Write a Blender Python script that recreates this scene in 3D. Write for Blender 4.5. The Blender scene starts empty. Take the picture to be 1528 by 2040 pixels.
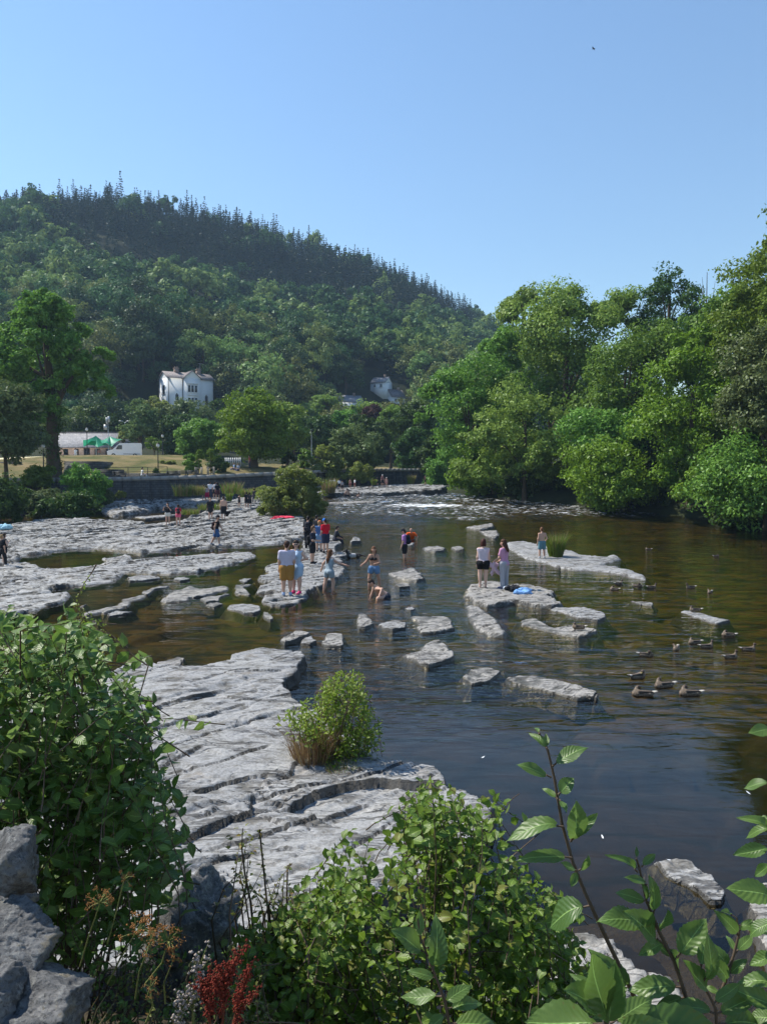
import bpy, math, random
import numpy as np
from mathutils import Vector, Matrix

# ------------------------------------------------------------------ camera, sky, sun, exposure
scene = bpy.context.scene
COL = scene.collection
FPX, CX, CY, HC, HOR = 1541.0, 764.0, 1020.0, 4.3, 948.0
PITCH = math.atan((CY - HOR) / FPX)
cam_d = bpy.data.cameras.new('camera')
cam = bpy.data.objects.new('camera', cam_d); COL.objects.link(cam)
cam.location = (0, 0, HC); cam.rotation_euler = (math.pi / 2 - PITCH, 0, 0)
cam_d.sensor_fit = 'VERTICAL'; cam_d.sensor_height = 24.0
cam_d.lens = 24.0 * FPX / 2040.0
cam_d.clip_start = 0.05; cam_d.clip_end = 4000
scene.camera = cam

SUN_AZ, SUN_EL = math.radians(68), math.radians(51)     # azimuth counted leftwards from the view direction
to_sun = Vector((-math.sin(SUN_AZ) * math.cos(SUN_EL), math.cos(SUN_AZ) * math.cos(SUN_EL), math.sin(SUN_EL)))
world = bpy.data.worlds.new('World'); scene.world = world; world.use_nodes = True
wn = world.node_tree.nodes; wl = world.node_tree.links
sky = wn.new('ShaderNodeTexSky'); sky.sky_type = 'NISHITA'; sky.sun_disc = False
sky.sun_elevation = SUN_EL; sky.sun_rotation = -SUN_AZ
sky.air_density = 1.5; sky.dust_density = 0.0; sky.ozone_density = 6.0
bg = [n for n in wn if n.type == 'BACKGROUND'][0]
bg.inputs['Strength'].default_value = 0.112
wl.new(sky.outputs[0], bg.inputs[0])
sun_d = bpy.data.lights.new('sun', 'SUN'); sun_d.energy = 5.0; sun_d.angle = math.radians(0.5); sun_d.color = (1.0, 0.945, 0.83)
sun = bpy.data.objects.new('sun', sun_d); COL.objects.link(sun)
sun.rotation_euler = (-to_sun).to_track_quat('-Z', 'Y').to_euler(); sun.location = (-60, 40, 120)
scene.view_settings.view_transform = 'Standard'; scene.view_settings.look = 'None'
scene.view_settings.exposure = 0.6; scene.view_settings.gamma = 1.0
try: scene.view_settings.use_curve_mapping = False
except Exception: pass
scene.render.engine = 'CYCLES'
cy = scene.cycles
cy.max_bounces = 7; cy.diffuse_bounces = 2; cy.glossy_bounces = 3; cy.transmission_bounces = 3; cy.transparent_max_bounces = 8
cy.volume_bounces = 0
cy.sample_clamp_indirect = 6.0; cy.sample_clamp_direct = 24.0
cy.caustics_reflective = False; cy.caustics_refractive = False
cy.use_denoising = True
try: cy.denoiser = 'OPENIMAGEDENOISE'
except Exception: pass
cy.use_adaptive_sampling = True; cy.adaptive_threshold = 0.02

rng = np.random.RandomState(11)
random.seed(5)

# ------------------------------------------------------------------ pixel <-> place
CP, SP = math.cos(PITCH), math.sin(PITCH)
def ray(px, py):
    a = (px - CX) / FPX; b = -(py - CY) / FPX
    d = np.array([a, CP + b * SP, -SP + b * CP]); return d
def at_depth(px, py, Y):
    d = ray(px, py); t = Y / d[1]; return np.array([d[0] * t, Y, HC + d[2] * t])
def water_z(Y):
    t = np.clip((np.asarray(Y, float) - 52.0) / 46.0, 0, 1)
    return 2.05 * (0.75 * t + 0.25 * t * t * (3 - 2 * t))
def on_z(px, py, dz=0.0):
    """the place seen at a pixel, dz above the water level there"""
    d = ray(px, py)
    lo, hi = 1.0, 160.0
    f = lambda Y: HC + d[2] * Y / d[1] - (float(water_z(Y)) + dz)
    if f(hi) > 0: Y = hi
    else:
        for _ in range(50):
            m = 0.5 * (lo + hi)
            if f(m) > 0: lo = m
            else: hi = m
        Y = lo
    return np.array([d[0] * Y / d[1], Y])
def project(x, y, z):
    f = y * CP - (z - HC) * SP; u = y * SP + (z - HC) * CP
    return CX + FPX * x / f, CY - FPX * u / f

# ------------------------------------------------------------------ noise
_T = np.random.RandomState(3).rand(256, 256)
def vnoise(x, y):
    x = np.asarray(x, float); y = np.asarray(y, float)
    xi = np.floor(x).astype(np.int64); yi = np.floor(y).astype(np.int64)
    fx = x - xi; fy = y - yi
    fx = fx * fx * (3 - 2 * fx); fy = fy * fy * (3 - 2 * fy)
    a = _T[xi & 255, yi & 255]; b = _T[(xi + 1) & 255, yi & 255]
    c = _T[xi & 255, (yi + 1) & 255]; d = _T[(xi + 1) & 255, (yi + 1) & 255]
    return (a * (1 - fx) + b * fx) * (1 - fy) + (c * (1 - fx) + d * fx) * fy
def fbm(x, y, o=4):
    s = 0; a = 0.5; t = 0
    for k in range(o):
        s = s + a * vnoise(x * 2 ** k + 13.7 * k, y * 2 ** k + 5.1 * k); t += a; a *= 0.5
    return s / t
def sstep(a, b, x):
    t = np.clip((x - a) / (b - a), 0, 1); return t * t * (3 - 2 * t)
def voronoi(x, y):
    """random value of the cell and F2-F1"""
    xi = np.floor(x).astype(np.int64); yi = np.floor(y).astype(np.int64)
    f1 = np.full(x.shape, 9.0); f2 = np.full(x.shape, 9.0); val = np.zeros(x.shape)
    for i in (-1, 0, 1):
        for j in (-1, 0, 1):
            cxi = (xi + i) & 255; cyi = (yi + j) & 255
            px = xi + i + _T[cxi, cyi]; py = yi + j + _T[(cyi + 57) & 255, (cxi + 91) & 255]
            d = np.hypot(px - x, py - y)
            v = _T[(cxi + 131) & 255, (cyi + 17) & 255]
            nearer = d < f1
            f2 = np.where(nearer, f1, np.minimum(f2, d))
            val = np.where(nearer, v, val); f1 = np.where(nearer, d, f1)
    return val, f2 - f1

# ------------------------------------------------------------------ objects
def obj(name, me, parent=None):
    o = bpy.data.objects.new(name, me); COL.objects.link(o)
    if parent is not None: o.parent = parent
    return o
def thing(o, label, cat, group=None):
    o['label'] = label; o['category'] = cat
    if group: o['group'] = group
    return o
def empty(name, loc, label, cat, group=None, rz=0.0):
    o = obj(name, None); o.location = loc; o.rotation_euler = (0, 0, rz); o.empty_display_size = 0.1
    return thing(o, label, cat, group)
def kind(o, k):
    o['kind'] = k; return o
class MB:
    """collects polygons, then becomes ONE mesh"""
    def __init__(s): s.V = []; s.F = []; s.M = []; s.UV = []; s.n = 0
    def add(s, V, F, mat=0, uv=None):
        V = np.asarray(V, np.float32).reshape(-1, 3); F = np.asarray(F, np.int64)
        s.V.append(V); s.F.append(F + s.n); s.M.append(np.full(len(F), mat, np.int32)); s.n += len(V)
        s.UV.append(np.zeros((len(V), 2), np.float32) if uv is None else np.asarray(uv, np.float32))
        return s
    def box(s, lo, hi, mat=0, M=None):
        x0, y0, z0 = lo; x1, y1, z1 = hi
        V = np.array([(x0,y0,z0),(x1,y0,z0),(x1,y1,z0),(x0,y1,z0),(x0,y0,z1),(x1,y0,z1),(x1,y1,z1),(x0,y1,z1)], float)
        if M is not None: V = V @ np.array(M.to_3x3()).T + np.array(M.translation)
        return s.add(V, [(0,3,2,1),(4,5,6,7),(0,1,5,4),(1,2,6,5),(2,3,7,6),(3,0,4,7)], mat)
    def tube(s, pts, rad, sides=6, mat=0, cap=True):
        P = np.asarray(pts, float); n = len(P)
        R = np.full(n, rad, float) if np.isscalar(rad) else np.asarray(rad, float)
        T = np.gradient(P, axis=0); T /= np.linalg.norm(T, axis=1)[:, None] + 1e-9
        ref = np.array([0.0, 0, 1]) if abs(T[0][2]) < 0.9 else np.array([1.0, 0, 0])
        a = np.linspace(0, 2 * np.pi, sides, endpoint=False)
        V = np.zeros((n, sides, 3))
        for i in range(n):
            u = np.cross(T[i], ref); u /= np.linalg.norm(u) + 1e-9; w = np.cross(T[i], u)
            V[i] = P[i] + R[i] * (np.cos(a)[:, None] * u + np.sin(a)[:, None] * w)
        i = np.arange(n - 1)[:, None] * sides; j = np.arange(sides)[None, :]; k = (j + 1) % sides
        F = np.stack([i + j, i + k, i + sides + k, i + sides + j], -1).reshape(-1, 4)
        s.add(V.reshape(-1, 3), F, mat)
        if cap and sides >= 3:
            c0 = V[0].mean(0); c1 = V[-1].mean(0)
            q = np.arange(sides); r = (q + 1) % sides
            s.add(np.vstack([V[0], c0]), np.stack([r, q, np.full(sides, sides)], -1), mat)
            s.add(np.vstack([V[-1], c1]), np.stack([q, r, np.full(sides, sides)], -1), mat)
        return s
    def ball(s, c, r, mat=0, nu=10, nv=7, rot=None):
        r = np.asarray(r, float) * np.ones(3)
        u = np.linspace(0, 2 * np.pi, nu, endpoint=False); v = np.linspace(0, np.pi, nv)
        V = np.array([[math.sin(b) * math.cos(a), math.sin(b) * math.sin(a), math.cos(b)] for b in v for a in u]) * r
        if rot is not None: V = V @ np.array(rot).T
        F = [(i * nu + j, (i + 1) * nu + j, (i + 1) * nu + (j + 1) % nu, i * nu + (j + 1) % nu) for i in range(nv - 1) for j in range(nu)]
        return s.add(V + np.asarray(c, float), F, mat)
    def mesh(s, name, mats, smooth=False):
        me = bpy.data.meshes.new(name)
        V = np.concatenate(s.V) if s.V else np.zeros((0, 3), np.float32)
        me.vertices.add(len(V)); me.vertices.foreach_set('co', V.astype(np.float32).ravel())
        loops = np.concatenate([f.ravel() for f in s.F]); counts = np.concatenate([np.full(len(f), f.shape[1]) for f in s.F])
        starts = np.concatenate([[0], np.cumsum(counts)[:-1]])
        me.loops.add(len(loops)); me.loops.foreach_set('vertex_index', loops.astype(np.int32))
        me.polygons.add(len(counts)); me.polygons.foreach_set('loop_start', starts.astype(np.int32))
        me.polygons.foreach_set('material_index', np.concatenate(s.M))
        if smooth: me.polygons.foreach_set('use_smooth', np.ones(len(counts), bool))
        uvv = np.concatenate(s.UV)
        if np.any(uvv):
            l = me.uv_layers.new(name='UVMap'); l.data.foreach_set('uv', uvv[loops].ravel())
        me.update(calc_edges=True)
        for m in (mats if isinstance(mats, (list, tuple)) else [mats]): me.materials.append(m)
        return me
    def build(s, name, mats, parent=None, smooth=False):
        return obj(name, s.mesh(name, mats, smooth), parent)
def rotz(a): return Matrix.Rotation(a, 4, 'Z')
def frame(origin, rz): return Matrix.Translation(Vector(origin)) @ rotz(rz)

# ------------------------------------------------------------------ materials
class NT:
    def __init__(s, name):
        s.m = bpy.data.materials.new(name); s.m.use_nodes = True
        s.t = s.m.node_tree; s.t.nodes.clear(); s.out = s.n('OutputMaterial')
    def n(s, typ, ins=None, **kw):
        x = s.t.nodes.new('ShaderNode' + typ)
        for k, v in kw.items(): setattr(x, k, v)
        for k, v in (ins or {}).items():
            if isinstance(v, bpy.types.NodeSocket): s.t.links.new(v, x.inputs[k])
            else: x.inputs[k].default_value = v
        return x
    def l(s, a, b): s.t.links.new(a, b)
    def ramp(s, fac, stops):
        x = s.n('ValToRGB', {0: fac}); e = x.color_ramp.elements
        while len(e) < len(stops): e.new(0.5)
        for el, (p, c) in zip(e, stops):
            el.position = p; el.color = (*c, 1) if len(c) == 3 else c
        return x.outputs[0]
    def math(s, op, a, b=0.5, clamp=False):
        x = s.n('Math', {0: a, 1: b}, operation=op); x.use_clamp = clamp; return x.outputs[0]
    def mixc(s, fac, a, b, blend='MIX'):
        x = s.n('MixRGB', {0: fac, 1: a if isinstance(a, bpy.types.NodeSocket) else (*a, 1), 2: b if isinstance(b, bpy.types.NodeSocket) else (*b, 1)}, blend_type=blend)
        return x.outputs[0]
    def noise(s, vec, scale, detail=4, rough=0.55):
        return s.n('TexNoise', {'Vector': vec, 'Scale': scale, 'Detail': detail, 'Roughness': rough}).outputs[0]
    def pos(s): return s.n('NewGeometry').outputs['Position']
    def objc(s): return s.n('TexCoord').outputs['Object']
    def done(s, shader): s.l(shader, s.out.inputs[0]); return s.m

def mat_plain(name, col, rough=0.7, var=0.18, scale=6.0, spec=0.3, metal=0.0, bump=0.0):
    t = NT(name); v = t.objc()
    f = t.noise(v, scale, 4)
    c = t.mixc(f, tuple(c * (1 - var) for c in col), tuple(min(1, c * (1 + var)) for c in col))
    p = t.n('BsdfPrincipled', {'Base Color': c, 'Roughness': rough, 'Metallic': metal, 'Specular IOR Level': spec})
    if bump:
        b = t.n('Bump', {'Strength': bump, 'Distance': 0.02, 'Height': t.noise(v, scale * 4, 5)}); t.l(b.outputs[0], p.inputs['Normal'])
    return t.done(p.outputs[0])

def mat_foliage(name, c1, c2, trans=0.32, gloss=0.015, objvar=0.35, rough=0.45, hi=None):
    """leaf colour varies from leaf to leaf and from plant to plant"""
    t = NT(name)
    g = t.n('NewGeometry'); o = t.n('ObjectInfo')
    r = g.outputs['Random Per Island']
    if hi is not None: c = t.ramp(r, [(0, c1), (0.8, c2), (0.93, hi), (1, hi)])
    else: c = t.ramp(r, [(0, c1), (1, c2)])
    hs = t.n('HueSaturation', {'Color': c, 'Hue': t.math('ADD', t.math('MULTIPLY', o.outputs['Random'], 0.05 * objvar * 2), 0.5 - 0.05 * objvar),
                               'Value': t.math('ADD', t.math('MULTIPLY', o.outputs['Random'], objvar), 1 - objvar / 2)})
    col = hs.outputs[0]
    d = t.n('BsdfDiffuse', {'Color': col}); tr = t.n('BsdfTranslucent', {'Color': t.mixc(0.5, col, (0.16, 0.22, 0.02), 'ADD') if trans > .4 else col})
    m = t.n('MixShader', {0: trans, 1: d.outputs[0], 2: tr.outputs[0]})
    gl = t.n('BsdfGlossy', {'Color': (0.9, 0.95, 1, 1), 'Roughness': rough})
    m2 = t.n('MixShader', {0: gloss, 1: m.outputs[0], 2: gl.outputs[0]})
    return t.done(m2.outputs[0])

def mat_leaf(name, c1, c2, back, hi=None):
    """near leaves: midrib and side veins, glossier above than below"""
    t = NT(name)
    uv = t.n('TexCoord').outputs['UV']
    s = t.n('SeparateXYZ', {0: uv}); u = s.outputs[0]; v = s.outputs[1]
    au = t.math('ABSOLUTE', t.math('SUBTRACT', u, 0.5))
    vein = t.math('SINE', t.math('MULTIPLY', t.math('SUBTRACT', v, t.math('MULTIPLY', au, 0.55)), t.math('ADD', 44.0, t.math('MULTIPLY', t.n('ObjectInfo').outputs['Random'], 22.0))))
    rib = t.math('LESS_THAN', au, 0.018)
    g = t.n('NewGeometry'); oi = t.n('ObjectInfo')
    rr = t.math('FRACT', t.math('ADD', g.outputs['Random Per Island'], oi.outputs['Random']))
    stops = [(0, c1), (0.85, c2)] + ([(0.93, hi), (1, hi)] if hi else [])
    c = t.ramp(rr, stops)
    c = t.mixc(t.math('MULTIPLY', t.noise(t.objc(), 30, 3), 0.5), c, tuple(x * 0.6 for x in c1))
    sp = t.ramp(t.noise(t.n('VectorMath', {0: t.objc(), 1: t.n('CombineXYZ', {0: oi.outputs['Random'], 1: oi.outputs['Random'], 2: 0.0}).outputs[0]}, operation='ADD').outputs[0], 9, 4), [(0.66, (0, 0, 0)), (0.72, (1, 1, 1))])
    c = t.mixc(t.math('MULTIPLY', sp, 0.7), c, (0.16, 0.085, 0.03))
    c = t.mixc(rib, c, tuple(min(1, x * 2.0 + 0.03) for x in c2))
    cb = t.mixc(0.7, c, back)
    cc = t.mixc(g.outputs['Backfacing'], c, cb)
    bump = t.n('Bump', {'Strength': 0.2, 'Distance': 0.0025, 'Height': t.math('ADD', vein, t.math('MULTIPLY', rib, -2.0))})
    p = t.n('BsdfPrincipled', {'Base Color': cc, 'Roughness': 0.42, 'Specular IOR Level': 0.42, 'Normal': bump.outputs[0]})
    tr = t.n('BsdfTranslucent', {'Color': t.mixc(0.5, cc, tuple(x * 1.9 for x in c2))})
    m = t.n('MixShader', {0: 0.36, 1: p.outputs[0], 2: tr.outputs[0]})
    return t.done(m.outputs[0])

def mat_rock(name, scale=1.0, stain=0.0, base=(0.325, 0.325, 0.33), dark=(0.10, 0.098, 0.095), wet=True):
    t = NT(name); p = t.pos()
    n1 = t.noise(p, 0.5 / scale, 6, 0.6); n2 = t.noise(p, 3.2 / scale, 7, 0.65); n3 = t.noise(p, 22 / scale, 5, 0.7)
    c = t.ramp(n1, [(0.3, tuple(x * 0.86 for x in base)), (0.5, base), (0.7, (base[0] * 1.12, base[1] * 1.1, base[2] * 1.05))])
    c = t.mixc(t.ramp(n2, [(0.36, (1, 1, 1)), (0.5, (0, 0, 0))]), c, (dark[0] * 1.4, dark[1] * 1.35, dark[2] * 1.25))
    c = t.mixc(t.math('MULTIPLY', t.ramp(n3, [(0.42, (1, 1, 1)), (0.56, (0, 0, 0))]), 0.45), c, dark)
    # patches of rusty lichen and soil
    n4 = t.noise(p, 1.3 / scale, 5, 0.6)
    c = t.mixc(t.math('MULTIPLY', t.ramp(n4, [(0.6, (0, 0, 0)), (0.72, (1, 1, 1))]), 0.4), c, (0.27, 0.22, 0.17))
    # fine cracks, drawn out along the beds
    mp = t.n('Mapping', {'Vector': p, 'Rotation': (0, 0, math.radians(-51.5)), 'Scale': (0.45 / scale, 1.6 / scale, 1.0)})
    w = t.n('TexNoise', {'Vector': mp.outputs[0], 'Scale': 1.5, 'Detail': 3}); 
    mp2 = t.n('VectorMath', {0: mp.outputs[0], 1: t.n('VectorMath', {0: w.outputs['Color'], 'Scale': 0.55}, operation='SCALE').outputs[0]}, operation='ADD')
    vo = t.n('TexVoronoi', {'Vector': mp2.outputs[0], 'Scale': 2.6}, feature='DISTANCE_TO_EDGE')
    crack = t.ramp(vo.outputs['Distance'], [(0.0, (1, 1, 1)), (0.03, (0, 0, 0))])
    gate = t.ramp(t.noise(p, 1.0 / scale, 3), [(0.45, (0, 0, 0)), (0.55, (1, 1, 1))])
    crack = t.math('MULTIPLY', crack, gate)
    c = t.mixc(t.math('MULTIPLY', crack, 0.75), c, (0.06, 0.058, 0.055))
    # bedding cracks packed with dirt; steep bed sides darkened with painted shade
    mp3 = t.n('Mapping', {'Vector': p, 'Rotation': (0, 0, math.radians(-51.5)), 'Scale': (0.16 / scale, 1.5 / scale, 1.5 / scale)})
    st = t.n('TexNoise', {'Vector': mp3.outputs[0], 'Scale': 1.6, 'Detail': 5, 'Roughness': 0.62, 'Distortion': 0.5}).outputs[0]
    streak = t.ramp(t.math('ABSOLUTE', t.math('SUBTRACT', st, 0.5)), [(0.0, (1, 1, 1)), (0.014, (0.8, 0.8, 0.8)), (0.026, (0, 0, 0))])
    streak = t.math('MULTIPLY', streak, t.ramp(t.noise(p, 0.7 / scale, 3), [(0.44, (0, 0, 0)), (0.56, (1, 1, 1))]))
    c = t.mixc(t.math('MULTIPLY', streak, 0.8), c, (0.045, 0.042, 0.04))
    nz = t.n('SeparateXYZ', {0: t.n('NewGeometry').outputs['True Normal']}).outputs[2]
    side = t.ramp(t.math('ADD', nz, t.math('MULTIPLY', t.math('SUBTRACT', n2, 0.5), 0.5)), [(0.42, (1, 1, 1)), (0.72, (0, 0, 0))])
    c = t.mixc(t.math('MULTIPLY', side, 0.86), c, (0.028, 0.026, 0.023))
    rough = 0.78
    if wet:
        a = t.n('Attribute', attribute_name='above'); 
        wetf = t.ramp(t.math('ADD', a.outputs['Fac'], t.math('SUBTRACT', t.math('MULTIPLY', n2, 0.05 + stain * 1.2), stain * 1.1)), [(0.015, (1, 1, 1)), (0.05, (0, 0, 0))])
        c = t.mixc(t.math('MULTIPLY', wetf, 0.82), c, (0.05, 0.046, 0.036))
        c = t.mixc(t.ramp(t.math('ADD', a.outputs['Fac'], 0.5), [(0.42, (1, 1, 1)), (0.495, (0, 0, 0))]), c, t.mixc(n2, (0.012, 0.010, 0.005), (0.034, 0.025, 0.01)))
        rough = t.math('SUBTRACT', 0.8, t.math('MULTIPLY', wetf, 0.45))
    h = t.math('ADD', t.math('MULTIPLY', n2, 1.0), t.math('MULTIPLY', n3, 0.35))
    pl = t.n('TexVoronoi', {'Vector': mp2.outputs[0], 'Scale': 7.0}); pl2 = t.n('TexVoronoi', {'Vector': mp2.outputs[0], 'Scale': 17.0})
    pv = t.n('SeparateXYZ', {0: pl.outputs['Color']}).outputs[0]; pv2 = t.n('SeparateXYZ', {0: pl2.outputs['Color']}).outputs[0]
    h = t.math('ADD', h, t.math('ADD', t.math('MULTIPLY', pv, 0.75), t.math('MULTIPLY', pv2, 0.3)))
    h = t.math('SUBTRACT', h, t.math('ADD', t.math('MULTIPLY', crack, 0.7), t.math('MULTIPLY', streak, 0.8)))
    c = t.mixc(0.55, c, t.mixc(1.0, c, t.ramp(pv, [(0, (0.8, 0.8, 0.8)), (1, (1.15, 1.14, 1.12))]), 'MULTIPLY'))
    b = t.n('Bump', {'Strength': 0.65, 'Distance': 0.05 * scale, 'Height': h})
    s = t.n('BsdfPrincipled', {'Base Color': c, 'Roughness': rough, 'Specular IOR Level': 0.35, 'Normal': b.outputs[0]})
    return t.done(s.outputs[0])

def mat_bed():
    t = NT('river bed'); p = t.pos()
    n1 = t.noise(p, 0.35, 5, 0.6); n2 = t.noise(p, 1.7, 6, 0.6)
    c = t.ramp(n1, [(0.32, (0.062, 0.038, 0.012)), (0.47, (0.10, 0.07, 0.018)), (0.56, (0.066, 0.058, 0.012)), (0.7, (0.12, 0.068, 0.026))])
    c = t.mixc(t.ramp(n2, [(0.4, (1, 1, 1)), (0.52, (0, 0, 0))]), c, (0.025, 0.024, 0.01))
    sp_ = t.n('SeparateXYZ', {0: p}); near_ = t.math('ADD', sp_.outputs[1], t.math('MULTIPLY', t.noise(p, 0.5, 3), 5.0))
    nx_ = t.math('ADD', sp_.outputs[0], t.math('MULTIPLY', t.math('SUBTRACT', t.noise(p, 0.8, 3), 0.5), 2.0))
    lft = t.ramp(t.math('ADD', t.math('MULTIPLY', nx_, 0.1), 0.5), [(0.42, (0, 0, 0)), (0.47, (1, 1, 1))])
    mid_ = t.math('MULTIPLY', t.ramp(t.math('ADD', t.math('MULTIPLY', nx_, 0.1), 0.5), [(0.76, (1, 1, 1)), (0.86, (0, 0, 0))]), t.ramp(t.math('MULTIPLY', near_, 0.04), [(0.80, (1, 1, 1)), (0.95, (0, 0, 0))]))
    near_ = t.ramp(t.math('MULTIPLY', near_, 0.05), [(0.74, (1, 1, 1)), (0.92, (0, 0, 0))])
    near_ = t.math('MULTIPLY', t.math('MAXIMUM', near_, mid_), lft)
    slate_ = t.ramp(n2, [(0.35, (0.010, 0.010, 0.010)), (0.6, (0.028, 0.022, 0.018))])
    c = t.mixc(near_, c, slate_)
    mp = t.n('Mapping', {'Vector': p, 'Rotation': (0, 0, math.radians(-48)), 'Scale': (0.3, 0.9, 1)})
    w = t.n('TexNoise', {'Vector': mp.outputs[0], 'Scale': 1.1, 'Detail': 4})
    mv = t.n('VectorMath', {0: mp.outputs[0], 1: t.n('VectorMath', {0: w.outputs['Color'], 'Scale': 0.9}, operation='SCALE').outputs[0]}, operation='ADD')
    vo = t.n('TexVoronoi', {'Vector': mv.outputs[0], 'Scale': 0.9}, feature='DISTANCE_TO_EDGE')
    c = t.mixc(t.ramp(vo.outputs['Distance'], [(0, (0.92, 0.92, 0.92)), (0.03, (0.8, 0.8, 0.8)), (0.085, (0, 0, 0))]), c, (0.010, 0.012, 0.007))
    vc = t.n('TexVoronoi', {'Vector': mv.outputs[0], 'Scale': 0.9})
    c = t.mixc(0.35, c, t.mixc(1.0, c, t.ramp(t.n('SeparateXYZ', {0: vc.outputs['Color']}).outputs[0], [(0, (0.4, 0.45, 0.4)), (1, (1.3, 1.2, 1.1))]), 'MULTIPLY'))
    b = t.n('Bump', {'Strength': 0.6, 'Distance': 0.08, 'Height': n2})
    s = t.n('BsdfPrincipled', {'Base Color': c, 'Roughness': 0.9, 'Specular IOR Level': 0.1, 'Normal': b.outputs[0]})
    return t.done(s.outputs[0])

def mat_water():
    t = NT('river water'); p = t.pos()
    rip = t.n('Attribute', attribute_name='ripple').outputs['Fac']
    foam = t.n('Attribute', attribute_name='foam').outputs['Fac']
    def layer(sx, sy, rot, detail):
        mp = t.n('Mapping', {'Vector': p, 'Rotation': (0, 0, rot), 'Scale': (sx, sy, 1)})
        return t.n('TexNoise', {'Vector': mp.outputs[0], 'Scale': 1.0, 'Detail': detail, 'Roughness': 0.5, 'Distortion': 0.6}).outputs[0]
    a = layer(0.9, 3.0, 0.16, 2); b = layer(3.2, 8.0, -0.22, 3); c = layer(0.25, 0.8, 0.1, 1)
    h = t.math('ADD', t.math('MULTIPLY', a, 0.6), t.math('MULTIPLY', b, 0.16))
    h = t.math('ADD', h, t.math('MULTIPLY', c, 1.0))
    h = t.math('MULTIPLY', h, rip)
    bump = t.n('Bump', {'Strength': 1.0, 'Distance': 0.2, 'Height': h})
    fr = t.n('Fresnel', {'IOR': 1.33, 'Normal': bump.outputs[0]})
    gl = t.n('BsdfGlossy', {'Color': (1, 1, 1, 1), 'Roughness': 0.03, 'Normal': bump.outputs[0]})
    tr = t.n('BsdfTransparent', {'Color': (0.74, 0.68, 0.5, 1)})
    m = t.n('MixShader', {0: fr.outputs[0], 1: tr.outputs[0], 2: gl.outputs[0]})
    mpf = t.n('Mapping', {'Vector': p, 'Scale': (1.2, 3.4, 1)})
    fn = t.n('TexNoise', {'Vector': mpf.outputs[0], 'Scale': 1.0, 'Detail': 6, 'Roughness': 0.7}).outputs[0]
    ff = t.ramp(t.math('ADD', fn, t.math('SUBTRACT', foam, 0.5)), [(0.5, (0, 0, 0)), (0.66, (1, 1, 1))])
    fd = t.n('BsdfDiffuse', {'Color': (0.78, 0.8, 0.82, 1)})
    m2 = t.n('MixShader', {0: ff, 1: m.outputs[0], 2: fd.outputs[0]})
    return t.done(m2.outputs[0])

def mat_ground(name, cols, scale=0.4, bump=0.4):
    t = NT(name); p = t.pos()
    n1 = t.noise(p, scale, 6, 0.6); n2 = t.noise(p, scale * 12, 5, 0.7)
    c = t.ramp(n1, [(0.3 + 0.4 * i / max(1, len(cols) - 1), k) for i, k in enumerate(cols)])
    c = t.mixc(0.6, c, t.ramp(n2, [(0.3, (0.55, 0.55, 0.55)), (0.7, (1.2, 1.2, 1.2))]), 'MULTIPLY')
    b = t.n('Bump', {'Strength': bump, 'Distance': 0.1, 'Height': n2})
    s = t.n('BsdfPrincipled', {'Base Color': c, 'Roughness': 0.95, 'Specular IOR Level': 0.1, 'Normal': b.outputs[0]})
    return t.done(s.outputs[0])

def mat_masonry(name, c1, c2, mortar, scale, rowh=0.22, width=0.45):
    t = NT(name); v = t.objc()
    sx = t.n('SeparateXYZ', {0: v})
    vec = t.n('CombineXYZ', {0: t.math('ADD', sx.outputs[0], sx.outputs[1]), 1: sx.outputs[2]}).outputs[0]
    br = t.n('TexBrick', {'Vector': vec, 'Color1': (*c1, 1), 'Color2': (*c2, 1), 'Mortar': (*mortar, 1), 'Scale': scale, 'Mortar Size': 0.025, 'Brick Width': width, 'Row Height': rowh, 'Bias': 0.0})
    c = t.mixc(0.7, br.outputs['Color'], t.ramp(t.noise(v, 2.5, 6, 0.7), [(0.3, (0.55, 0.55, 0.55)), (0.7, (1.3, 1.3, 1.3))]), 'MULTIPLY')
    b = t.n('Bump', {'Strength': 0.6, 'Distance': 0.03, 'Height': br.outputs['Fac']}); b.invert = True
    s = t.n('BsdfPrincipled', {'Base Color': c, 'Roughness': 0.9, 'Normal': b.outputs[0]})
    return t.done(s.outputs[0])

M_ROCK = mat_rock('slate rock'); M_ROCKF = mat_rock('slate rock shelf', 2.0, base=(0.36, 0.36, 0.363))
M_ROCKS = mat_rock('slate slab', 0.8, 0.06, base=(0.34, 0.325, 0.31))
def mat_boulder():
    t = NT('lichened boulder'); p = t.objc()
    n1 = t.noise(p, 7, 6, .65); n2 = t.noise(p, 26, 8, .75); n3 = t.noise(p, 70, 6, .8)
    c = t.ramp(n1, [(.35, (.08, .08, .082)), (.55, (.16, .16, .162)), (.7, (.25, .245, .24))])
    c = t.mixc(t.math('MULTIPLY', t.ramp(n2, [(.52, (0, 0, 0)), (.6, (1, 1, 1))]), .6), c, (.30, .30, .285))
    c = t.mixc(t.math('MULTIPLY', t.ramp(n3, [(.4, (1, 1, 1)), (.5, (0, 0, 0))]), .6), c, (.022, .022, .024))
    c = t.mixc(t.math('MULTIPLY', t.ramp(t.noise(p, 13, 4), [(.62, (0, 0, 0)), (.68, (1, 1, 1))]), .5), c, (.2, .16, .09))
    b = t.n('Bump', {'Strength': 1.0, 'Distance': .02, 'Height': t.math('ADD', t.math('MULTIPLY', n1, 1.2), t.math('ADD', t.math('MULTIPLY', n2, .7), t.math('MULTIPLY', n3, .3)))})
    s = t.n('BsdfPrincipled', {'Base Color': c, 'Roughness': .85, 'Specular IOR Level': .3, 'Normal': b.outputs[0]}); return t.done(s.outputs[0])
M_BOULDER = mat_boulder()
M_BARK = mat_plain('bark', (0.09, 0.07, 0.05), 0.9, 0.4, 8, 0.1, bump=0.6)
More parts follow.
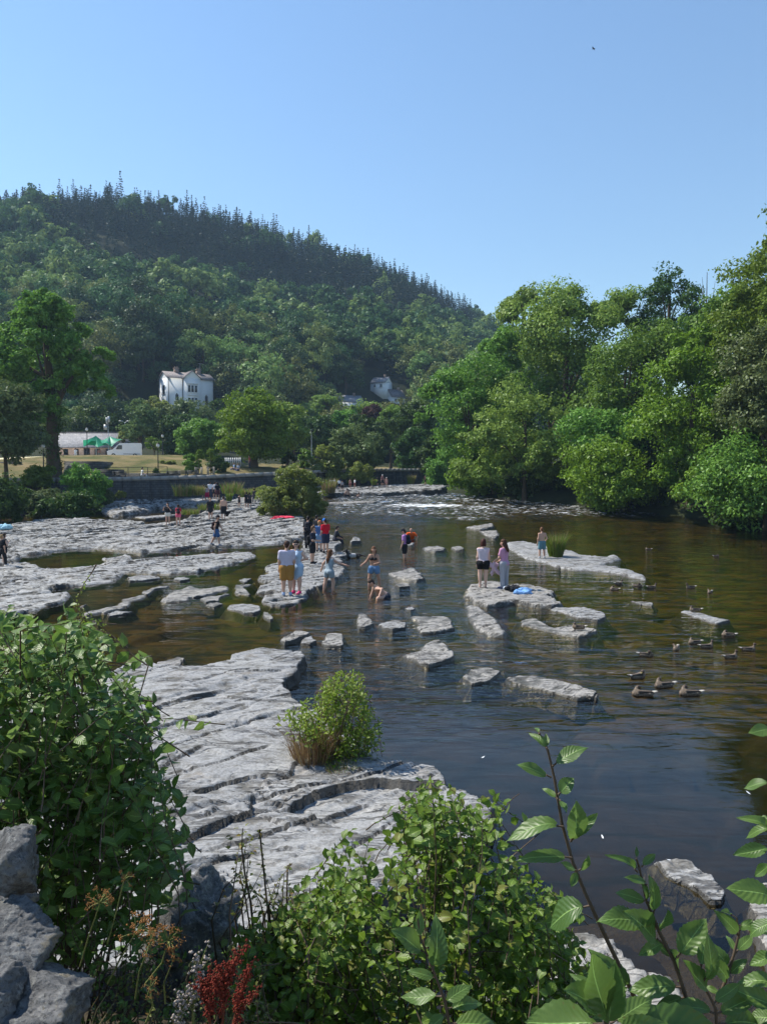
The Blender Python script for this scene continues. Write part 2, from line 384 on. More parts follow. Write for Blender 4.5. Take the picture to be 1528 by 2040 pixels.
M_TWIG = mat_plain('twig', (0.085, 0.06, 0.04), 0.7, 0.3, 30, 0.3)
M_STALK = mat_plain('stalk', (0.13, 0.15, 0.05), 0.7, 0.3, 30, 0.3)
M_GLASS = mat_plain('window pane', (0.03, 0.035, 0.045), 0.08, 0.1, 3, 0.6)
M_WHITE = mat_plain('white paint', (0.75, 0.76, 0.77), 0.55, 0.05)
M_BLACK = mat_plain('black paint', (0.02, 0.02, 0.022), 0.5, 0.1)
M_DARKMETAL = mat_plain('dark metal', (0.05, 0.052, 0.055), 0.45, 0.1, metal=0.4)
M_GREYMETAL = mat_plain('grey metal', (0.4, 0.42, 0.44), 0.4, 0.1, metal=0.5)

# ------------------------------------------------------------------ foliage shapes
def unit(a): return a / (np.linalg.norm(a, axis=-1, keepdims=True) + 1e-9)
def cards(r, centers, radii, per, size, up=0.35, flat=0.8, shell=0.5, sub=7, outw=.5):
    """leaf-sized folded rhombs: every clump breaks into smaller uneven tufts"""
    centers = np.asarray(centers, float); radii = np.asarray(radii, float)
    m0 = len(centers)
    d = unit(r.normal(size=(m0 * sub, 3)) + np.array([0, 0, 0.25]))
    C0 = np.repeat(centers, sub, 0); R0 = np.repeat(radii, sub)
    c1 = C0 + d * (R0 * (0.35 + 0.6 * r.rand(m0 * sub)))[:, None] * np.array([1, 1, flat])
    r1 = R0 * (0.26 + 0.34 * r.rand(m0 * sub))
    per1 = max(6, per // sub); m = len(c1); n = m * per1
    d = unit(r.normal(size=(n, 3)))
    rad = np.abs(shell + (1 - shell) * np.sqrt(r.rand(n)) + r.normal(size=n) * 0.16)
    c = np.repeat(c1, per1, 0); R = np.repeat(r1, per1); cc = np.repeat(np.repeat(centers, sub, 0), per1, 0)
    p = c + d * (R * rad)[:, None] * np.array([1.15, 1.15, 0.75])
    out = unit(p - cc)
    nn = unit(d * 0.3 + out * outw + r.normal(size=(n, 3)) * 0.55 + np.array([0, 0, up]))
    t = unit(np.cross(nn, r.normal(size=(n, 3)))); b = np.cross(nn, t)
    l = size * (0.5 + 0.75 * r.rand(n))[:, None]
    V = np.stack([p - t * l, p + b * l * 0.5 + nn * l * 0.16, p + t * l, p - b * l * 0.5 + nn * l * 0.16], 1).reshape(-1, 3)
    F = np.arange(n * 4).reshape(n, 4)
    return V, F
def lobes(r, c, rad, n, lr, low=-0.55, inner=0.45):
    rad = np.asarray(rad, float)
    d = unit(r.normal(size=(n * 3, 3))); d = d[d[:, 2] > low][:n]
    k = inner + (0.86 - inner) * np.sqrt(r.rand(len(d)))
    return np.asarray(c) + d * rad * k[:, None], lr * rad.mean() * (0.65 + 0.7 * r.rand(len(d)))
def trunk_mb(mb, r, base, top, r0, r1, targets=(), mat=0, sides=7):
    base = np.asarray(base, float); top = np.asarray(top, float)
    n = 6; ts = np.linspace(0, 1, n)
    pts = base + (top - base) * ts[:, None] + r.normal(size=(n, 3)) * r0 * 0.35 * np.minimum(ts, 1)[:, None]
    pts[0] = base
    rad = r0 + (r1 - r0) * ts; rad[0] *= 1.25
    mb.tube(pts, rad, sides, mat)
    for tg in targets:
        k = r.randint(2, n - 1); s = pts[k]; e = np.asarray(tg)
        mid = (s + e) / 2 + np.array([0, 0, 0.08]) * np.linalg.norm(e - s)
        mb.tube([s, mid, e], [rad[k] * 0.55, rad[k] * 0.35, 0.03], 5, mat)
# ------------------------------------------------------------------ the land
def pxx(px, Y): return (px - CX) / FPX * Y
WALL = [(-420, 72, 3.5), (-200, 75, 3.6), (130, 80, 3.7), (270, 82, 3.8), (420, 86, 4.0), (560, 95, 4.4), (620, 101, 4.6), (700, 114, 4.9), (760, 118, 5.0), (925, 124, 5.0)]
WX = np.array([pxx(p, Y) for p, Y, z in WALL]); WY = np.array([w[1] for w in WALL], float); WZ = np.array([w[2] for w in WALL])
EDGE = [(2300, 20), (2000, 36), (1700, 50), (1528, 58), (1400, 66), (1250, 74), (1100, 82), (1000, 89), (900, 99), (868, 108), (850, 124), (850, 160)]
EYs = np.array([e[1] for e in EDGE], float); EXs = np.array([pxx(p, Y) for p, Y in EDGE])
RPX = np.array([-500, -150, 0, 120, 240, 330, 420, 520, 620, 700, 800, 870, 930, 985, 1100, 1300, 1600])
RPY = np.array([432, 425, 408, 396, 388, 416, 428, 446, 486, 516, 552, 580, 612, 642, 690, 760, 830])
RYY = np.array([400, 400, 400, 405, 410, 415, 425, 440, 455, 460, 480, 500, 530, 560, 600, 640, 640])
def hill_z(x, Y):
    px = CX + FPX * x / np.maximum(Y, 1)
    ry = np.interp(px, RPX, RPY); R = np.interp(px, RPX, RYY)
    zr = HC + (HOR - ry) / FPX * R - 11.0
    y0 = 172.0; t = (Y - y0) / (R - y0)
    z0 = np.interp(px, [0, 400, 600, 900, 1200], [10.5, 10.5, 8.0, 6.5, 5.5])
    tt = np.clip(t, 0, 1)
    z = z0 + (zr - z0) * (tt ** 1.2)
    z = z + (fbm(x * 0.018 + 3, Y * 0.014, 3) - 0.5) * 40 * np.clip(t * 5, 0, 1) * np.clip((1 - t) * 4, 0, 1)
    return np.where(t > 1, zr - (Y - R) * 0.3, z)
def land(x, Y):
    """the left bank: path behind the river wall, park slope, upper terrace, then the hill"""
    x = np.asarray(x, float); Y = np.asarray(Y, float)
    wy = np.interp(x, WX, WY); wz_ = np.interp(x, WX, WZ); d = Y - wy
    px = CX + FPX * x / np.maximum(Y, 1)
    top = np.interp(px, [0, 130, 380, 440, 560, 800], [6.4, 7.2, 7.4, 5.6, 5.6, 5.4])
    end = np.interp(px, [0, 130, 380, 440, 800], [26, 34, 36, 20, 20])
    z = wz_ + (top - wz_) * sstep(4.5, end, d)
    z = z + (fbm(x * 0.25, Y * 0.25, 3) - 0.5) * 0.35 * sstep(5, 9, d) * (1 - sstep(end - 3, end, d))
    h = hill_z(x, np.maximum(Y, 172.0))
    return np.where(Y < 172, z + (h - z) * sstep(148, 172, Y), h)
def rland(x, Y):
    """the right bank, rising from the water's edge"""
    ex = np.interp(Y, EYs, EXs); d = x - ex
    return water_z(Y) - 0.9 + 1.1 * sstep(-1.2, 1.0, d) + 0.8 * sstep(0, 3, d) + 4.5 * sstep(2, 26, d) + (fbm(x * .3, Y * .3) - .5) * 0.7

def grid(xs, ys):
    X, Y = np.meshgrid(xs, ys, indexing='ij'); nx, ny = X.shape
    i = np.arange(nx - 1)[:, None] * ny; j = np.arange(ny - 1)[None, :]
    F = np.stack([i + j, i + ny + j, i + ny + j + 1, i + j + 1], -1)
    return X, Y, F
def surface(name, X, Y, Z, F, keep, mats, attrs=None, smooth=True, parent=None):
    f = F[keep] if keep is not None else F.reshape(-1, 4)
    used = np.unique(f); remap = np.full(X.size, -1); remap[used] = np.arange(len(used))
    V = np.stack([X.ravel(), Y.ravel(), Z.ravel()], 1)[used]
    mb = MB(); mb.add(V, remap[f]); me = mb.mesh(name, mats, smooth)
    for k, a in (attrs or {}).items():
        at = me.attributes.new(k, 'FLOAT', 'POINT'); at.data.foreach_set('value', a.ravel()[used].astype(np.float32))
    return obj(name, me, parent)

M_GRASS = mat_ground('dry park grass', [(0.06, 0.08, 0.022), (0.11, 0.105, 0.04), (0.19, 0.15, 0.07), (0.25, 0.19, 0.10)], 0.3)
M_WOODFLOOR = mat_ground('woodland floor', [(0.018, 0.024, 0.012), (0.03, 0.036, 0.016)], 0.1)
M_SOIL = mat_ground('bank soil', [(0.045, 0.035, 0.022), (0.075, 0.06, 0.04), (0.1, 0.085, 0.06)], 1.5, 0.8)
M_PATH = mat_ground('path tarmac', [(0.36, 0.34, 0.31), (0.42, 0.4, 0.37)], 0.8, 0.2)
M_BED = mat_bed(); M_WATER = mat_water()

# ground under everything
o = MB().box((-380, -8, -2.6), (440, 690, -2.0)).build('ground', M_WOODFLOOR); kind(o, 'structure')
# hillside, with the park as its foot
px = np.concatenate([np.linspace(-520, 1560, 105)]); yy = np.concatenate([np.linspace(158, 260, 36), np.linspace(266, 640, 70)])
PXg, Yg, F = grid(px, yy); Xg = pxx(PXg, Yg)
o = surface('hillside', Xg, Yg, land(Xg, Yg), F, None, M_WOODFLOOR); kind(o, 'structure')
xs = np.linspace(-62, 12, 150); yy = np.linspace(70, 158.5, 150); X, Y, F = grid(xs, yy)
wy = np.interp(X, WX, WY); 
Z = land(X, Y); Z = np.where(Y < wy, land(X, wy) - 0.01, Z)
o = surface('park', X, Y, Z, F, (Y >= wy - 0.05)[:-1, :-1], M_GRASS); kind(o, 'structure')
# path along the top of the river wall, and the track on the upper terrace
mb = MB(); xs = np.linspace(WX[1], WX[-1], 70)
wy = np.interp(xs, WX, WY)
for k in range(69):
    q = []
    for kk, off in ((k, 0.35), (k + 1, 0.35), (k + 1, 2.9), (k, 2.9)):
        q.append((xs[kk], wy[kk] + off, land(xs[kk], wy[kk] + off) + 0.03))
    mb.add(q, [(0, 1, 2, 3)])
kind(mb.build('riverside_path', M_PATH), 'structure')
mb = MB(); xs = np.linspace(pxx(100, 127), pxx(395, 127), 40)
for k in range(39):
    q = [(xs[k], 123.4, land(xs[k], 123.4) + 0.05), (xs[k + 1], 123.4, land(xs[k + 1], 123.4) + 0.05), (xs[k + 1], 136.5, land(xs[k + 1], 136.5) + 0.05), (xs[k], 136.5, land(xs[k], 136.5) + 0.05)]
    mb.add(q, [(0, 1, 2, 3)])
kind(mb.build('terrace_road', mat_ground('pale gravel', [(0.33, 0.27, 0.2), (0.42, 0.36, 0.28)], 0.5, 0.2)), 'structure')
# right bank
ys = np.linspace(22, 160, 120); ds = np.concatenate([np.linspace(-3, 3, 16), np.linspace(3.6, 70, 36)])
D, Yr, F = grid(ds, ys); Xr = np.interp(Yr, EYs, EXs) + D
o = surface('right_bank', Xr, Yr, rland(Xr, Yr), F[:, ::1], None, M_WOODFLOOR); kind(o, 'structure')

# river bed
def bed_depth(x, Y):
    right = sstep(0.5, 6.0, x - 0.05 * Y + 0.5)
    d = 0.24 + 0.22 * right + 0.35 * sstep(13.5, 9.5, Y) * sstep(-1, 1.5, x) + 0.28 * (fbm(x * 0.28, Y * 0.28, 3) - 0.5)
    c, s = 0.62, 0.78
    u = x * s - Y * c; v = x * c + Y * s
    w = fbm(u * 0.4, v * 0.25, 3)
    val, e = voronoi(u * 0.55 + w * 1.2, v * 0.28 + w)
    d = d + 0.16 * (val - 0.5) + 0.10 * (1 - sstep(0, 0.09, e))
    return np.maximum(d, 0.09)
xs = np.concatenate([np.linspace(-64, -9, 110), np.linspace(-8.7, 9, 150), np.linspace(9.3, 62, 110)])
ys = np.concatenate([np.linspace(-4, 26, 230), np.linspace(26.4, 70, 130), np.linspace(71, 160, 90)])
X, Y, F = grid(xs, ys)
BEDZ = water_z(Y) - bed_depth(X, Y)
o = surface('river_bed', X, Y, BEDZ, F, None, M_BED); kind(o, 'structure')

# water: level near the camera, stepping up through the rapids
ys = np.concatenate([np.linspace(-4, 30, 200), np.linspace(30.3, 100, 330), np.linspace(101, 160, 40)])
xs = np.concatenate([np.linspace(-64, -14, 60), np.linspace(-13.6, 40, 230), np.linspace(41, 62, 20)])
X, Y, F = grid(xs, ys)
pxw = CX + FPX * X / np.maximum(Y, 2)
pyw = HOR + FPX * (HC - water_z(Y)) / np.maximum(Y, 2)
inriver = sstep(600, 680, pxw)
rap = sstep(60, 72, Y) * (1 - sstep(97, 103, Y)) * inriver
calm = 1 - sstep(11.5, 16.5, Y + 0.9 * (fbm(X * .3, Y * .3) - .5))
rip = (0.30 + 0.42 * sstep(22, 15, Y)) * (1 - calm) + 0.05 * calm
rip = rip + 1.5 * rap + 0.35 * sstep(20, 28, Y) * (1 - sstep(38, 46, Y)) * sstep(620, 700, pxw) * (1 - sstep(900, 1010, pxw))
rip = rip * (0.16 + 0.84 * np.maximum(inriver, sstep(500, 600, pxw) * (Y < 24)))
def ell(cx, cy, rx, ry): return np.clip(1 - ((pxw - cx) / rx) ** 2 - ((pyw - cy) / ry) ** 2, 0, 1)
foam = 0.46 * rap
for e in ((850, 1007, 130, 6, .62), (960, 1010, 70, 5, .55), (930, 1032, 110, 6, .5), (1050, 1016, 120, 12, .42), (820, 985, 60, 5, .5), (700, 1003, 90, 6, .5), (780, 1020, 110, 7, .4), (860, 1025, 60, 5, .42), (1180, 1035, 150, 10, .34), (1400, 1055, 140, 8, .28), (860, 972, 25, 6, .55), (770, 1192, 55, 8, .42), (640, 1140, 40, 60, .1), (760, 1118, 60, 6, .4), (800, 1205, 60, 8, .36)):
    foam = np.maximum(foam, e[4] * np.sqrt(ell(*e[:4])))
Z = water_z(Y) + rap * (0.30 * (fbm(X * 0.7, Y * 0.8, 4) - 0.5) + 0.10 * (fbm(X * 2.2, Y * 2.0, 2) - .5)) + 0.012 * (1 - calm) * (fbm(X * 0.8, Y * 2.0, 2) - .5)
o = surface('river_water', X, Y, Z, F, None, M_WATER, {'ripple': rip, 'foam': foam}); kind(o, 'structure')

# ------------------------------------------------------------------ rock
N0, N1 = 0.78, -0.62; T0, T1 = 0.62, 0.78           # across and along the beds
def strata(x, y, k, amp=1.0, seed=0.0):
    u = x * N0 + y * N1 + seed; v = x * T0 + y * T1 + seed * 0.7
    h = np.zeros_like(x)
    for i, (sp, a) in enumerate(((2.6, .07), (0.95, .05), (0.33, .03))):
        sp *= k; a *= k
        q = (u + sp * (1.6 * (fbm(v / (sp * 3.2) + 7 * i, u / (sp * 2.6), 3) - .5))) / sp + 3.3 * i
        row = np.floor(q); fr = q - row
        mod = sstep(0.44, 0.56, vnoise(v / (2.2 * sp) + 17.3 * row, row * 3.1 + i))
        h += a * (0.04 + 0.96 * mod) * (np.where(fr < 0.95, fr / 0.95, (1 - fr) / 0.05) - 0.5)
        cg = sstep(0.5, 0.62, vnoise(v / (1.7 * sp) + 31.7 * row, row * 5.3 + i + 9))
        wd = np.minimum(fr, 1 - fr) * sp
        h -= cg * (0.10, 0.075, 0.045)[i] * k * np.exp(-(wd / (0.035 * k)) ** 2)
    qv = (v + 1.1 * k * fbm(u / (k * 1.3) + 4, v / (k * 3), 3)) / (1.9 * k); rv = np.floor(qv); fv = qv - rv
    cg = sstep(0.55, 0.66, vnoise(u / (1.2 * k) + 11.3 * rv, rv * 2.7 + 3))
    h -= cg * 0.05 * k * np.exp(-(np.minimum(fv, 1 - fv) * 1.9 * k / (0.03 * k)) ** 2)
    w = fbm(u / k * 0.8, v / k * 0.8, 3)
    for s_, a in ((1.0, 0.06), (0.36, 0.034)):
        val, e = voronoi(u / (0.75 * k * s_) + w * 1.6, v / (1.5 * k * s_) + w * 1.3)
        h += a * k * (val - 0.5) - 0.035 * k * s_ * (1 - sstep(0, 0.07, e)) * sstep(0.4, 0.55, vnoise(u / k + 3, v / k))
    h += 0.02 * k * (fbm(x / k * 5, y / k * 5, 4) - 0.5) + 0.05 * k * (fbm(x / k * .6, y / k * .6, 2) - .5)
    return h * amp
def poly_sd(poly, X, Y):
    P = np.asarray(poly); d = np.full(X.shape, 1e9); ins = np.zeros(X.shape, bool)
    for a, b in zip(P, np.roll(P, -1, 0)):
        ex, ey = b - a; wx = X - a[0]; wy = Y - a[1]
        t = np.clip((wx * ex + wy * ey) / (ex * ex + ey * ey + 1e-12), 0, 1)
        d = np.minimum(d, np.hypot(wx - ex * t, wy - ey * t))
        c = ((a[1] <= Y) & (b[1] > Y)) | ((b[1] <= Y) & (a[1] > Y))
        xc = a[0] + (Y - a[1]) / (ey if abs(ey) > 1e-9 else 1e-9) * ex
        ins ^= c & (X < xc)
    return np.where(ins, d, -d)
FIELDS = []
def rock(name, pix, mat, h=0.2, k=1.0, amp=1.0, res=None, tilt=0.0, tdir=(N0, N1), zp=0.0, edge=None, jag=None, rise=None, seed=0.0, poly=None, maxn=240, dome=0.0, back=False, skirt=1.5):
    """a piece of bedrock: plan traced at water level, bedded top with steps, broken sides going below the water"""
    P = np.array(poly) if poly is not None else np.array([on_z(px_, py_, zp) for px_, py_ in pix])
    lo = P.min(0); hi = P.max(0); L = max(hi - lo)
    res = res or L / 90
    m = 0.45
    xs = np.arange(lo[0] - m, hi[0] + m, res); ys = np.arange(lo[1] - m, hi[1] + m, res)
    X, Y, F = grid(xs, ys)
    jag = jag if jag is not None else min(0.3, L * 0.04)
    u = X * N0 + Y * N1; v = X * T0 + Y * T1
    vv, ve = voronoi(X / (jag * 5 + 1e-6), Y / (jag * 5 + 1e-6))
    sd = poly_sd(P, X, Y) + jag * (fbm(X / (jag * 4), Y / (jag * 4), 3) - 0.5) * 1.3 + jag * 0.7 * (vv - 0.5)
    edge = edge or max(res * 1.6, 0.05)
    c = P.mean(0)
    top = h + strata(X, Y, k, amp, seed) + tilt * ((X - c[0]) * tdir[0] + (Y - c[1]) * tdir[1])
    if dome: top = top + dome * np.clip(sd, 0, dome * 3 + .2)
    if rise is not None: top = top + rise(X, Y)
    if back: top = np.minimum(top, .2 if L < 3 else .16); top = np.maximum(top, 0.028 + 0.09 * (fbm(X / jag * .6, Y / jag * .6, 3) - 0.42))
    steep = sstep(-0.35, 0.5, ((X - c[0]) * N0 + (Y - c[1]) * N1) / max(L * .5, .1))
    ew = edge * (1 + (0.8 * (1 - steep) if back else 0))
    t = sstep(0, 1, sd / ew)
    base = water_z(Y)
    Z = base - 0.05 + (np.maximum(top, -0.25) + 0.05) * t + np.minimum(sd, 0) * skirt
    keepv = sd > -min(.24, 10 * res)
    keep = keepv[:-1, :-1] & keepv[1:, :-1] & keepv[:-1, 1:] & keepv[1:, 1:]
    o = surface(name, X, Y, Z, F, keep, mat, {'above': Z - base}, smooth=False)
    FIELDS.append((xs[0], ys[0], res, np.where(sd > 0.0, Z, -9.0)))
    return o
def top_z(x, y):
    z = float(water_z(y)) - 0.3
    for x0, y0, res, H in FIELDS:
        i = int(round((x - x0) / res)); j = int(round((y - y0) / res))
        if 0 <= i < H.shape[0] and 0 <= j < H.shape[1]: z = max(z, float(H[i, j]))
    return z
def stand(px, py):
    """where feet seen at this pixel meet the rock: walk along the line of sight"""
    d = ray(px, py); s = d[2] / d[1]; sx = d[0] / d[1]; Y = 4.0
    while Y < 140:
        z = HC + s * Y; t = top_z(sx * Y, Y)
        if z <= t: break
        Y += 0.05 if Y < 60 else .1
    for k in range(14):                       # step back from a riser on to the tread
        if top_z(sx * Y, Y) - (HC + s * Y) < .05: break
        Y += .04
    return float(sx * Y), float(Y), top_z(sx * Y, Y)

# big shelves: part of the ground
near_pix = [(245, 1348), (300, 1340), (345, 1350), (400, 1350), (440, 1336), (470, 1312), (520, 1300), (600, 1305), (606, 1316), (592, 1345), (575, 1362), (588, 1385), (604, 1408),
            (700, 1470), (760, 1522), (800, 1530), (868, 1540), (886, 1560), (890, 1575), (930, 1592), (975, 1615), (978, 1650), (945, 1700), (915, 1745), (850, 1800), (760, 1850), (700, 1880), (560, 1960), (430, 2000), (200, 2040), (-150, 2040), (-330, 1700), (-150, 1480), (60, 1400), (200, 1380)]
LEDGES = [([(285, 1428), (350, 1406), (425, 1386)], .07, .8), ([(300, 1545), (350, 1528), (392, 1506)], .06, .6), ([(345, 1700), (400, 1668), (440, 1650), (500, 1622), (505, 1604)], .11, .8), ([(390, 1590), (480, 1562), (572, 1550), (590, 1522)], .07, .8),
          ([(585, 1600), (640, 1578), (690, 1560), (760, 1548), (870, 1556)], .16, 1.0), ([(430, 1700), (520, 1668), (640, 1620), (720, 1588)], .06, .6), ([(300, 1470), (400, 1440), (480, 1410)], .04, .5), ([(480, 1345), (560, 1335), (600, 1345)], .04, .5), ([(360, 1760), (480, 1720), (620, 1690)], .04, .6), ([(820, 1600), (900, 1612), (960, 1640)], .12, .7)]
LEDGES = [(np.array([on_z(*q, .25) for q in l]), a, w) for l, a, w in LEDGES]
def ledges(X, Y):
    h = np.zeros_like(X); jx = X + .10 * (fbm(X * 3, Y * 3, 3) - .5); jy = Y + .16 * (fbm(X * 3 + 7, Y * 3, 3) - .5)
    for P, a, w in LEDGES:
        dm = np.full(X.shape, 1e9); side = np.zeros(X.shape)
        for p, q in zip(P[:-1], P[1:]):
            e = q - p; L = e @ e; t = ((jx - p[0]) * e[0] + (jy - p[1]) * e[1]) / L; tc = np.clip(t, 0, 1)
            d = np.hypot(jx - p[0] - e[0] * tc, jy - p[1] - e[1] * tc); s = (jx - p[0]) * e[1] - (jy - p[1]) * e[0]
            n = d < dm; dm = np.where(n, d, dm); side = np.where(n, np.where((t > -.05) & (t < 1.05), np.sign(s), np.sign(s) * np.exp(-d * 6)), side)
        a = a * .62; h += np.where(side > 0, -a * side * np.exp(-(dm / w) ** 2 * 1.2), a * .25 * np.exp(-(dm / w) ** 2) * -side)
    return h
def near_rise(X, Y): return ledges(X, Y) + 0.16 * sstep(0.3, -2.5, X + 0.25 * (Y - 9)) + 0.10 * sstep(8.5, 7.0, Y)
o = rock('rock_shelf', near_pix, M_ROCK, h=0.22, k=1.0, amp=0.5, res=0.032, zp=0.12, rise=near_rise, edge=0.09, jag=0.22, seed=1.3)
kind(o, 'structure')
A = [(-90, 1062), (0, 1058), (30, 1046), (75, 1037), (110, 1035), (205, 1037), (264, 1039), (304, 1045), (330, 1043), (366, 1034), (403, 1024), (425, 1012), (450, 1003), (480, 990), (470, 976), (530, 966), (565, 970), (580, 990), (570, 1010), (600, 1025), (614, 1040), (618, 1060), (600, 1072), (575, 1078), (560, 1081), (500, 1085), (425, 1088), (352, 1094), (282, 1099), (250, 1095), (220, 1092), (183, 1090), (114, 1095), (75, 1101), (48, 1108), (18, 1118), (0, 1127), (-80, 1135)]
def shelf_rise(X, Y): return 0.10 * sstep(48, 60, Y)
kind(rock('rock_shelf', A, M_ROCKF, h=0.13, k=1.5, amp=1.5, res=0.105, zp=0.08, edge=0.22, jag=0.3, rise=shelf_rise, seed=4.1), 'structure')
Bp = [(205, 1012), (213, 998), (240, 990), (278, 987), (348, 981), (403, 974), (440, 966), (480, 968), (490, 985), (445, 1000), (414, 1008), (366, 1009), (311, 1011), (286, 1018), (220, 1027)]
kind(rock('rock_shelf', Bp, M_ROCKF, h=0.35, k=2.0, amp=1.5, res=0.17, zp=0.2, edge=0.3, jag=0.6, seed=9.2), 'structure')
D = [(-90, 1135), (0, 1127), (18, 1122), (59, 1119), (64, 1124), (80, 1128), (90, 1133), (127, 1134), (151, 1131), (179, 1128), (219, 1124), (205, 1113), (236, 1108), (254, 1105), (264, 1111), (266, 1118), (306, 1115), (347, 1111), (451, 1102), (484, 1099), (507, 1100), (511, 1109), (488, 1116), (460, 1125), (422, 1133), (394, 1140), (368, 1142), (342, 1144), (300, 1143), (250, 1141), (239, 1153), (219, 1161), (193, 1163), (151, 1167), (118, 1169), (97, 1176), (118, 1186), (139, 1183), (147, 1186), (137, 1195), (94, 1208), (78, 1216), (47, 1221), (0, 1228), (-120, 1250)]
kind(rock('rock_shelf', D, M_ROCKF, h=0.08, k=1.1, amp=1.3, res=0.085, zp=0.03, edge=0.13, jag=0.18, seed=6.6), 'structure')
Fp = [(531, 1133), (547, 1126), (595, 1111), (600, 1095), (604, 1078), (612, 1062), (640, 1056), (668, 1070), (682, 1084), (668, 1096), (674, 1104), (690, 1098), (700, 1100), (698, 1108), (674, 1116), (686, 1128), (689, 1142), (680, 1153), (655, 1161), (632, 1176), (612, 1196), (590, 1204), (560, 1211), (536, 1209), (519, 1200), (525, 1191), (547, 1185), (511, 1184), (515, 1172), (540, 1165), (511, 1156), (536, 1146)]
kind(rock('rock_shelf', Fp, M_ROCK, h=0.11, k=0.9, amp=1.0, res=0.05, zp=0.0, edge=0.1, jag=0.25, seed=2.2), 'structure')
FAR = [(600, 980), (640, 975), (690, 971), (760, 968), (830, 962), (872, 960), (872, 972), (845, 978), (800, 977), (760, 979), (700, 983), (650, 984), (610, 990)]
FARW = [(pxx(p_, Y_), Y_) for p_, Y_ in ((598, 92), (640, 91.5), (700, 92.5), (760, 93), (800, 95), (850, 96), (884, 99), (890, 108), (800, 111), (720, 107), (600, 103))]
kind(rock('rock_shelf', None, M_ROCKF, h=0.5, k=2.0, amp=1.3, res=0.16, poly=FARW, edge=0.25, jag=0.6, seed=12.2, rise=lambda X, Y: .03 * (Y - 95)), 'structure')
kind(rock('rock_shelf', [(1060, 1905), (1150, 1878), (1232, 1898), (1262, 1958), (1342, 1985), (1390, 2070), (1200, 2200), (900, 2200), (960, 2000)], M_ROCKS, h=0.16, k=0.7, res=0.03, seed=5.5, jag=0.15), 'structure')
kind(rock('rock_shelf', [(1500, 1790), (1560, 1780), (1640, 1900), (1640, 2000), (1540, 1960), (1488, 1880)], M_ROCKS, h=0.14, k=0.6, res=0.03, seed=15.5, jag=0.1), 'structure')

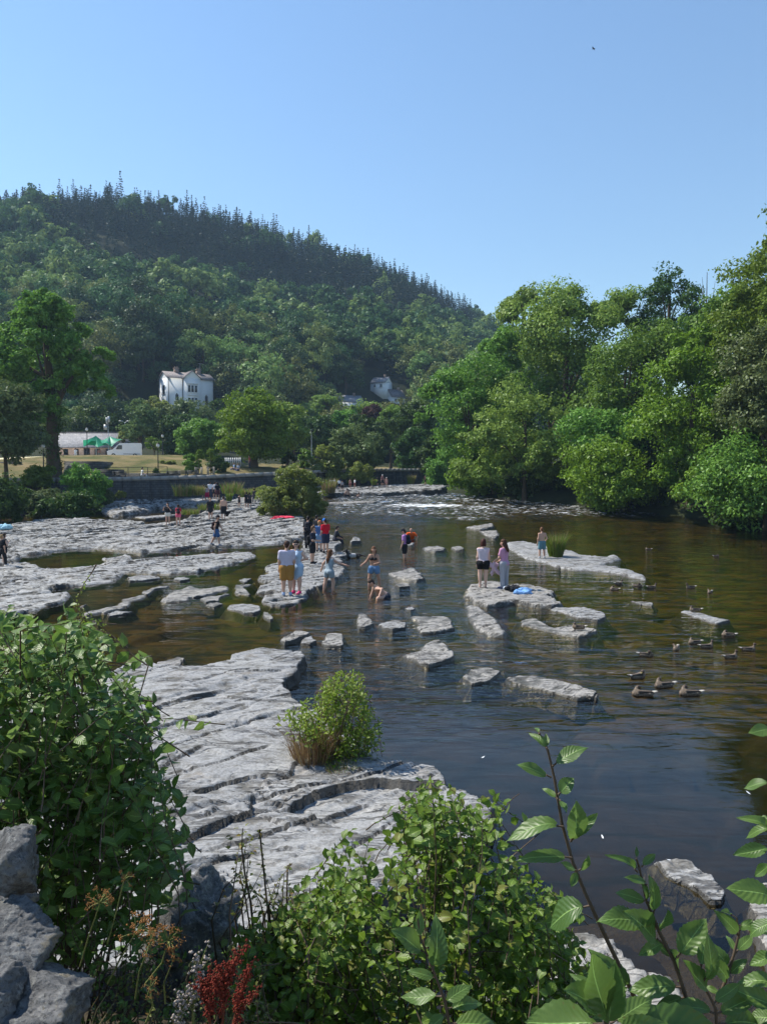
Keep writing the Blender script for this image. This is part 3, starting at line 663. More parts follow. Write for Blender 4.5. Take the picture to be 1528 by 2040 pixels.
# single rocks in the river: (label, outline, height, group)
SL = 'slabs and rocks standing in the river'
SLABS = [
 ('small pale slab beside the green pool, dark along its front edge', [(251, 1158), (259, 1151), (283, 1146), (302, 1148), (323, 1153), (295, 1157), (257, 1160)], .13),
 ('thin pale sliver trailing off the long stripe of slabs', [(283, 1181), (304, 1172), (316, 1168), (345, 1167), (332, 1172), (313, 1175), (292, 1186)], .09),
 ('long pale slab in the brown pool, beyond the leafy green shrub', [(157, 1226), (179, 1218), (219, 1210), (240, 1195), (290, 1186), (293, 1192), (271, 1200), (269, 1205), (250, 1214), (212, 1221), (172, 1227)], .12),
 ('flat sliver tucked along the front of the long pale slab', [(212, 1226), (231, 1219), (269, 1219), (247, 1225), (217, 1230)], .08),
 ('tiny pale stone between the shelf and the long pale slab', [(160, 1209), (176, 1204), (168, 1210)], .07),
 ('tiny pale stone just above the yellow-green bush', [(184, 1240), (199, 1232), (193, 1241)], .07),
 ('small rock in the patch of still water that mirrors the house', [(344, 1157), (352, 1151), (371, 1150), (378, 1156), (359, 1160)], .12),
 ('longest stripe of slab in the pool, pale with dark gaps', [(315, 1199), (326, 1188), (342, 1179), (359, 1173), (380, 1167), (406, 1173), (451, 1166), (460, 1167), (460, 1177), (441, 1181), (406, 1188), (378, 1193), (373, 1198), (328, 1202)], .14),
 ('knobbly slab at the right tip of the longest stripe', [(465, 1175), (463, 1165), (510, 1163), (507, 1168), (488, 1171), (500, 1181), (498, 1187), (465, 1184)], .12),
 ('small low stone behind the knobbly slab, near mossy water', [(473, 1157), (486, 1153), (503, 1154), (488, 1162)], .1),
 ('bent slab in front of the longest stripe', [(402, 1195), (411, 1190), (437, 1188), (446, 1182), (464, 1185), (441, 1191), (437, 1198), (411, 1201)], .1),
 ('short oval slab in front of the bent slab', [(408, 1208), (420, 1201), (441, 1203), (444, 1206), (427, 1212)], .09),
 ('broad broken slab left of the small ragged one', [(450, 1214), (453, 1206), (479, 1204), (503, 1204), (521, 1210), (519, 1219), (510, 1224), (486, 1225), (474, 1221)], .13),
 ('small ragged slab behind the pair of split stones', [(518, 1230), (524, 1219), (550, 1227), (547, 1236), (538, 1239)], .12),
 ('dark sided slab, larger of the split pair of stones', [(557, 1279), (578, 1259), (604, 1256), (622, 1263), (617, 1269), (599, 1276), (583, 1283), (567, 1287)], .24),
 ('smaller pale half of the split pair of stones', [(595, 1287), (604, 1274), (622, 1267), (631, 1280), (619, 1289)], .17),
 ('smooth pale boxy slab right of the split pair', [(634, 1284), (648, 1265), (669, 1263), (686, 1265), (689, 1275), (680, 1293), (654, 1292)], .2),
 ('upright knobbly rock left of the low dark fronted slab', [(703, 1245), (706, 1225), (724, 1222), (741, 1225), (743, 1235), (752, 1240), (748, 1247), (729, 1254), (714, 1255)], .2),
 ('low slab with a dark undercut front, left of the square slab', [(753, 1247), (763, 1240), (792, 1237), (808, 1246), (808, 1254), (782, 1259), (763, 1254)], .17),
 ('square tan slab with a diagonal crack', [(820, 1231), (886, 1229), (900, 1237), (901, 1254), (868, 1262), (839, 1263), (826, 1242)], .15),
 ('pointed tan slab standing alone below the square slab', [(801, 1308), (839, 1301), (834, 1289), (855, 1278), (879, 1276), (901, 1288), (905, 1309), (897, 1318), (850, 1331), (829, 1319)], .2),
 ('small dark boulder alone in the water right of the sitting man', [(697, 1077), (703, 1071), (713, 1071), (721, 1076), (721, 1081), (698, 1083)], .32),
 ('low chain of dark stones left of the single round one', [(837, 1093), (849, 1090), (875, 1088), (890, 1095), (889, 1099), (866, 1100), (847, 1097)], .22),
 ('round dark stone at the right end of the stone chain', [(898, 1093), (906, 1089), (919, 1090), (924, 1096), (921, 1099), (904, 1099)], .25),
 ('dark wedge of rock behind the man in the pink shirt', [(809, 1088), (820, 1081), (826, 1083), (822, 1088)], .15),
 ('pale slab awash behind the crouching bather', [(766, 1144), (799, 1138), (814, 1132), (828, 1133), (840, 1142), (841, 1151), (845, 1156), (835, 1161), (818, 1157), (787, 1153)], .2),
 ('low dark edged slab beside the crouching bather', [(786, 1166), (818, 1163), (816, 1170), (795, 1172)], .1),
 ('little pale rock just awash above the square slab', [(806, 1213), (822, 1211), (830, 1214), (818, 1219)], .06),
 ('jagged rock out in the channel above the boy\'s ledge', [(925, 1052), (948, 1048), (981, 1044), (986, 1051), (957, 1058)], .3),
 ('stepped rock below the jagged one, above the boy\'s ledge', [(951, 1059), (990, 1058), (998, 1065), (990, 1075), (975, 1075), (969, 1070)], .28),
 ('long ledge carrying the boy and the tuft of reeds', [(1009, 1082), (1043, 1080), (1072, 1085), (1096, 1091), (1125, 1097), (1143, 1099), (1163, 1108), (1199, 1111), (1225, 1108), (1237, 1116), (1213, 1122), (1193, 1130), (1231, 1132), (1272, 1144), (1293, 1151), (1284, 1157), (1252, 1151), (1219, 1142), (1184, 1138), (1143, 1138), (1110, 1132), (1084, 1123), (1051, 1116), (1025, 1105), (1010, 1091)], .16),
 ('broad layered rock the two women stand on', [(923, 1188), (934, 1172), (960, 1163), (998, 1163), (1019, 1170), (1063, 1170), (1104, 1185), (1110, 1190), (1090, 1192), (1122, 1208), (1101, 1214), (1060, 1212), (1028, 1205), (1001, 1209), (969, 1212), (939, 1204)], .22),
 ('tall smooth leaning slab in front of the women\'s rock', [(917, 1211), (945, 1205), (966, 1213), (995, 1234), (1003, 1247), (1014, 1264), (1006, 1272), (966, 1271), (943, 1260), (930, 1247)], .24),
 ('smooth grey slab tapering off the women\'s rock', [(1095, 1215), (1123, 1211), (1165, 1211), (1197, 1224), (1201, 1233), (1189, 1239), (1155, 1233)], .15),
 ('forked slab on which a duck rests, below the smooth grey slab', [(1037, 1247), (1040, 1237), (1068, 1235), (1089, 1247), (1105, 1253), (1142, 1250), (1189, 1258), (1178, 1271), (1155, 1274), (1116, 1269), (1068, 1256)], .14),
 ('small slab barely above water among the ducks', [(1248, 1198), (1278, 1199), (1305, 1204), (1301, 1210), (1276, 1206)], .07),
 ('narrow slanting slab with one duck sitting on it', [(1346, 1219), (1374, 1214), (1392, 1219), (1426, 1230), (1449, 1239), (1426, 1243), (1396, 1236), (1367, 1227)], .1),
 ('short crusty rock left of the long humped slab', [(922, 1353), (932, 1335), (971, 1330), (1008, 1340), (1001, 1348), (966, 1363), (937, 1368)], .1),
 ('long humped slab trailing into the ripples', [(1006, 1350), (1065, 1349), (1119, 1359), (1187, 1384), (1192, 1397), (1148, 1399), (1079, 1377), (1020, 1360)], .12),
 ('long cracked slab in the dark water behind the tall leafy shoots', [(1290, 1718), (1332, 1713), (1380, 1721), (1415, 1749), (1441, 1777), (1444, 1810), (1425, 1812), (1390, 1785), (1373, 1772), (1328, 1750)], .08),
 ('pale block beside the big shelf, at the edge of the leafy shrub', [(253, 1350), (265, 1318), (285, 1310), (303, 1322), (308, 1340), (280, 1352)], .2),
 ('small pale stone lying off the big shelf', [(305, 1325), (330, 1315), (360, 1309), (372, 1315), (365, 1329), (330, 1338), (310, 1338)], .13),
 ('thin slab behind the girl in red, in dark water', [(266, 1031), (300, 1028), (366, 1025), (330, 1030), (290, 1034)], .15),
 ('sunlit flat rock under the shaded left bank', [(70, 1042), (80, 1036), (110, 1035), (112, 1041), (95, 1043)], .2),
 ('dark shelf at the edge of the rapids beside the round willow', [(640, 1003), (690, 999), (752, 1000), (745, 1003), (690, 1004)], .25),
]
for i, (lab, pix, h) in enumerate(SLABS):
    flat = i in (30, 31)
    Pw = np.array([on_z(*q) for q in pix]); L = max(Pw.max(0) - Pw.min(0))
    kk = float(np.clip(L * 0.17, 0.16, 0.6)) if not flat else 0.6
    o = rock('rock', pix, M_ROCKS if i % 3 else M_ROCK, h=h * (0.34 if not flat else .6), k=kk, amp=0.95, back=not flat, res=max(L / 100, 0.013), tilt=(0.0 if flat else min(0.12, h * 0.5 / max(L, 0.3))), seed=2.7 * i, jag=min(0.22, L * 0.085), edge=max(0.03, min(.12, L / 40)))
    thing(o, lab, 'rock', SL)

# ------------------------------------------------------------------ bank under the camera
xs = np.linspace(-7, 5, 150); ys = np.linspace(-3, 8.2, 140); X, Y, F = grid(xs, ys)
def bank_z(x, y):
    top = 2.35 - 0.32 * np.clip(x + 1, -2, 6) * 0.9
    e = 5.3 - 0.28 * np.clip(x + 1.5, -3, 6)
    return np.maximum(-0.8, top * (1 - sstep(1.6, e, y)) + 0.3 * (1 - sstep(e - .3, e + 1.4, y)) - 0.55 * sstep(e + .2, e + 1.6, y)) + 0.16 * (fbm(x * 1.6, y * 1.6, 4) - .5)
o = surface('river_bank', X, Y, bank_z(X, Y), F, None, M_SOIL); kind(o, 'structure')

# ------------------------------------------------------------------ haze in the valley
def make_haze():
    t = NT('haze'); v = t.n('VolumePrincipled', {'Color': (0.5, 0.72, 1.0, 1), 'Density': 0.00022, 'Anisotropy': 0.2})
    t.l(v.outputs[0], t.out.inputs['Volume'])
    o = MB().box((-400, -14, -3.6), (460, 710, 262)).build('haze', t.m); kind(o, 'stuff'); o.display_type = 'WIRE'
    return o
make_haze()
# ------------------------------------------------------------------ trees
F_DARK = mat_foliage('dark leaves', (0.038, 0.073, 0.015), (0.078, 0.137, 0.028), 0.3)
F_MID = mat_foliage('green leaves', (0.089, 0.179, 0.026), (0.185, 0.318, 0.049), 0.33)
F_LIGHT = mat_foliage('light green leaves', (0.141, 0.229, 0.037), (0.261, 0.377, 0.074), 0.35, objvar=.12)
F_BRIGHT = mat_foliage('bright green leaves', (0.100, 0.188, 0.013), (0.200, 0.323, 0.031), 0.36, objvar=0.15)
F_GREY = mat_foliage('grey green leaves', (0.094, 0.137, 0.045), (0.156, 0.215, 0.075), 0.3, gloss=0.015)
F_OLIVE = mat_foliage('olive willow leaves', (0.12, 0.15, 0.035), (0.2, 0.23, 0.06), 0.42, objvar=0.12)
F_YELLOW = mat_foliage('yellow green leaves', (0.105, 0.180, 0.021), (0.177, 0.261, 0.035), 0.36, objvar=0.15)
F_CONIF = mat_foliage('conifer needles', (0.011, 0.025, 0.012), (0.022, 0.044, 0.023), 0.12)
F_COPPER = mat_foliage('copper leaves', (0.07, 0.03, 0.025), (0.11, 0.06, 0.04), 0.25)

def tree(name, label, box, Y, mat, cat='tree', n=24, lr=0.36, per=420, size=0.26, group=None, base=None, depth=None, trunk=True, low=-0.85, ground=None, seed=None, bark=None, flat=0.85, boxes=None, tr=None, inner=0.45, up=0.35):
    """box = crown outline as seen (x0,y0,x1,y1); more crown masses may follow in boxes"""
    r = np.random.RandomState(seed if seed is not None else int(abs(box[0] * 7 + box[1] * 3 + Y)) % 9999)
    allc, allr = [], []
    bl = [(*box, 0.0)] + [(b if len(b) == 5 else (*b, 0.0)) for b in (boxes or [])]
    tot = sum((b[2] - b[0]) * (b[3] - b[1]) for b in bl)
    tops = []
    for b in bl:
        yb = Y + b[4]
        c = at_depth((b[0] + b[2]) / 2, (b[1] + b[3]) / 2, yb)
        rx = (b[2] - b[0]) / 2 / FPX * yb; rz = (b[3] - b[1]) / 2 / FPX * yb
        ry = depth or min(rx, 1.3 * rz) if depth is None else depth
        k = max(4, int(round(n * (b[2] - b[0]) * (b[3] - b[1]) / tot)))
        cs, rs = lobes(r, c, (rx, ry, rz), k, lr, low, inner)
        allc.append(cs); allr.append(rs); tops.append(c)
    cs = np.concatenate(allc); rs = np.concatenate(allr)
    c = tops[0]
    gx = pxx(base[0], Y) if base else c[0]
    gz = ground if ground is not None else (float(rland(gx, Y)) if gx > 0 and px_right(gx, Y) else float(land(gx, Y)))
    root = empty(name, (gx, Y, gz), label, cat, group)
    off = np.array([gx, Y, gz])
    V, F = cards(r, cs - off, rs * 1.12, int(per * 1.35), size, flat=flat, up=up)
    mb = MB(); mb.add(V, F); mb.build('crown', mat, root)
    if trunk:
        mb = MB(); hgt = c[2] - gz
        r0 = tr or max(0.1, 0.03 * (hgt + 2))
        tg = [(cs[i] - off) for i in r.choice(len(cs), min(7, len(cs)), replace=False)]
        trunk_mb(mb, r, (0, 0, -0.3), c - off + np.array([0, 0, 0.2 * hgt]), r0, r0 * 0.3, tg)
        mb.build('trunk', bark or M_BARK, root, smooth=True)
    return root
def hill_hit(px, py, y0=176.0, y1=420.0):
    """the hillside seen at a pixel"""
    d = ray(px, py)
    for Y in np.arange(y0, y1, .5):
        x = d[0] / d[1] * Y; z = HC + d[2] / d[1] * Y
        if z <= float(land(x, Y)): return np.array([x, Y, z])
    return at_depth(px, py, 230)
def px_right(x, Y): return x > np.interp(Y, EYs, EXs) - 3

# right bank
G = 'trees along the right bank'
tree('tree', 'dark full sycamore where the right bank trees begin, overhanging the bend', (858, 690, 1010, 960), 98, F_MID, n=42, per=420, size=.24, group=G, boxes=[(835, 740, 900, 880, 2), (945, 640, 1040, 780, 3)])
tree('tree', 'feathery pale tree top rising behind the dark sycamore', (985, 575, 1100, 720), 112, F_LIGHT, n=26, per=300, size=.28, group=G, ground=3)
tree('tree', 'large light green ash with the rounded highest crown of the bank middle', (1040, 562, 1215, 790), 98, F_LIGHT, n=46, per=420, size=.24, group=G, boxes=[(1180, 575, 1290, 700, 2)])
tree('tree', 'pale weeping tree with silvery branches low over the water', (955, 740, 1135, 985), 86, F_LIGHT, n=50, lr=.3, per=380, size=.2, group=G, boxes=[(905, 840, 1010, 1000, -1), (1040, 850, 1150, 990, 1)])
tree('tree', 'bright bush of foliage touching the water at the bend', (898, 880, 985, 1002), 92, F_BRIGHT, n=22, per=300, size=.2, group=G, ground=.6, trunk=False)
tree('tree', 'broad sycamore with yellowish clumps in the middle of the bank', (1160, 660, 1330, 900), 84, F_MID, n=48, per=420, size=.21, group=G, boxes=[(1230, 610, 1370, 760, 3)])
tree('tree', 'dark leaved tree standing taller behind the middle sycamore', (1262, 545, 1405, 730), 98, F_DARK, n=34, lr=.32, per=330, size=.22, group=G)
tree('tree', 'vivid green alder leaning over the dark pool', (1275, 690, 1480, 940), 70, F_BRIGHT, n=52, per=440, size=.18, group=G, boxes=[(1330, 650, 1440, 760, 1), (1300, 850, 1420, 1010, -2)])
tree('tree', 'low vivid green branches sweeping down to the water', (1110, 880, 1300, 1018), 75, F_BRIGHT, n=40, per=400, size=.18, group=G, ground=.5, boxes=[(1180, 930, 1320, 1030, -3)])
tree('tree', 'tallest tree, rising out of the top of the bank at the picture edge', (1468, 395, 1690, 720), 66, F_YELLOW, n=60, lr=.3, per=480, size=.18, group=G, boxes=[(1428, 560, 1600, 760, -1), (1500, 400, 1600, 520, 0)])
tree('tree', 'greyish green tree below the tallest one', (1440, 640, 1620, 900), 61, F_GREY, n=46, per=440, size=.17, group=G)
tree('tree', 'shadowy overhanging tree low at the edge of the dark pool', (1390, 880, 1660, 1050), 58, F_MID, n=44, per=420, size=.16, group=G, ground=.5)
tree('tree', 'mid green tree filling the gap between ash and alder', (1120, 800, 1290, 985), 80, F_MID, n=44, per=380, size=.2, group=G)
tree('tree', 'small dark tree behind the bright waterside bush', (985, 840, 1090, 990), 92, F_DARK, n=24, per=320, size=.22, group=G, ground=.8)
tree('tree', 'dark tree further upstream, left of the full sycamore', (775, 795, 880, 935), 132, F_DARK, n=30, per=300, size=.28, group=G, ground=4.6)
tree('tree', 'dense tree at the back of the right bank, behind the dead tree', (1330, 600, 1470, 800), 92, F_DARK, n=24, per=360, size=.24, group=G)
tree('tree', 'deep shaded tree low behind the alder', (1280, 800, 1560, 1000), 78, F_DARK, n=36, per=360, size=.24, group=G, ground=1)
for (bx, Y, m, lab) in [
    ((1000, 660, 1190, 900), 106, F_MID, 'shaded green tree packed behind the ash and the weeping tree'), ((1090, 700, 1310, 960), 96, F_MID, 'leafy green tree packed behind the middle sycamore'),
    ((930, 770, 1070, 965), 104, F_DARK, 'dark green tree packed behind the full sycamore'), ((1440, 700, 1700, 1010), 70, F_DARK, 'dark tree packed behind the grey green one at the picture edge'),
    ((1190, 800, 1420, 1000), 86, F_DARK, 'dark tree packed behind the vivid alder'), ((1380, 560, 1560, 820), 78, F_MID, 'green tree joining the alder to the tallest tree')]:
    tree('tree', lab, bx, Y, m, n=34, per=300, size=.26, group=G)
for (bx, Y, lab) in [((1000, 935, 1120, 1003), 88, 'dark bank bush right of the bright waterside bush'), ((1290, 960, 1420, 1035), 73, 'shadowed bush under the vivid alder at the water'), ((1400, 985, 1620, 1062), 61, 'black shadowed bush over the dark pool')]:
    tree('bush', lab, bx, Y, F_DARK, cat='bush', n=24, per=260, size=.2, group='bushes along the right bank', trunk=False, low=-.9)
tree('bush', 'low bush where the far wall meets the right bank', (845, 900, 930, 985), 117, F_MID, cat='bush', n=24, per=280, size=.22, trunk=False, ground=2)
# the dead tree against the sky
p = at_depth(1408, 700, 88); root = empty('dead_tree', (p[0], 88, float(rland(p[0], 88))), 'bare dead tree, leafless twigs against the sky between two green crowns', 'tree')
mb = MB(); off = np.array(root.location); r = np.random.RandomState(4)
tp = at_depth(1407, 545, 88) - off
trunk_mb(mb, r, (0, 0, 0), tp, .22, .03, ()); mb.build('trunk', M_BARK, root)
mb = MB()
for (x, y) in ((1394, 565), (1424, 560), (1388, 590), (1422, 580), (1398, 552), (1430, 610), (1385, 620)):
    e = at_depth(x, y, 88 + r.uniform(-1, 1)) - off; b = tp * (0.55 + 0.25 * r.rand())
    mb.tube([b, (b + e) / 2 + (0, 0, .2), e], [.06, .045, .015], 5)
mb.build('branch', M_BARK, root)

# left bank and park
G = 'park trees on the left bank'
t = tree('tree', 'great tree left of the stone building with an ivy clad trunk', (-10, 585, 185, 800), 84, F_MID, n=110, lr=.24, per=430, size=.22, group=G, base=(112, 950), trunk=False, boxes=[(150, 700, 228, 800, 2), (10, 760, 130, 850, -2), (20, 572, 160, 660, 0), (-60, 650, 60, 860, 1), (150, 680, 232, 800, -1), (90, 690, 175, 800, -1.5)])
mb = MB(); hz = at_depth(100, 620, 84)[2] - t.location[2]
r = np.random.RandomState(8); tg = [np.array((r.uniform(-6, 4), r.uniform(-2, 2), hz * r.uniform(.55, 1.0))) for _ in range(9)]
trunk_mb(mb, r, (0, 0, -.4), (-.8, 0, hz), .75, .2, tg, sides=9); mb.build('trunk', M_BARK, t, smooth=True)
zz = np.linspace(.6, hz * .62, 26); cs = np.stack([-.8 * zz / hz + r.uniform(-.25, .25, 26), r.uniform(-.3, .2, 26), zz], 1)
V, F = cards(r, cs, np.full(26, .95) * (1.15 - .25 * np.abs(np.linspace(-1, 1, 26))), 170, .15); mb = MB(); mb.add(V, F); mb.build('ivy', F_DARK, t)
tree('tree', 'grey green willow at the left picture edge', (-70, 762, 92, 930), 77, F_GREY, n=44, per=420, size=.19, group=G)
#tree('tree', 'hanging leafy bough beside the great tree, above the slate roof', (150, 700, 228, 800), 86, F_MID, n=18, per=300, size=.2, group=G)
tree('tree', 'dark yew like tree behind the slate roof', (125, 808, 232, 905), 150, F_DARK, n=30, per=300, size=.34, group=G)
tree('tree', 'slender grey willow with a bare lower trunk right of the white van', (252, 800, 316, 888), 136, F_GREY, n=26, per=300, size=.26, group=G, base=(279, 905), tr=.5)
tree('tree', 'young yellowish tree right behind the white van', (293, 868, 322, 902), 128, F_YELLOW, n=10, per=160, size=.2, group=G)
tree('tree', 'slim young tree just above the white van roof', (233, 858, 262, 905), 140, F_OLIVE, n=10, per=160, size=.2, group=G)
tree('tree', 'dark rounded tree between the willow and the big bright tree', (318, 825, 420, 915), 138, F_DARK, n=30, per=320, size=.3, group=G)
tree('tree', 'leafy tree in front of the white house, left of its corner', (280, 787, 342, 850), 168, F_OLIVE, n=18, per=260, size=.34, group=G)
tree('tree', 'tree directly below the windows of the white house', (318, 803, 432, 880), 160, F_GREY, n=30, per=300, size=.34, group=G)
tree('tree', 'small tree hiding the foot of the white house on its far side', (405, 795, 446, 850), 172, F_DARK, n=14, per=240, size=.32, group=G)
tree('tree', 'wide green tree leaning over the clipped bushes', (352, 838, 450, 915), 116, F_MID, n=30, per=340, size=.24, group=G)
tree('tree', 'big bright round tree in the middle of the park', (440, 782, 570, 925), 106, F_BRIGHT, n=52, lr=.33, per=460, size=.23, group=G, base=(507, 945), tr=.55)
tree('tree', 'taller pale tree just behind the big bright park tree', (535, 795, 610, 900), 118, F_LIGHT, n=28, per=330, size=.26, group=G)
tree('tree', 'small pointed evergreen on the lawn, left one of two', (558, 897, 592, 938), 109, F_DARK, n=10, per=200, size=.18, group=G)
tree('tree', 'dark evergreen shrub on the lawn, right one of two', (590, 892, 622, 938), 111, F_MID, n=10, per=200, size=.18, group=G)
tree('tree', 'olive toned poplar behind the round waterside willow', (620, 880, 678, 972), 106, F_OLIVE, n=26, per=320, size=.2, group=G)
tree('tree', 'pale spreading willow above the far bathers', (655, 850, 764, 945), 112, F_GREY, n=40, per=360, size=.22, group=G, boxes=[(720, 870, 770, 940, 1)])
tree('bush', 'low pale willow bush just behind the far bathers', (688, 925, 746, 968), 105, F_OLIVE, cat='bush', n=18, per=260, size=.17, ground=2.6)
for i, (x0, y0, x1, y1, yy, m, lab) in enumerate([
    (598, 832, 668, 905, 140, F_DARK, 'shaded tree behind the park lamp mast'), (650, 815, 720, 900, 146, F_MID, 'mid green tree left of the copper one'), (700, 822, 770, 905, 142, F_DARK, 'dark tree over the far river wall'),
    (745, 805, 812, 900, 150, F_MID, 'tree closing the valley beyond the far wall'), (560, 820, 612, 890, 150, F_DARK, 'dark tree behind the pale one'), (790, 850, 850, 945, 126, F_DARK, 'dark tree where the far wall meets the right bank'),
    (690, 800, 770, 850, 175, F_LIGHT, 'rounded tree below the cottages'), (715, 808, 765, 850, 165, F_COPPER, 'copper leaved tree below the cottages'), (625, 785, 672, 830, 185, F_LIGHT, 'round pale tree left of the white cottage'), (835, 870, 880, 950, 120, F_DARK, 'dark low tree at the bend of the river')]):
    tree('tree', lab, (x0, y0, x1, y1), yy, m, n=26, per=280, size=.3, group=G)
# bushes
tree('bush', 'big round olive willow bush on the rock by the rapids', (512, 940, 640, 1045), 68, F_OLIVE, cat='bush', n=60, lr=.3, per=520, size=.11, ground=.9, boxes=[(555, 922, 634, 1000, 0), (508, 965, 585, 1040, -1), (580, 970, 645, 1040, -1)], low=-.95, trunk=False)
tree('bush', 'clipped dark green bush beside the tree guards', (364, 903, 403, 948), 95, F_MID, cat='bush', n=16, per=240, size=.14, trunk=False)
tree('bush', 'very dark round bush right of the tree guards', (418, 910, 456, 950), 97, F_DARK, cat='bush', n=16, per=240, size=.15, trunk=False)
tree('bush', 'dark shrub at the foot of the grass bank lamp', (303, 934, 326, 954), 92, F_DARK, cat='bush', n=10, per=160, size=.14, trunk=False)
tree('bush', 'scruffy bush half way up the dry grass bank', (318, 915, 350, 940), 104, F_OLIVE, cat='bush', n=8, per=120, size=.16, trunk=False)
tree('bush', 'yellow green shrub in front of the black lamp on the left', (28, 928, 112, 972), 78, F_YELLOW, cat='bush', n=20, per=280, size=.15, ground=3, trunk=False)
S = 'dark shrubs hanging over the shaded left bank'
tree('bush', 'dark tall shrub on the left bank at the picture edge', (-60, 945, 60, 1042), 64, F_DARK, cat='bush', n=34, per=380, size=.16, group=S, ground=.3)
tree('bush', 'greyish shrub trailing down the left bank', (45, 975, 150, 1034), 69, F_GREY, cat='bush', n=30, per=360, size=.14, group=S, ground=.5)
tree('bush', 'dark green shrub reaching up to the standing stone', (128, 932, 212, 1008), 74, F_MID, cat='bush', n=32, per=380, size=.16, group=S, ground=1)
tree('bush', 'grey bramble low at the river wall foot', (185, 975, 235, 1012), 76, F_GREY, cat='bush', n=16, per=240, size=.14, group=S, ground=1)
tree('bush', 'dark low thicket at the water edge under the left shrubs', (60, 990, 205, 1036), 67, F_DARK, cat='bush', n=26, per=300, size=.16, group=S, ground=.3)
tree('bush', 'small leafy bush growing on the rock ledge below the wall', (228, 975, 252, 995), 76, F_OLIVE, cat='bush', n=8, per=140, size=.12, trunk=False, ground=1.6)

# far wooded hillside
def broad_mesh(name, seed, mat, per=200, nl=22, size=.3):
    r = np.random.RandomState(seed); cs, rs = lobes(r, (0, 0, 6.4), (4.6, 4.6, 5.2), nl, .37, -.6)
    mb = MB(); V, F = cards(r, cs, rs, per, size, flat=.85, outw=.9); mb.add(V, F, 0)
    trunk_mb(mb, r, (0, 0, -1), (0, 0, 7), .3, .12, (), 1, 5)
    return mb.mesh(name, [mat, M_BARK])
def conifer_arrays(r, H=15.0, w=.2, dens=1.0, lean=0):
    P = []; N = []
    for z in np.arange(H * .16, H, .55 / dens):
        L = (H - z) * w * (0.75 + .5 * r.rand()) + .4
        nb = 6 if z < H * .75 else 5
        a0 = r.rand() * 6.28
        for b in range(nb):
            a = a0 + b * 6.28 / nb + r.uniform(-.3, .3)
            d = np.array([math.cos(a), math.sin(a), -.28 + .5 * (z / H) ** 3])
            for s in np.arange(.3, 1.01, .62 / max(L, .7)):
                P.append(np.array([0, 0, z]) + d * L * s + r.normal(size=3) * .1); N.append(L)
    P = np.array(P); n = len(P)
    t = unit(np.c_[P[:, :2], -.25 * np.ones(n) * np.linalg.norm(P[:, :2], axis=1)] + r.normal(size=(n, 3)) * .25)
    b = unit(np.cross(t, r.normal(size=(n, 3)))); l = (.42 + .25 * r.rand(n))[:, None]
    V = np.stack([P - t * l, P + b * l * .45, P + t * l, P - b * l * .45], 1).reshape(-1, 3)
    return V, np.arange(4 * n).reshape(n, 4)
def conifer_mesh(name, seed, H, w):
    r = np.random.RandomState(seed); mb = MB(); V, F = conifer_arrays(r, H, w); mb.add(V, F, 0)
    mb.tube([(0, 0, -1), (0, 0, H * .5), (0, 0, H - .2)], [.22, .12, .02], 5, 1)
    return mb.mesh(name, [F_CONIF, M_BARK])
HB_DARK = mat_foliage('hill oak leaves', (0.040, 0.086, 0.028), (0.077, 0.139, 0.043), 0.28, objvar=.8)
HB_PALE = mat_foliage('hill ash leaves', (0.118, 0.179, 0.048), (0.221, 0.284, 0.076), 0.3, objvar=.7)
BD = [broad_mesh('hill_tree', 20 + i, HB_DARK) for i in range(4)]; BP = [broad_mesh('hill_tree', 30 + i, HB_PALE) for i in range(4)]
CF = [conifer_mesh('conifer', 40 + i, h, w) for i, (h, w) in enumerate(((17, .3), (15, .34), (19, .26), (13, .36)))]
r = np.random.RandomState(77)
HOUSES = []           # (px0, px1, py top to keep clear, Y)
def clear_of_houses(x, Y, z, h, w):
    px, py = project(x, Y, z + h); hw = w / Y * FPX
    for a, b, t, bt, hy in HOUSES:
        if Y < hy + 2 and px + hw > a and px - hw < b and py < bt and project(x, Y, z)[1] > t: return False
        if abs(Y - hy) < 11 and px + hw > a - 5 and px - hw < b + 5: return False
    return True
COTT = [hill_hit(674, 818), hill_hit(738, 778), hill_hit(780, 806)]
HOUSES += [(300, 440, 735, 812, 203), (674, 722, 800, 812, COTT[0][1]), (736, 760, 757, 770, COTT[1][1]), (782, 806, 793, 801, COTT[2][1])]
spots = []
for Y in np.arange(176, 480, 5.6):
    step = 6.6 + (Y - 176) * .004
    for x in np.arange(pxx(-60, Y), pxx(1010, Y), step):
        xx = x + r.uniform(-2.2, 2.2); yy = Y + r.uniform(-2, 2)
        p = CX + FPX * xx / yy; R = np.interp(p, RPX, RYY)
        if yy > R + 14: continue
        spots.append((xx, yy, p, R))
for Y in np.arange(330, 560, 4.2):
    for x in np.arange(pxx(-40, Y), pxx(950, Y), 3.6):
        xx = x + r.uniform(-1.8, 1.8); yy = Y + r.uniform(-1.8, 1.8); p = CX + FPX * xx / yy; R = np.interp(p, RPX, RYY)
        if R - 42 < yy < R + 8: spots.append((xx, yy, p, R))
broad, con = [], []
for (x, Y, p, R) in spots:
    t = (Y - 172) / (R - 172); z = float(hill_z(np.float64(x), np.float64(Y)))
    if p > 1000 and r.rand() < .5: continue
    lim = np.interp(p, [0, 250, 420, 620, 850, 1000], [.80, .70, .66, .60, .62, .8]) + .22 * (vnoise(x * .03, Y * .03) - .5)
    isc = t > lim and p < 935 and r.rand() < .97 or (r.rand() < .03 and t > .2)
    (con if isc else broad).append((x, Y, z, t))
r.shuffle(con); r.shuffle(broad)
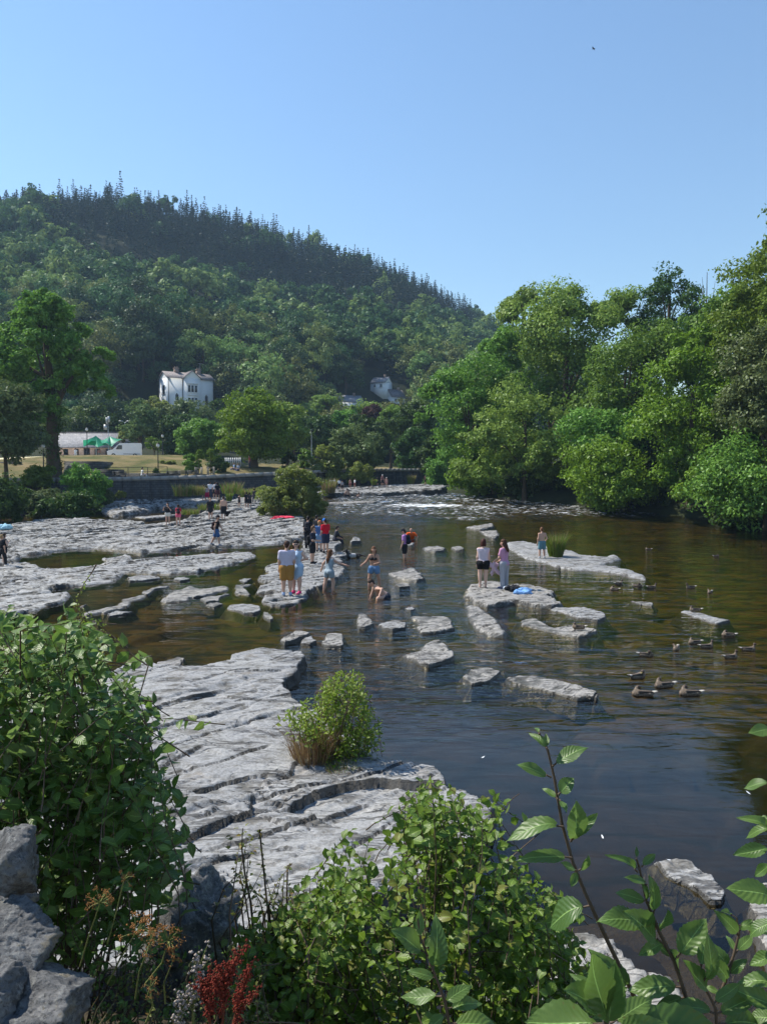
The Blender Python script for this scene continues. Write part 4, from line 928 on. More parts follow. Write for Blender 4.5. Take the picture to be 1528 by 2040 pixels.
# conifers: the ones on the skyline and nearest first
con = [c for c in con if clear_of_houses(c[0], c[1], c[2], 15, 3)]
con.sort(key=lambda c: (-1000 if c[3] > .86 else 0) + c[1])
broad = [b for b in broad if clear_of_houses(b[0], b[1], b[2], 11, 5)]
broad.sort(key=lambda b: b[1])
for i, (x, Y, z, t) in enumerate(con[:295]):
    o = obj('conifer', CF[r.randint(4)]); s = r.choice([.5, .6, .65, .65, .7, .75, .8, .95]) * r.uniform(.9, 1.1); o.location = (x, Y, z - .6); o.scale = (s * r.uniform(.85, 1.15),) * 2 + (s,); o.rotation_euler = (r.uniform(-.04, .04), r.uniform(-.04, .04), r.uniform(0, 6.28))
    thing(o, 'dark spire topped conifer standing high on the far wooded hill', 'conifer', 'conifers on the hill top')
for i, (x, Y, z, t) in enumerate(broad[:295]):
    pale = vnoise(x * .05 + 40, Y * .05) + r.uniform(-.25, .25) > .55
    o = obj('hill_tree', (BP if pale else BD)[r.randint(4)]); s = r.uniform(.85, 1.6)
    if Y < 200: s *= .7
    o.location = (x, Y, z - .8); o.scale = (s * r.uniform(.9, 1.15), s * r.uniform(.9, 1.15), s * r.uniform(.85, 1.2)); o.rotation_euler = (0, 0, r.uniform(0, 6.28))
    thing(o, ('pale' if pale else 'dark') + ' rounded broadleaf tree among many on the lower slope of the far hill', 'tree', 'broadleaf trees on the far hillside, ' + ('pale' if pale else 'dark'))
# the rest of the wood reads as one mass
def merged(name, protos, pts, mats, smin, smax):
    mb = MB()
    for (x, Y, z, t) in pts:
        V, F, mi = protos[r.randint(len(protos))]; s = r.uniform(smin, smax); a = r.uniform(0, 6.28); c, sn = math.cos(a) * s, math.sin(a) * s
        W = np.c_[V[:, 0] * c - V[:, 1] * sn, V[:, 0] * sn + V[:, 1] * c, V[:, 2] * s * r.uniform(.85, 1.15)] + (x, Y, z - .7)
        mb.add(W, F, r.randint(len(mats)))
    return mb.build(name, mats)
pr = []
for i in range(5):
    rr_ = np.random.RandomState(60 + i); cs, rs = lobes(rr_, (0, 0, 6.4), (4.6, 4.6, 5.2), 14, .38, -.2)
    V, F = cards(rr_, cs, rs, 42, .75, flat=.85, outw=.9); pr.append((V, F, 0))
o = merged('distant_wood', pr, broad[295:], [HB_DARK, HB_PALE, HB_DARK], .85, 1.5); kind(o, 'stuff')
pc = []
for i in range(4):
    rr_ = np.random.RandomState(80 + i); V, F = conifer_arrays(rr_, 15 + i, .18, .55); pc.append((V, F, 0))
if len(con) > 295:
    o = merged('distant_conifers', pc, con[295:], [F_CONIF], .6, 1.1); kind(o, 'stuff')
print('hill', len(con), len(broad))

# ------------------------------------------------------------------ grass and reeds
G_GREEN = mat_foliage('reed blades', (0.10, 0.16, 0.02), (0.17, 0.24, 0.04), .4, objvar=.2)
G_TAN = mat_foliage('dry grass blades', (0.22, 0.16, 0.07), (0.34, 0.26, 0.13), .3, objvar=.2)
G_RUST = mat_foliage('rusty dry stems', (0.20, 0.10, 0.05), (0.30, 0.17, 0.09), .25, objvar=.2)
def blades(r, n, rad, h, w, spread=.45, mb=None, mat=0, c=(0, 0, 0)):
    mb = mb or MB()
    a = r.uniform(0, 6.28, n); q = np.sqrt(r.rand(n)) * rad
    b = np.c_[np.cos(a) * q, np.sin(a) * q, np.zeros(n)] + np.asarray(c)
    hh = h * r.uniform(.35, 1.1, n)
    out = np.c_[np.cos(a), np.sin(a), np.zeros(n)] * (hh * spread * (q / rad + .15))[:, None] + r.normal(size=(n, 3)) * [h * .06, h * .06, 0]
    s = np.cross(out + [1e-3, 0, 0], [0, 0, 1.0]); s = unit(s + r.normal(size=(n, 3)) * [.4, .4, 0]) * w * .5
    m = b + out * .38 + np.c_[0 * hh, 0 * hh, hh * .62]; t = b + out + np.c_[0 * hh, 0 * hh, hh]
    V = np.stack([b - s, b + s, m + s * .8, t, m - s * .8], 1).reshape(-1, 3); i = np.arange(n)[:, None] * 5
    mb.add(V, np.concatenate([i + 0, i + 1, i + 2, i + 4], 1), mat); mb.add(V, np.concatenate([i + 4, i + 2, i + 3], 1), mat)
    return mb
def tuft(px, py, Y, hpx, wpx, label, mats, n=700, name='reed_tuft', z=None, tan=.3):
    r = np.random.RandomState(int(px * 3 + py)); x = pxx(px, Y)
    zz = z if z is not None else top_z(x, Y)
    root = empty(name, (x, Y, zz - .03), label, 'grass tuft')
    H = hpx / FPX * Y; W = wpx / 2 / FPX * Y
    for i, m in enumerate(mats):
        k = int(n * (1 - tan if i == 0 else tan)); 
        mb = blades(r, k, W * .62, H * (1 if i == 0 else 1.1), max(.012, .0007 * Y), .35 if i == 0 else .3); mb.build('green_blades' if i == 0 else 'dry_blades', m, root)
    return root
x_, y_, z_ = stand(1108, 1109)
tuft(1108, 1109, y_, 46, 42, 'bright green tuft of reeds on the ledge beside the topless boy', [G_GREEN, G_TAN], 900, tan=.12)
for (a, b, Y, h, w, lab, ms, tn) in [
    (365, 988, 76, 24, 55, 'yellow green reed bed at the foot of the left river wall', [G_GREEN, G_TAN], .45), (392, 986, 77, 20, 50, 'reeds just left of the group of walkers', [G_GREEN, G_TAN], .4),
    (462, 983, 80, 24, 60, 'tall mixed reeds right of the group of walkers', [G_GREEN, G_TAN], .4), (488, 990, 77, 18, 40, 'reeds between the walkers and the round willow bush', [G_GREEN, G_TAN], .3),
    (457, 998, 73, 17, 14, 'small dark rounded tuft on the rock in front of the reeds', [G_GREEN, G_TAN], .05), (418, 1015, 69, 14, 70, 'grassy strip behind the two people in black', [G_GREEN, G_TAN], .35),
    (378, 1024, 65, 12, 60, 'grass growing in the wet hollow behind the girl in red', [G_GREEN, G_TAN], .3), (508, 985, 82, 14, 26, 'little yellow tuft by the walkers in dark clothes', [G_GREEN, G_TAN], .3),
    (655, 982, 92, 30, 40, 'tan dry grass clump at the left of the far bathers', [G_TAN, G_GREEN], .25), (819, 964, 110, 18, 18, 'single green and tan tuft on the far shelf', [G_GREEN, G_TAN], .4),
    (745, 966, 102, 12, 14, 'tiny green tuft behind the far bathers', [G_GREEN, G_TAN], .2), (985, 985, 92, 14, 14, 'tan tuft on the far side under the right bank trees', [G_TAN, G_GREEN], .4), (1000, 993, 90, 10, 24, 'low green tuft on the right bank stones', [G_GREEN, G_TAN], .1)]:
    tuft(a, b, Y, h, w, lab, ms, 420, tan=tn, z=float(on_z(a, b)[1] * 0 + at_depth(a, b, Y)[2]))
# ------------------------------------------------------------------ river wall, buildings and park furniture
M_WALL = mat_masonry('dark river wall', (0.05, 0.05, 0.054), (0.085, 0.083, 0.08), (0.028, 0.028, 0.028), 1.0, 0.26, 0.6)
M_STONE = mat_masonry('brown stone', (0.22, 0.15, 0.12), (0.3, 0.2, 0.16), (0.2, 0.18, 0.16), 1.0, 0.24, 0.5)
M_SLATE = mat_masonry('roof slate', (0.20, 0.20, 0.22), (0.28, 0.275, 0.29), (0.18, 0.18, 0.2), 1.0, 0.3, 0.4)
M_SLATEP = mat_masonry('purple slate', (0.20, 0.18, 0.185), (0.26, 0.23, 0.235), (0.12, 0.1, 0.1), 1.0, 0.25, 0.35)
M_RENDER = mat_plain('white render', (0.72, 0.74, 0.76), 0.85, 0.06, 1.5)
M_BRICK = mat_masonry('chimney brick', (0.28, 0.12, 0.08), (0.34, 0.16, 0.1), (0.25, 0.22, 0.2), 1.0, 0.08, 0.22)
def wall_run(name, label, i0, i1, base, mat=M_WALL, cap=True):
    n = 40; xs = np.linspace(i0, i1, n); ys = np.interp(xs, WX, WY); zs = np.interp(xs, WX, WZ)
    root = empty(name, (xs[0], ys[0], base), label, 'wall'); off = np.array(root.location)
    mb = MB(); cb = MB()
    for k in range(n - 1):
        for (m, y0, y1, zlo, zhi) in ((mb, 0, .45, base - 1.2, 0.0), (cb, -.05, .55, .002, .42)):
            A0 = np.array((xs[k], ys[k] + y0, 0)); A1 = np.array((xs[k + 1], ys[k + 1] + y0, 0)); B0 = np.array((xs[k], ys[k] + y1, 0)); B1 = np.array((xs[k + 1], ys[k + 1] + y1, 0))
            lo = (lambda j: base - 1.2) if m is mb else (lambda j: zs[j] + zlo)
            hi = lambda j: zs[j] + zhi
            g = 0.0 if m is mb else .012
            Vv = []
            for (p, j) in ((A0, k), (A1, k + 1), (B1, k + 1), (B0, k)):
                Vv.append((p[0] + (g if j == k else -g), p[1], lo(j)))
            for (p, j) in ((A0, k), (A1, k + 1), (B1, k + 1), (B0, k)):
                Vv.append((p[0] + (g if j == k else -g), p[1], hi(j)))
            m.add(np.array(Vv) - off, [(0, 3, 2, 1), (4, 5, 6, 7), (0, 1, 5, 4), (1, 2, 6, 5), (2, 3, 7, 6), (3, 0, 4, 7)])
    mb.build('wall_face', mat, root)
    if cap: cb.build('coping', mat_plain('coping stone', (0.3, 0.29, 0.28), .85, .2), root)
    return root
wall_run('river_wall', 'long dark stone river wall under the park path', WX[1], WX[5], 1.0)
wall_run('river_wall', 'far dark river wall beyond the distant bathers', WX[5] + .05, WX[-1], 1.5)

def gable_house(root, L, W, H, R, wallm, roofm, over=.3):
    """long axis x, gables at the ends; roof of two slabs"""
    mb = MB(); mb.box((0, 0, -3), (L, W, H))
    V = [(0, 0, H), (0, W, H), (0, W / 2, R), (L, 0, H), (L, W, H), (L, W / 2, R)]
    mb.add(V, [(0, 2, 1), (3, 4, 5)]); mb.build('wall', wallm, root)
    rb = MB(); k = (R - H) / (W / 2)
    for sgn in (0, 1):
        y0, y1 = (-over, W / 2) if sgn == 0 else (W + over, W / 2)
        zb = H - over * k
        a = [(-over, y0, zb + .02), (L + over, y0, zb + .02), (L + over, y1, R + .02), (-over, y1, R + .02)]
        b = [(p[0], p[1], p[2] + .14) for p in a]
        rb.add(a + b, [(0, 3, 2, 1), (4, 5, 6, 7), (0, 1, 5, 4), (1, 2, 6, 5), (2, 3, 7, 6), (3, 0, 4, 7)])
    return rb.build('roof', roofm, root)
def window(root, x, z, w, h, y=0.0, face='front', panes=2, frame_m=M_WHITE, arch=False):
    """recessed pane with a frame, glazing bars and a sill"""
    def P(a, d, c): return (x + a, y - d, z + c) if face == 'front' else (y - d, x + a, z + c)
    def bx(mb, a0, a1, d0, d1, c0, c1):
        p, q = P(a0, d0, c0), P(a1, d1, c1); mb.box(tuple(min(i, j) for i, j in zip(p, q)), tuple(max(i, j) for i, j in zip(p, q)))
    mb = MB(); t = .09
    bx(mb, -w / 2, -w / 2 + t, .01, .12, 0, h); bx(mb, w / 2 - t, w / 2, .01, .12, 0, h); bx(mb, -w / 2 + t, w / 2 - t, .01, .12, h - t, h); bx(mb, -w / 2 + t, w / 2 - t, .01, .12, 0, t)
    for i in range(1, panes):
        c = -w / 2 + i * w / panes; bx(mb, c - .03, c + .03, .012, .1, t, h - t)
    f = mb.build('window', frame_m, root)
    mb = MB(); bx(mb, -w / 2 + t, w / 2 - t, .005, .05, t, h - t)
    if arch:
        p0, p1, p2 = P(-w / 2, .06, h), P(w / 2, .06, h), P(0, .06, h + w * .7); mb.add([p0, p1, p2], [(0, 1, 2)])
    mb.build('pane', M_GLASS, f)
    mb = MB(); bx(mb, -w / 2 - .08, w / 2 + .08, .01, .2, -.1, -.004); mb.build('sill', frame_m, f)
    return f
# the white villa
hx, hy = pxx(338, 200), 200.0
hz = HC + (HOR - 822) / FPX * 200
a = math.radians(33)
villa = empty('white_house', (hx, hy, hz), 'tall white house with slate roofs standing alone on the wooded hillside', 'house', rz=a)
Lf, Wd, He, Hr = 12.2, 7.4, 9.0, 10.8
rf = gable_house(villa, Lf, Wd, He, Hr, M_RENDER, M_SLATEP, .35)
# gabled bay in the middle of the front
mb = MB(); bx0, bx1 = 3.9, 8.3; bd = 1.1
mb.box((bx0, -bd, -3), (bx1, .0, He)); mb.add([(bx0, -bd, He), (bx1, -bd, He), ((bx0 + bx1) / 2, -bd, Hr + .1)], [(0, 1, 2)])
wing = mb.build('gable_wing', M_RENDER, villa)
rb = MB(); xm = (bx0 + bx1) / 2
for sg in (-1, 1):
    e = xm + sg * (xm - bx0 + .35); zb = He - .35 * (Hr + .1 - He) / (xm - bx0)
    A_ = [(xm, -bd - .3, Hr + .12), (e, -bd - .3, zb), (e, Wd / 2, zb), (xm, Wd / 2, Hr + .12)]
    Bq = [(p[0], p[1], p[2] + .14) for p in A_]
    rb.add(A_ + Bq, [(0, 3, 2, 1), (4, 5, 6, 7), (0, 1, 5, 4), (1, 2, 6, 5), (2, 3, 7, 6), (3, 0, 4, 7)])
rb.build('roof', M_SLATEP, villa)
for cx_ in (3.4, 9.4):
    mb = MB(); mb.box((cx_ - .55, Wd / 2 - .5, Hr - .8), (cx_ + .55, Wd / 2 + .5, Hr + 1.0)); mb.box((cx_ - .65, Wd / 2 - .6, Hr + 1.0), (cx_ + .65, Wd / 2 + .6, Hr + 1.2))
    ch = mb.build('chimney', M_BRICK, villa)
    for q in (-.3, .3):
        mb = MB(); mb.tube([(cx_ + q, Wd / 2, Hr + 1.2), (cx_ + q, Wd / 2, Hr + 1.65)], [.17, .13], 8); mb.build('chimney_pot', M_BRICK, ch)
for zz, hh in ((5.3, 1.9), (2.1, 1.9)):
    for k in range(3): window(villa, 5.2 + k * .9, zz, .8, hh, -bd, panes=1)
mb = MB(); mb.box((4.6, -bd - .25, 4.55), (7.6, -bd, 4.7)); mb.box((4.6, -bd - .25, 7.5), (7.6, -bd, 7.65)); mb.build('cornice', M_WHITE, villa)
window(villa, 2.3, 2.4, .75, 2.2, 0, panes=1, frame_m=M_DARKMETAL, arch=True); window(villa, 10.2, 2.4, .75, 2.2, 0, panes=1, frame_m=M_DARKMETAL, arch=True)
window(villa, 3.4, 4.9, 1.5, 2.3, 0, 'side', 2, M_DARKMETAL); window(villa, 3.4, 1.6, 1.5, 1.9, 0, 'side', 2, M_DARKMETAL)
for px_ in (bx0 - .12, bx1 + .12, .1, Lf - .1):
    mb = MB(); mb.tube([(px_, -.12, -2), (px_, -.12, He - .1)], .07, 6); mb.build('drainpipe', M_DARKMETAL, villa)
mb = MB(); mb.tube([(9.9, Wd / 2, Hr + 1.2), (9.9, Wd / 2, Hr + 3)], .03, 4); mb.tube([(9.4, Wd / 2, Hr + 2.8), (10.6, Wd / 2, Hr + 2.8)], .03, 4)
for q in (9.6, 10.0, 10.4): mb.tube([(q, Wd / 2 - .3, Hr + 2.8), (q, Wd / 2 + .3, Hr + 2.8)], .02, 4)
mb.build('aerial', M_GREYMETAL, villa)
# cottages on the slope
for (px_, py_, Y, rz, L, W, H, R, rm, lab) in [
    (672, 822, 236, .35, 7.5, 5.0, 2.6, 4.6, M_SLATE, 'white cottage with a pale slate roof low on the far slope'),
    (738, 782, 282, -.5, 5.5, 4.5, 2.4, 4.2, M_SLATE, 'small pale roofed cottage highest among the trees'),
    (776, 812, 240, .5, 5.0, 4.6, 2.6, 5.0, M_SLATEP, 'steep gabled cottage at the edge of the right bank trees')]:
    q = COTT[{672: 0, 738: 1, 776: 2}[px_]]; rt = empty('cottage', tuple(q), lab, 'cottage', 'cottages on the far slope', rz)
    gable_house(rt, L, W, H, R, M_RENDER, rm, .2)
    mb = MB(); mb.box((L * .7, W / 2 - .3, R - .5), (L * .7 + .6, W / 2 + .3, R + .9)); mb.build('chimney', M_BRICK, rt)
    window(rt, L * .3, .9, .9, 1.1, 0); window(rt, L * .72, .9, .9, 1.1, 0); window(rt, W / 2, .9, .8, 1.1, 0, 'side')
# stone hall with slate roof on the terrace
zt = float(land(pxx(190, 140), 140.0))
hall = empty('stone_hall', (pxx(112, 140), 140, zt), 'long low stone hall with a pale slate roof on the upper terrace', 'building')
gable_house(hall, pxx(262, 140) - pxx(112, 140), 6.5, 2.3, 4.9, M_STONE, M_SLATE, .3)
for x_ in (2.0, 3.9, 7.6, 9.6): window(hall, x_, .9, .8, 1.0, 0, frame_m=M_DARKMETAL)
mb = MB(); mb.box((5.2, -.07, 0), (6.3, .02, 2.05)); d_ = mb.build('door', mat_plain('dark wood', (.05, .035, .03)), hall); mb = MB(); mb.ball((6.1, -.1, 1.0), .05, 0, 6, 4); mb.build('handle', M_GREYMETAL, d_)
mb = MB(); mb.box((10.3, -.07, 0), (12.6, .02, 1.9)); mb.build('garage_door', mat_plain('grey door', (.18, .18, .19)), hall)
mb = MB(); mb.box((-.3, 3.1, 4.95), (14, 3.4, 5.12)); mb.build('ridge_tiles', M_SLATEP, hall)
# green sails
M_SAIL = mat_foliage('green canvas', (0.03, 0.30, 0.17), (0.035, 0.33, 0.19), .4, gloss=.04, objvar=.05)
def sail(peak, corners, label):
    pk = at_depth(*peak); root = empty('sail_canopy', (pk[0], pk[1], float(land(pk[0], pk[1]))), label, 'canopy', 'green canopies in front of the stone hall'); off = np.array(root.location)
    cs = [at_depth(*c) - off for c in corners]; pk = pk - off; mb = MB(); n = 8
    for a_, b_ in zip(cs, cs[1:] + cs[:1]):
        V = []; 
        for i in range(n + 1):
            for j in range(n + 1):
                u = i / n; v = j / n; e = a_ * (1 - v) + b_ * v + np.array([0, 0, .55 * v * (1 - v) * 4 * .6]) ; q = pk * (1 - u) + e * u
                q = q - np.array([0, 0, .5 * u * (1 - u) * 2 * .55]); V.append(q)
        F_ = [(i * (n + 1) + j, (i + 1) * (n + 1) + j, (i + 1) * (n + 1) + j + 1, i * (n + 1) + j + 1) for i in range(n) for j in range(n)]
        mb.add(V, F_)
    mb.build('canvas', M_SAIL, root, True)
    mb = MB(); mb.tube([(0, 0, 0), tuple(pk)], .08, 6); mb.build('mast', M_GREYMETAL, root)
sail((192, 868, 134), [(166, 877, 131), (167, 890, 136), (196, 891, 131), (224, 890, 135)], 'green peaked sail canopy, the one nearer the great tree')
sail((220, 869, 134), [(197, 880, 136), (204, 884, 131), (223, 890, 131), (246, 876, 133)], 'green peaked sail canopy, the one above the white van')
# white panel van (side faces the river, nose to the left)
vx, vy = pxx(216, 128), 128.0
van = empty('panel_van', (vx, vy, float(land(vx, vy)) + .06), 'white high roofed panel van parked on the terrace', 'van', rz=.28)
prof = [(0.05, .45), (0.0, .95), (.25, 1.15), (1.05, 1.35), (1.75, 2.15), (2.0, 2.36), (5.35, 2.40), (5.45, 2.2), (5.45, .4), (.3, .36)]
n_ = len(prof); hw = .95
V = [(x, -hw if abs(z) < 2.1 else -hw * .93, z) for x, z in prof] + [(x, hw if abs(z) < 2.1 else hw * .93, z) for x, z in prof]
mb = MB(); mb.add(V, [(i, i + n_, (i + 1) % n_ + n_, (i + 1) % n_) for i in range(n_)])
for s_ in (0, n_):
    for k in range(1, n_ - 1): mb.add([V[s_], V[s_ + k], V[s_ + k + 1]], [(0, 1, 2) if s_ == 0 else (0, 2, 1)])
body = mb.build('body', mat_plain('white van paint', (.78, .79, .8), .3, .02, 2, .5), van)
mb = MB(); mb.add([(1.12, -.85, 1.43), (1.12, .85, 1.43), (1.72, .82, 2.13), (1.72, -.82, 2.13)], [(0, 1, 2, 3)]); mb.add(np.array([(1.12, -.85, 1.43), (1.12, .85, 1.43), (1.72, .82, 2.13), (1.72, -.82, 2.13)]) + (-.05, 0, .03), [(0, 1, 2, 3)]); mb.build('windscreen', M_GLASS, van)
mb = MB(); mb.add([(1.35, -.965, 1.35), (2.35, -.965, 1.35), (2.35, -.955, 2.0), (1.75, -.955, 2.0)], [(0, 1, 2, 3)]); mb.build('side_window', M_GLASS, van)
mb = MB(); mb.box((-.04, -.9, .4), (.12, .9, .62)); mb.build('bumper', M_DARKMETAL, van)
mb = MB(); mb.box((-.03, -.55, .7), (.06, .55, .98)); mb.build('grille', M_DARKMETAL, van)
for sg in (-1, 1):
    mb = MB(); mb.box((-.0, sg * .75 - .15, .85), (.12, sg * .75 + .15, 1.05)); mb.build('headlight', mat_plain('lamp glass', (.7, .7, .72), .15, .02), van)
    for wx in (1.0, 4.35):
        mb = MB(); mb.tube([(wx, sg * .72, .34), (wx, sg * .975, .34)], .34, 16); w_ = mb.build('wheel', M_BLACK, van); mb = MB(); mb.tube([(wx, sg * .97, .34), (wx, sg * .99, .34)], .19, 12); mb.build('rim', M_GREYMETAL, w_)
mb = MB(); mb.box((2.55, -.972, .55), (5.2, -.951, .62)); mb.build('side_trim', M_DARKMETAL, van)
mb = MB(); mb.box((1.6, -1.12, 1.35), (1.75, -.97, 1.62)); mb.build('mirror', M_BLACK, van)
# lamp posts
def lamp(px, ytop, ybase, Y, label, kind_='globe', mat=M_BLACK):
    b = at_depth(px, ybase, Y); gz = float(land(b[0], Y)); h = at_depth(px, ytop, Y)[2] - gz
    root = empty('lamp_post', (b[0], Y, gz), label, 'lamp post')
    mb = MB(); mb.tube([(0, 0, -.2), (0, 0, .8), (0, 0, .85), (0, 0, h - .5)], [.11, .1, .07, .05], 8); mb.build('pole', mat, root)
    if kind_ == 'globe':
        mb = MB(); mb.ball((0, 0, h - .22), (.2, .2, .24)); mb.build('lamp_globe', M_WHITE, root); mb = MB(); mb.tube([(0, 0, h - .04), (0, 0, h + .12)], [.2, .02], 8); mb.build('cap', mat, root)
    elif kind_ == 'twin':
        for s_ in (-1, 1):
            mb = MB(); mb.tube([(0, 0, h - .5), (s_ * .5, 0, h - .25)], .035, 6); mb.box((s_ * .75 - .4, -.15, h - .3), (s_ * .75 + .4, .15, h - .1)); mb.build('lamp_head', M_GREYMETAL, root)
    elif kind_ == 'mast':
        mb = MB(); mb.box((-.28, -.3, h - 1.0), (-.06, .3, h + .1)); mb.box((.06, -.3, h - .7), (.3, .3, h + .3)); mb.build('floodlight', M_GREYMETAL, root)
        mb = MB(); mb.box((-.75, -.1, h - 2.0), (-.2, .1, h - 1.1)); mb.build('sign_plate', M_GREYMETAL, root)
    else:
        mb = MB(); mb.tube([(0, 0, h - .5), (-.1, -.3, h), (-.15, -.8, h + .05)], .04, 6); mb.box((-.32, -1.2, h - .02), (.02, -.7, h + .1)); mb.build('lamp_head', M_GREYMETAL, root)
lamp(217, 833, 900, 132, 'tall floodlight mast standing behind the green sails', 'mast', M_GREYMETAL)
lamp(250, 837, 900, 150, 'twin headed street light behind the white van', 'twin', M_GREYMETAL)
lamp(175, 853, 922, 120, 'black lamp post with a white globe left of the green sails')
lamp(316, 884, 945, 92, 'black lamp post standing on the dry grass bank')
lamp(88, 884, 945, 82, 'dark lamp post at the edge of the yellow green shrub')
lamp(621, 857, 905, 122, 'slender grey street light among the trees right of centre', 'arm', M_GREYMETAL)
lamp(325, 866, 912, 120, 'far black lamp post behind the one on the grass bank')
# railing on the river wall
def railing(x0, x1, label, off=.25):
    n = int((x1 - x0) / 1.6); xs = np.linspace(x0, x1, n + 1); ys = np.interp(xs, WX, WY) + off; zs = np.interp(xs, WX, WZ) + .42
    root = empty('railing', (xs[0], ys[0], zs[0]), label, 'railing'); o_ = np.array(root.location)
    mbp = MB(); mbp.tube([(0, 0, 0), (0, 0, 1.0)], .035, 5); me = mbp.mesh('post', M_BLACK)
    for i in range(n + 1):
        p_ = obj('post', me, root); p_.location = Vector(np.array((xs[i], ys[i], zs[i])) - o_)
    for hh in (.5, .98):
        mb = MB(); mb.tube(np.c_[xs, ys, zs + hh] - o_, .025, 5); mb.build('rail', M_BLACK, root)
railing(pxx(60, 79), pxx(330, 83), 'black iron railing on the river wall below the great tree')
# benches and tables beside the path, planter walls, standing stone, tree guards
for i, (px_, Y, lab) in enumerate([(238, 87.5, 'dark bench on the path left of the seated person in white'), (345, 89.5, 'dark picnic bench near the lamp on the path'), (362, 90.2, 'dark bench in the middle of the path row'), (382, 90.8, 'dark bench nearest the tree guards')]):
    x = pxx(px_, Y); root = empty('bench', (x, Y, float(land(x, Y)) + .03), lab, 'bench', 'benches along the river path')
    mb = MB(); 
    for q in range(3): mb.box((-.8, -.22 + q * .16, .43), (.8, -.09 + q * .16, .47))
    mb.build('seat', M_DARKMETAL, root); mb = MB()
    for q in range(3): mb.box((-.8, .26, .55 + q * .15), (.8, .3, .66 + q * .15))
    mb.build('backrest', M_DARKMETAL, root)
    for s_ in (-.7, .7):
        mb = MB(); mb.box((s_ - .04, -.2, 0), (s_ + .04, -.12, .43)); mb.box((s_ - .04, .18, 0), (s_ + .04, .26, .95)); mb.build('leg', M_DARKMETAL, root)
mb = MB(); x0, x1 = pxx(228, 90), pxx(365, 92)
mb.box((x0, 90.6, 3.4), (x1, 91.1, 4.62)); o = mb.build('retaining_wall', M_WALL); thing(o, 'low dark retaining wall behind the benches at the foot of the grass bank', 'wall')
mb = MB(); x0, x1 = pxx(130, 96), pxx(196, 96); zt_ = HC + (HOR - 919) / FPX * 96; mb.box((x0, 96, zt_ - 2.5), (x1, 101.5, zt_)); o = mb.build('retaining_wall', M_WALL); thing(o, 'upper terrace wall in shade under the stone hall', 'wall')
mb = MB(); x0, x1 = pxx(186, 90), pxx(226, 90); zt_ = HC + (HOR - 935) / FPX * 90; mb.box((x0, 90, zt_ - 2), (x1, 94, zt_)); o = mb.build('retaining_wall', M_WALL); thing(o, 'short stepped terrace wall between the two longer ones', 'wall')
mb = MB(); x0, x1 = pxx(2, 95), pxx(42, 95); zt_ = HC + (HOR - 920) / FPX * 95; mb.box((x0, 95, zt_ - 1.6), (x1, 95.5, zt_)); o = mb.build('retaining_wall', M_WALL); thing(o, 'low grey wall on the grass left of the great tree', 'wall')
x = pxx(137, 86); mb = MB(); zb = float(land(x, 86.)); r = np.random.RandomState(3)
V = []; 
for k, (zz, w_) in enumerate(((-.3, .62), (.5, .6), (1.1, .52), (1.55, .34), (1.75, .1))):
    for q in range(8): an = q / 8 * 6.28; V.append((w_ * math.cos(an) * r.uniform(.85, 1.1), w_ * .6 * math.sin(an), zz))
mb.add(V, [(k * 8 + q, k * 8 + (q + 1) % 8, (k + 1) * 8 + (q + 1) % 8, (k + 1) * 8 + q) for k in range(4) for q in range(8)]); o = mb.build('standing_stone', M_BOULDER); o.location = (x, 86, zb); thing(o, 'grey standing stone on the grass behind the left bank shrubs', 'stone')
for i, (px_, lab) in enumerate([(397, 'yellow green sapling in a wooden guard, left of the pair'), (421, 'yellow green sapling in a wooden guard, right of the pair')]):
    Y = 93.5; x = pxx(px_, Y); gz = float(land(x, Y)); root = empty('sapling', (x, Y, gz), lab, 'sapling', 'saplings in guards'); r = np.random.RandomState(90 + i)
    mb = MB(); mb.tube([(0, 0, 0), (0, 0, 2.6)], [.05, .03], 5); mb.build('trunk', M_BARK, root)
    cs, rs = lobes(r, (0, 0, 2.55), (.65, .6, .85), 11, .4); V, F = cards(r, cs, rs, 150, .09); mb = MB(); mb.add(V, F); mb.build('crown', F_YELLOW, root)
    for (qx, qy) in ((-.35, -.3), (.35, -.3), (.35, .3), (-.35, .3)):
        mb = MB(); mb.box((qx - .05, qy - .05, 0), (qx + .05, qy + .05, 1.25)); mb.build('guard_post', mat_plain('weathered wood', (.3, .27, .23)) if qx < 0 and qy < 0 else bpy.data.materials['weathered wood'], root)
    mb = MB()
    for zz in (.4, 1.05):
        mb.box((-.3, -.33, zz), (.3, -.28, zz + .1)); mb.box((-.3, .28, zz), (.3, .33, zz + .1))
    mb.build('guard_rail', bpy.data.materials['weathered wood'], root)
# lawn patch fence by the big bright tree
x0, x1 = pxx(443, 128), pxx(480, 128); gz = float(land(x0, 128.)); root = empty('fence', (x0, 128, gz), 'pale upright fence seen left of the big bright tree trunk', 'fence')
mbp = MB(); mbp.box((-.07, -.03, 0), (.07, .03, 1.7)); me = mbp.mesh('post', M_GREYMETAL)
for k in range(11):
    p_ = obj('post', me, root); p_.location = ((x1 - x0) * k / 10, 0, 0)
mb = MB(); mb.box((0, -.02, 1.2), (x1 - x0, .02, 1.3)); mb.build('rail', M_GREYMETAL, root)
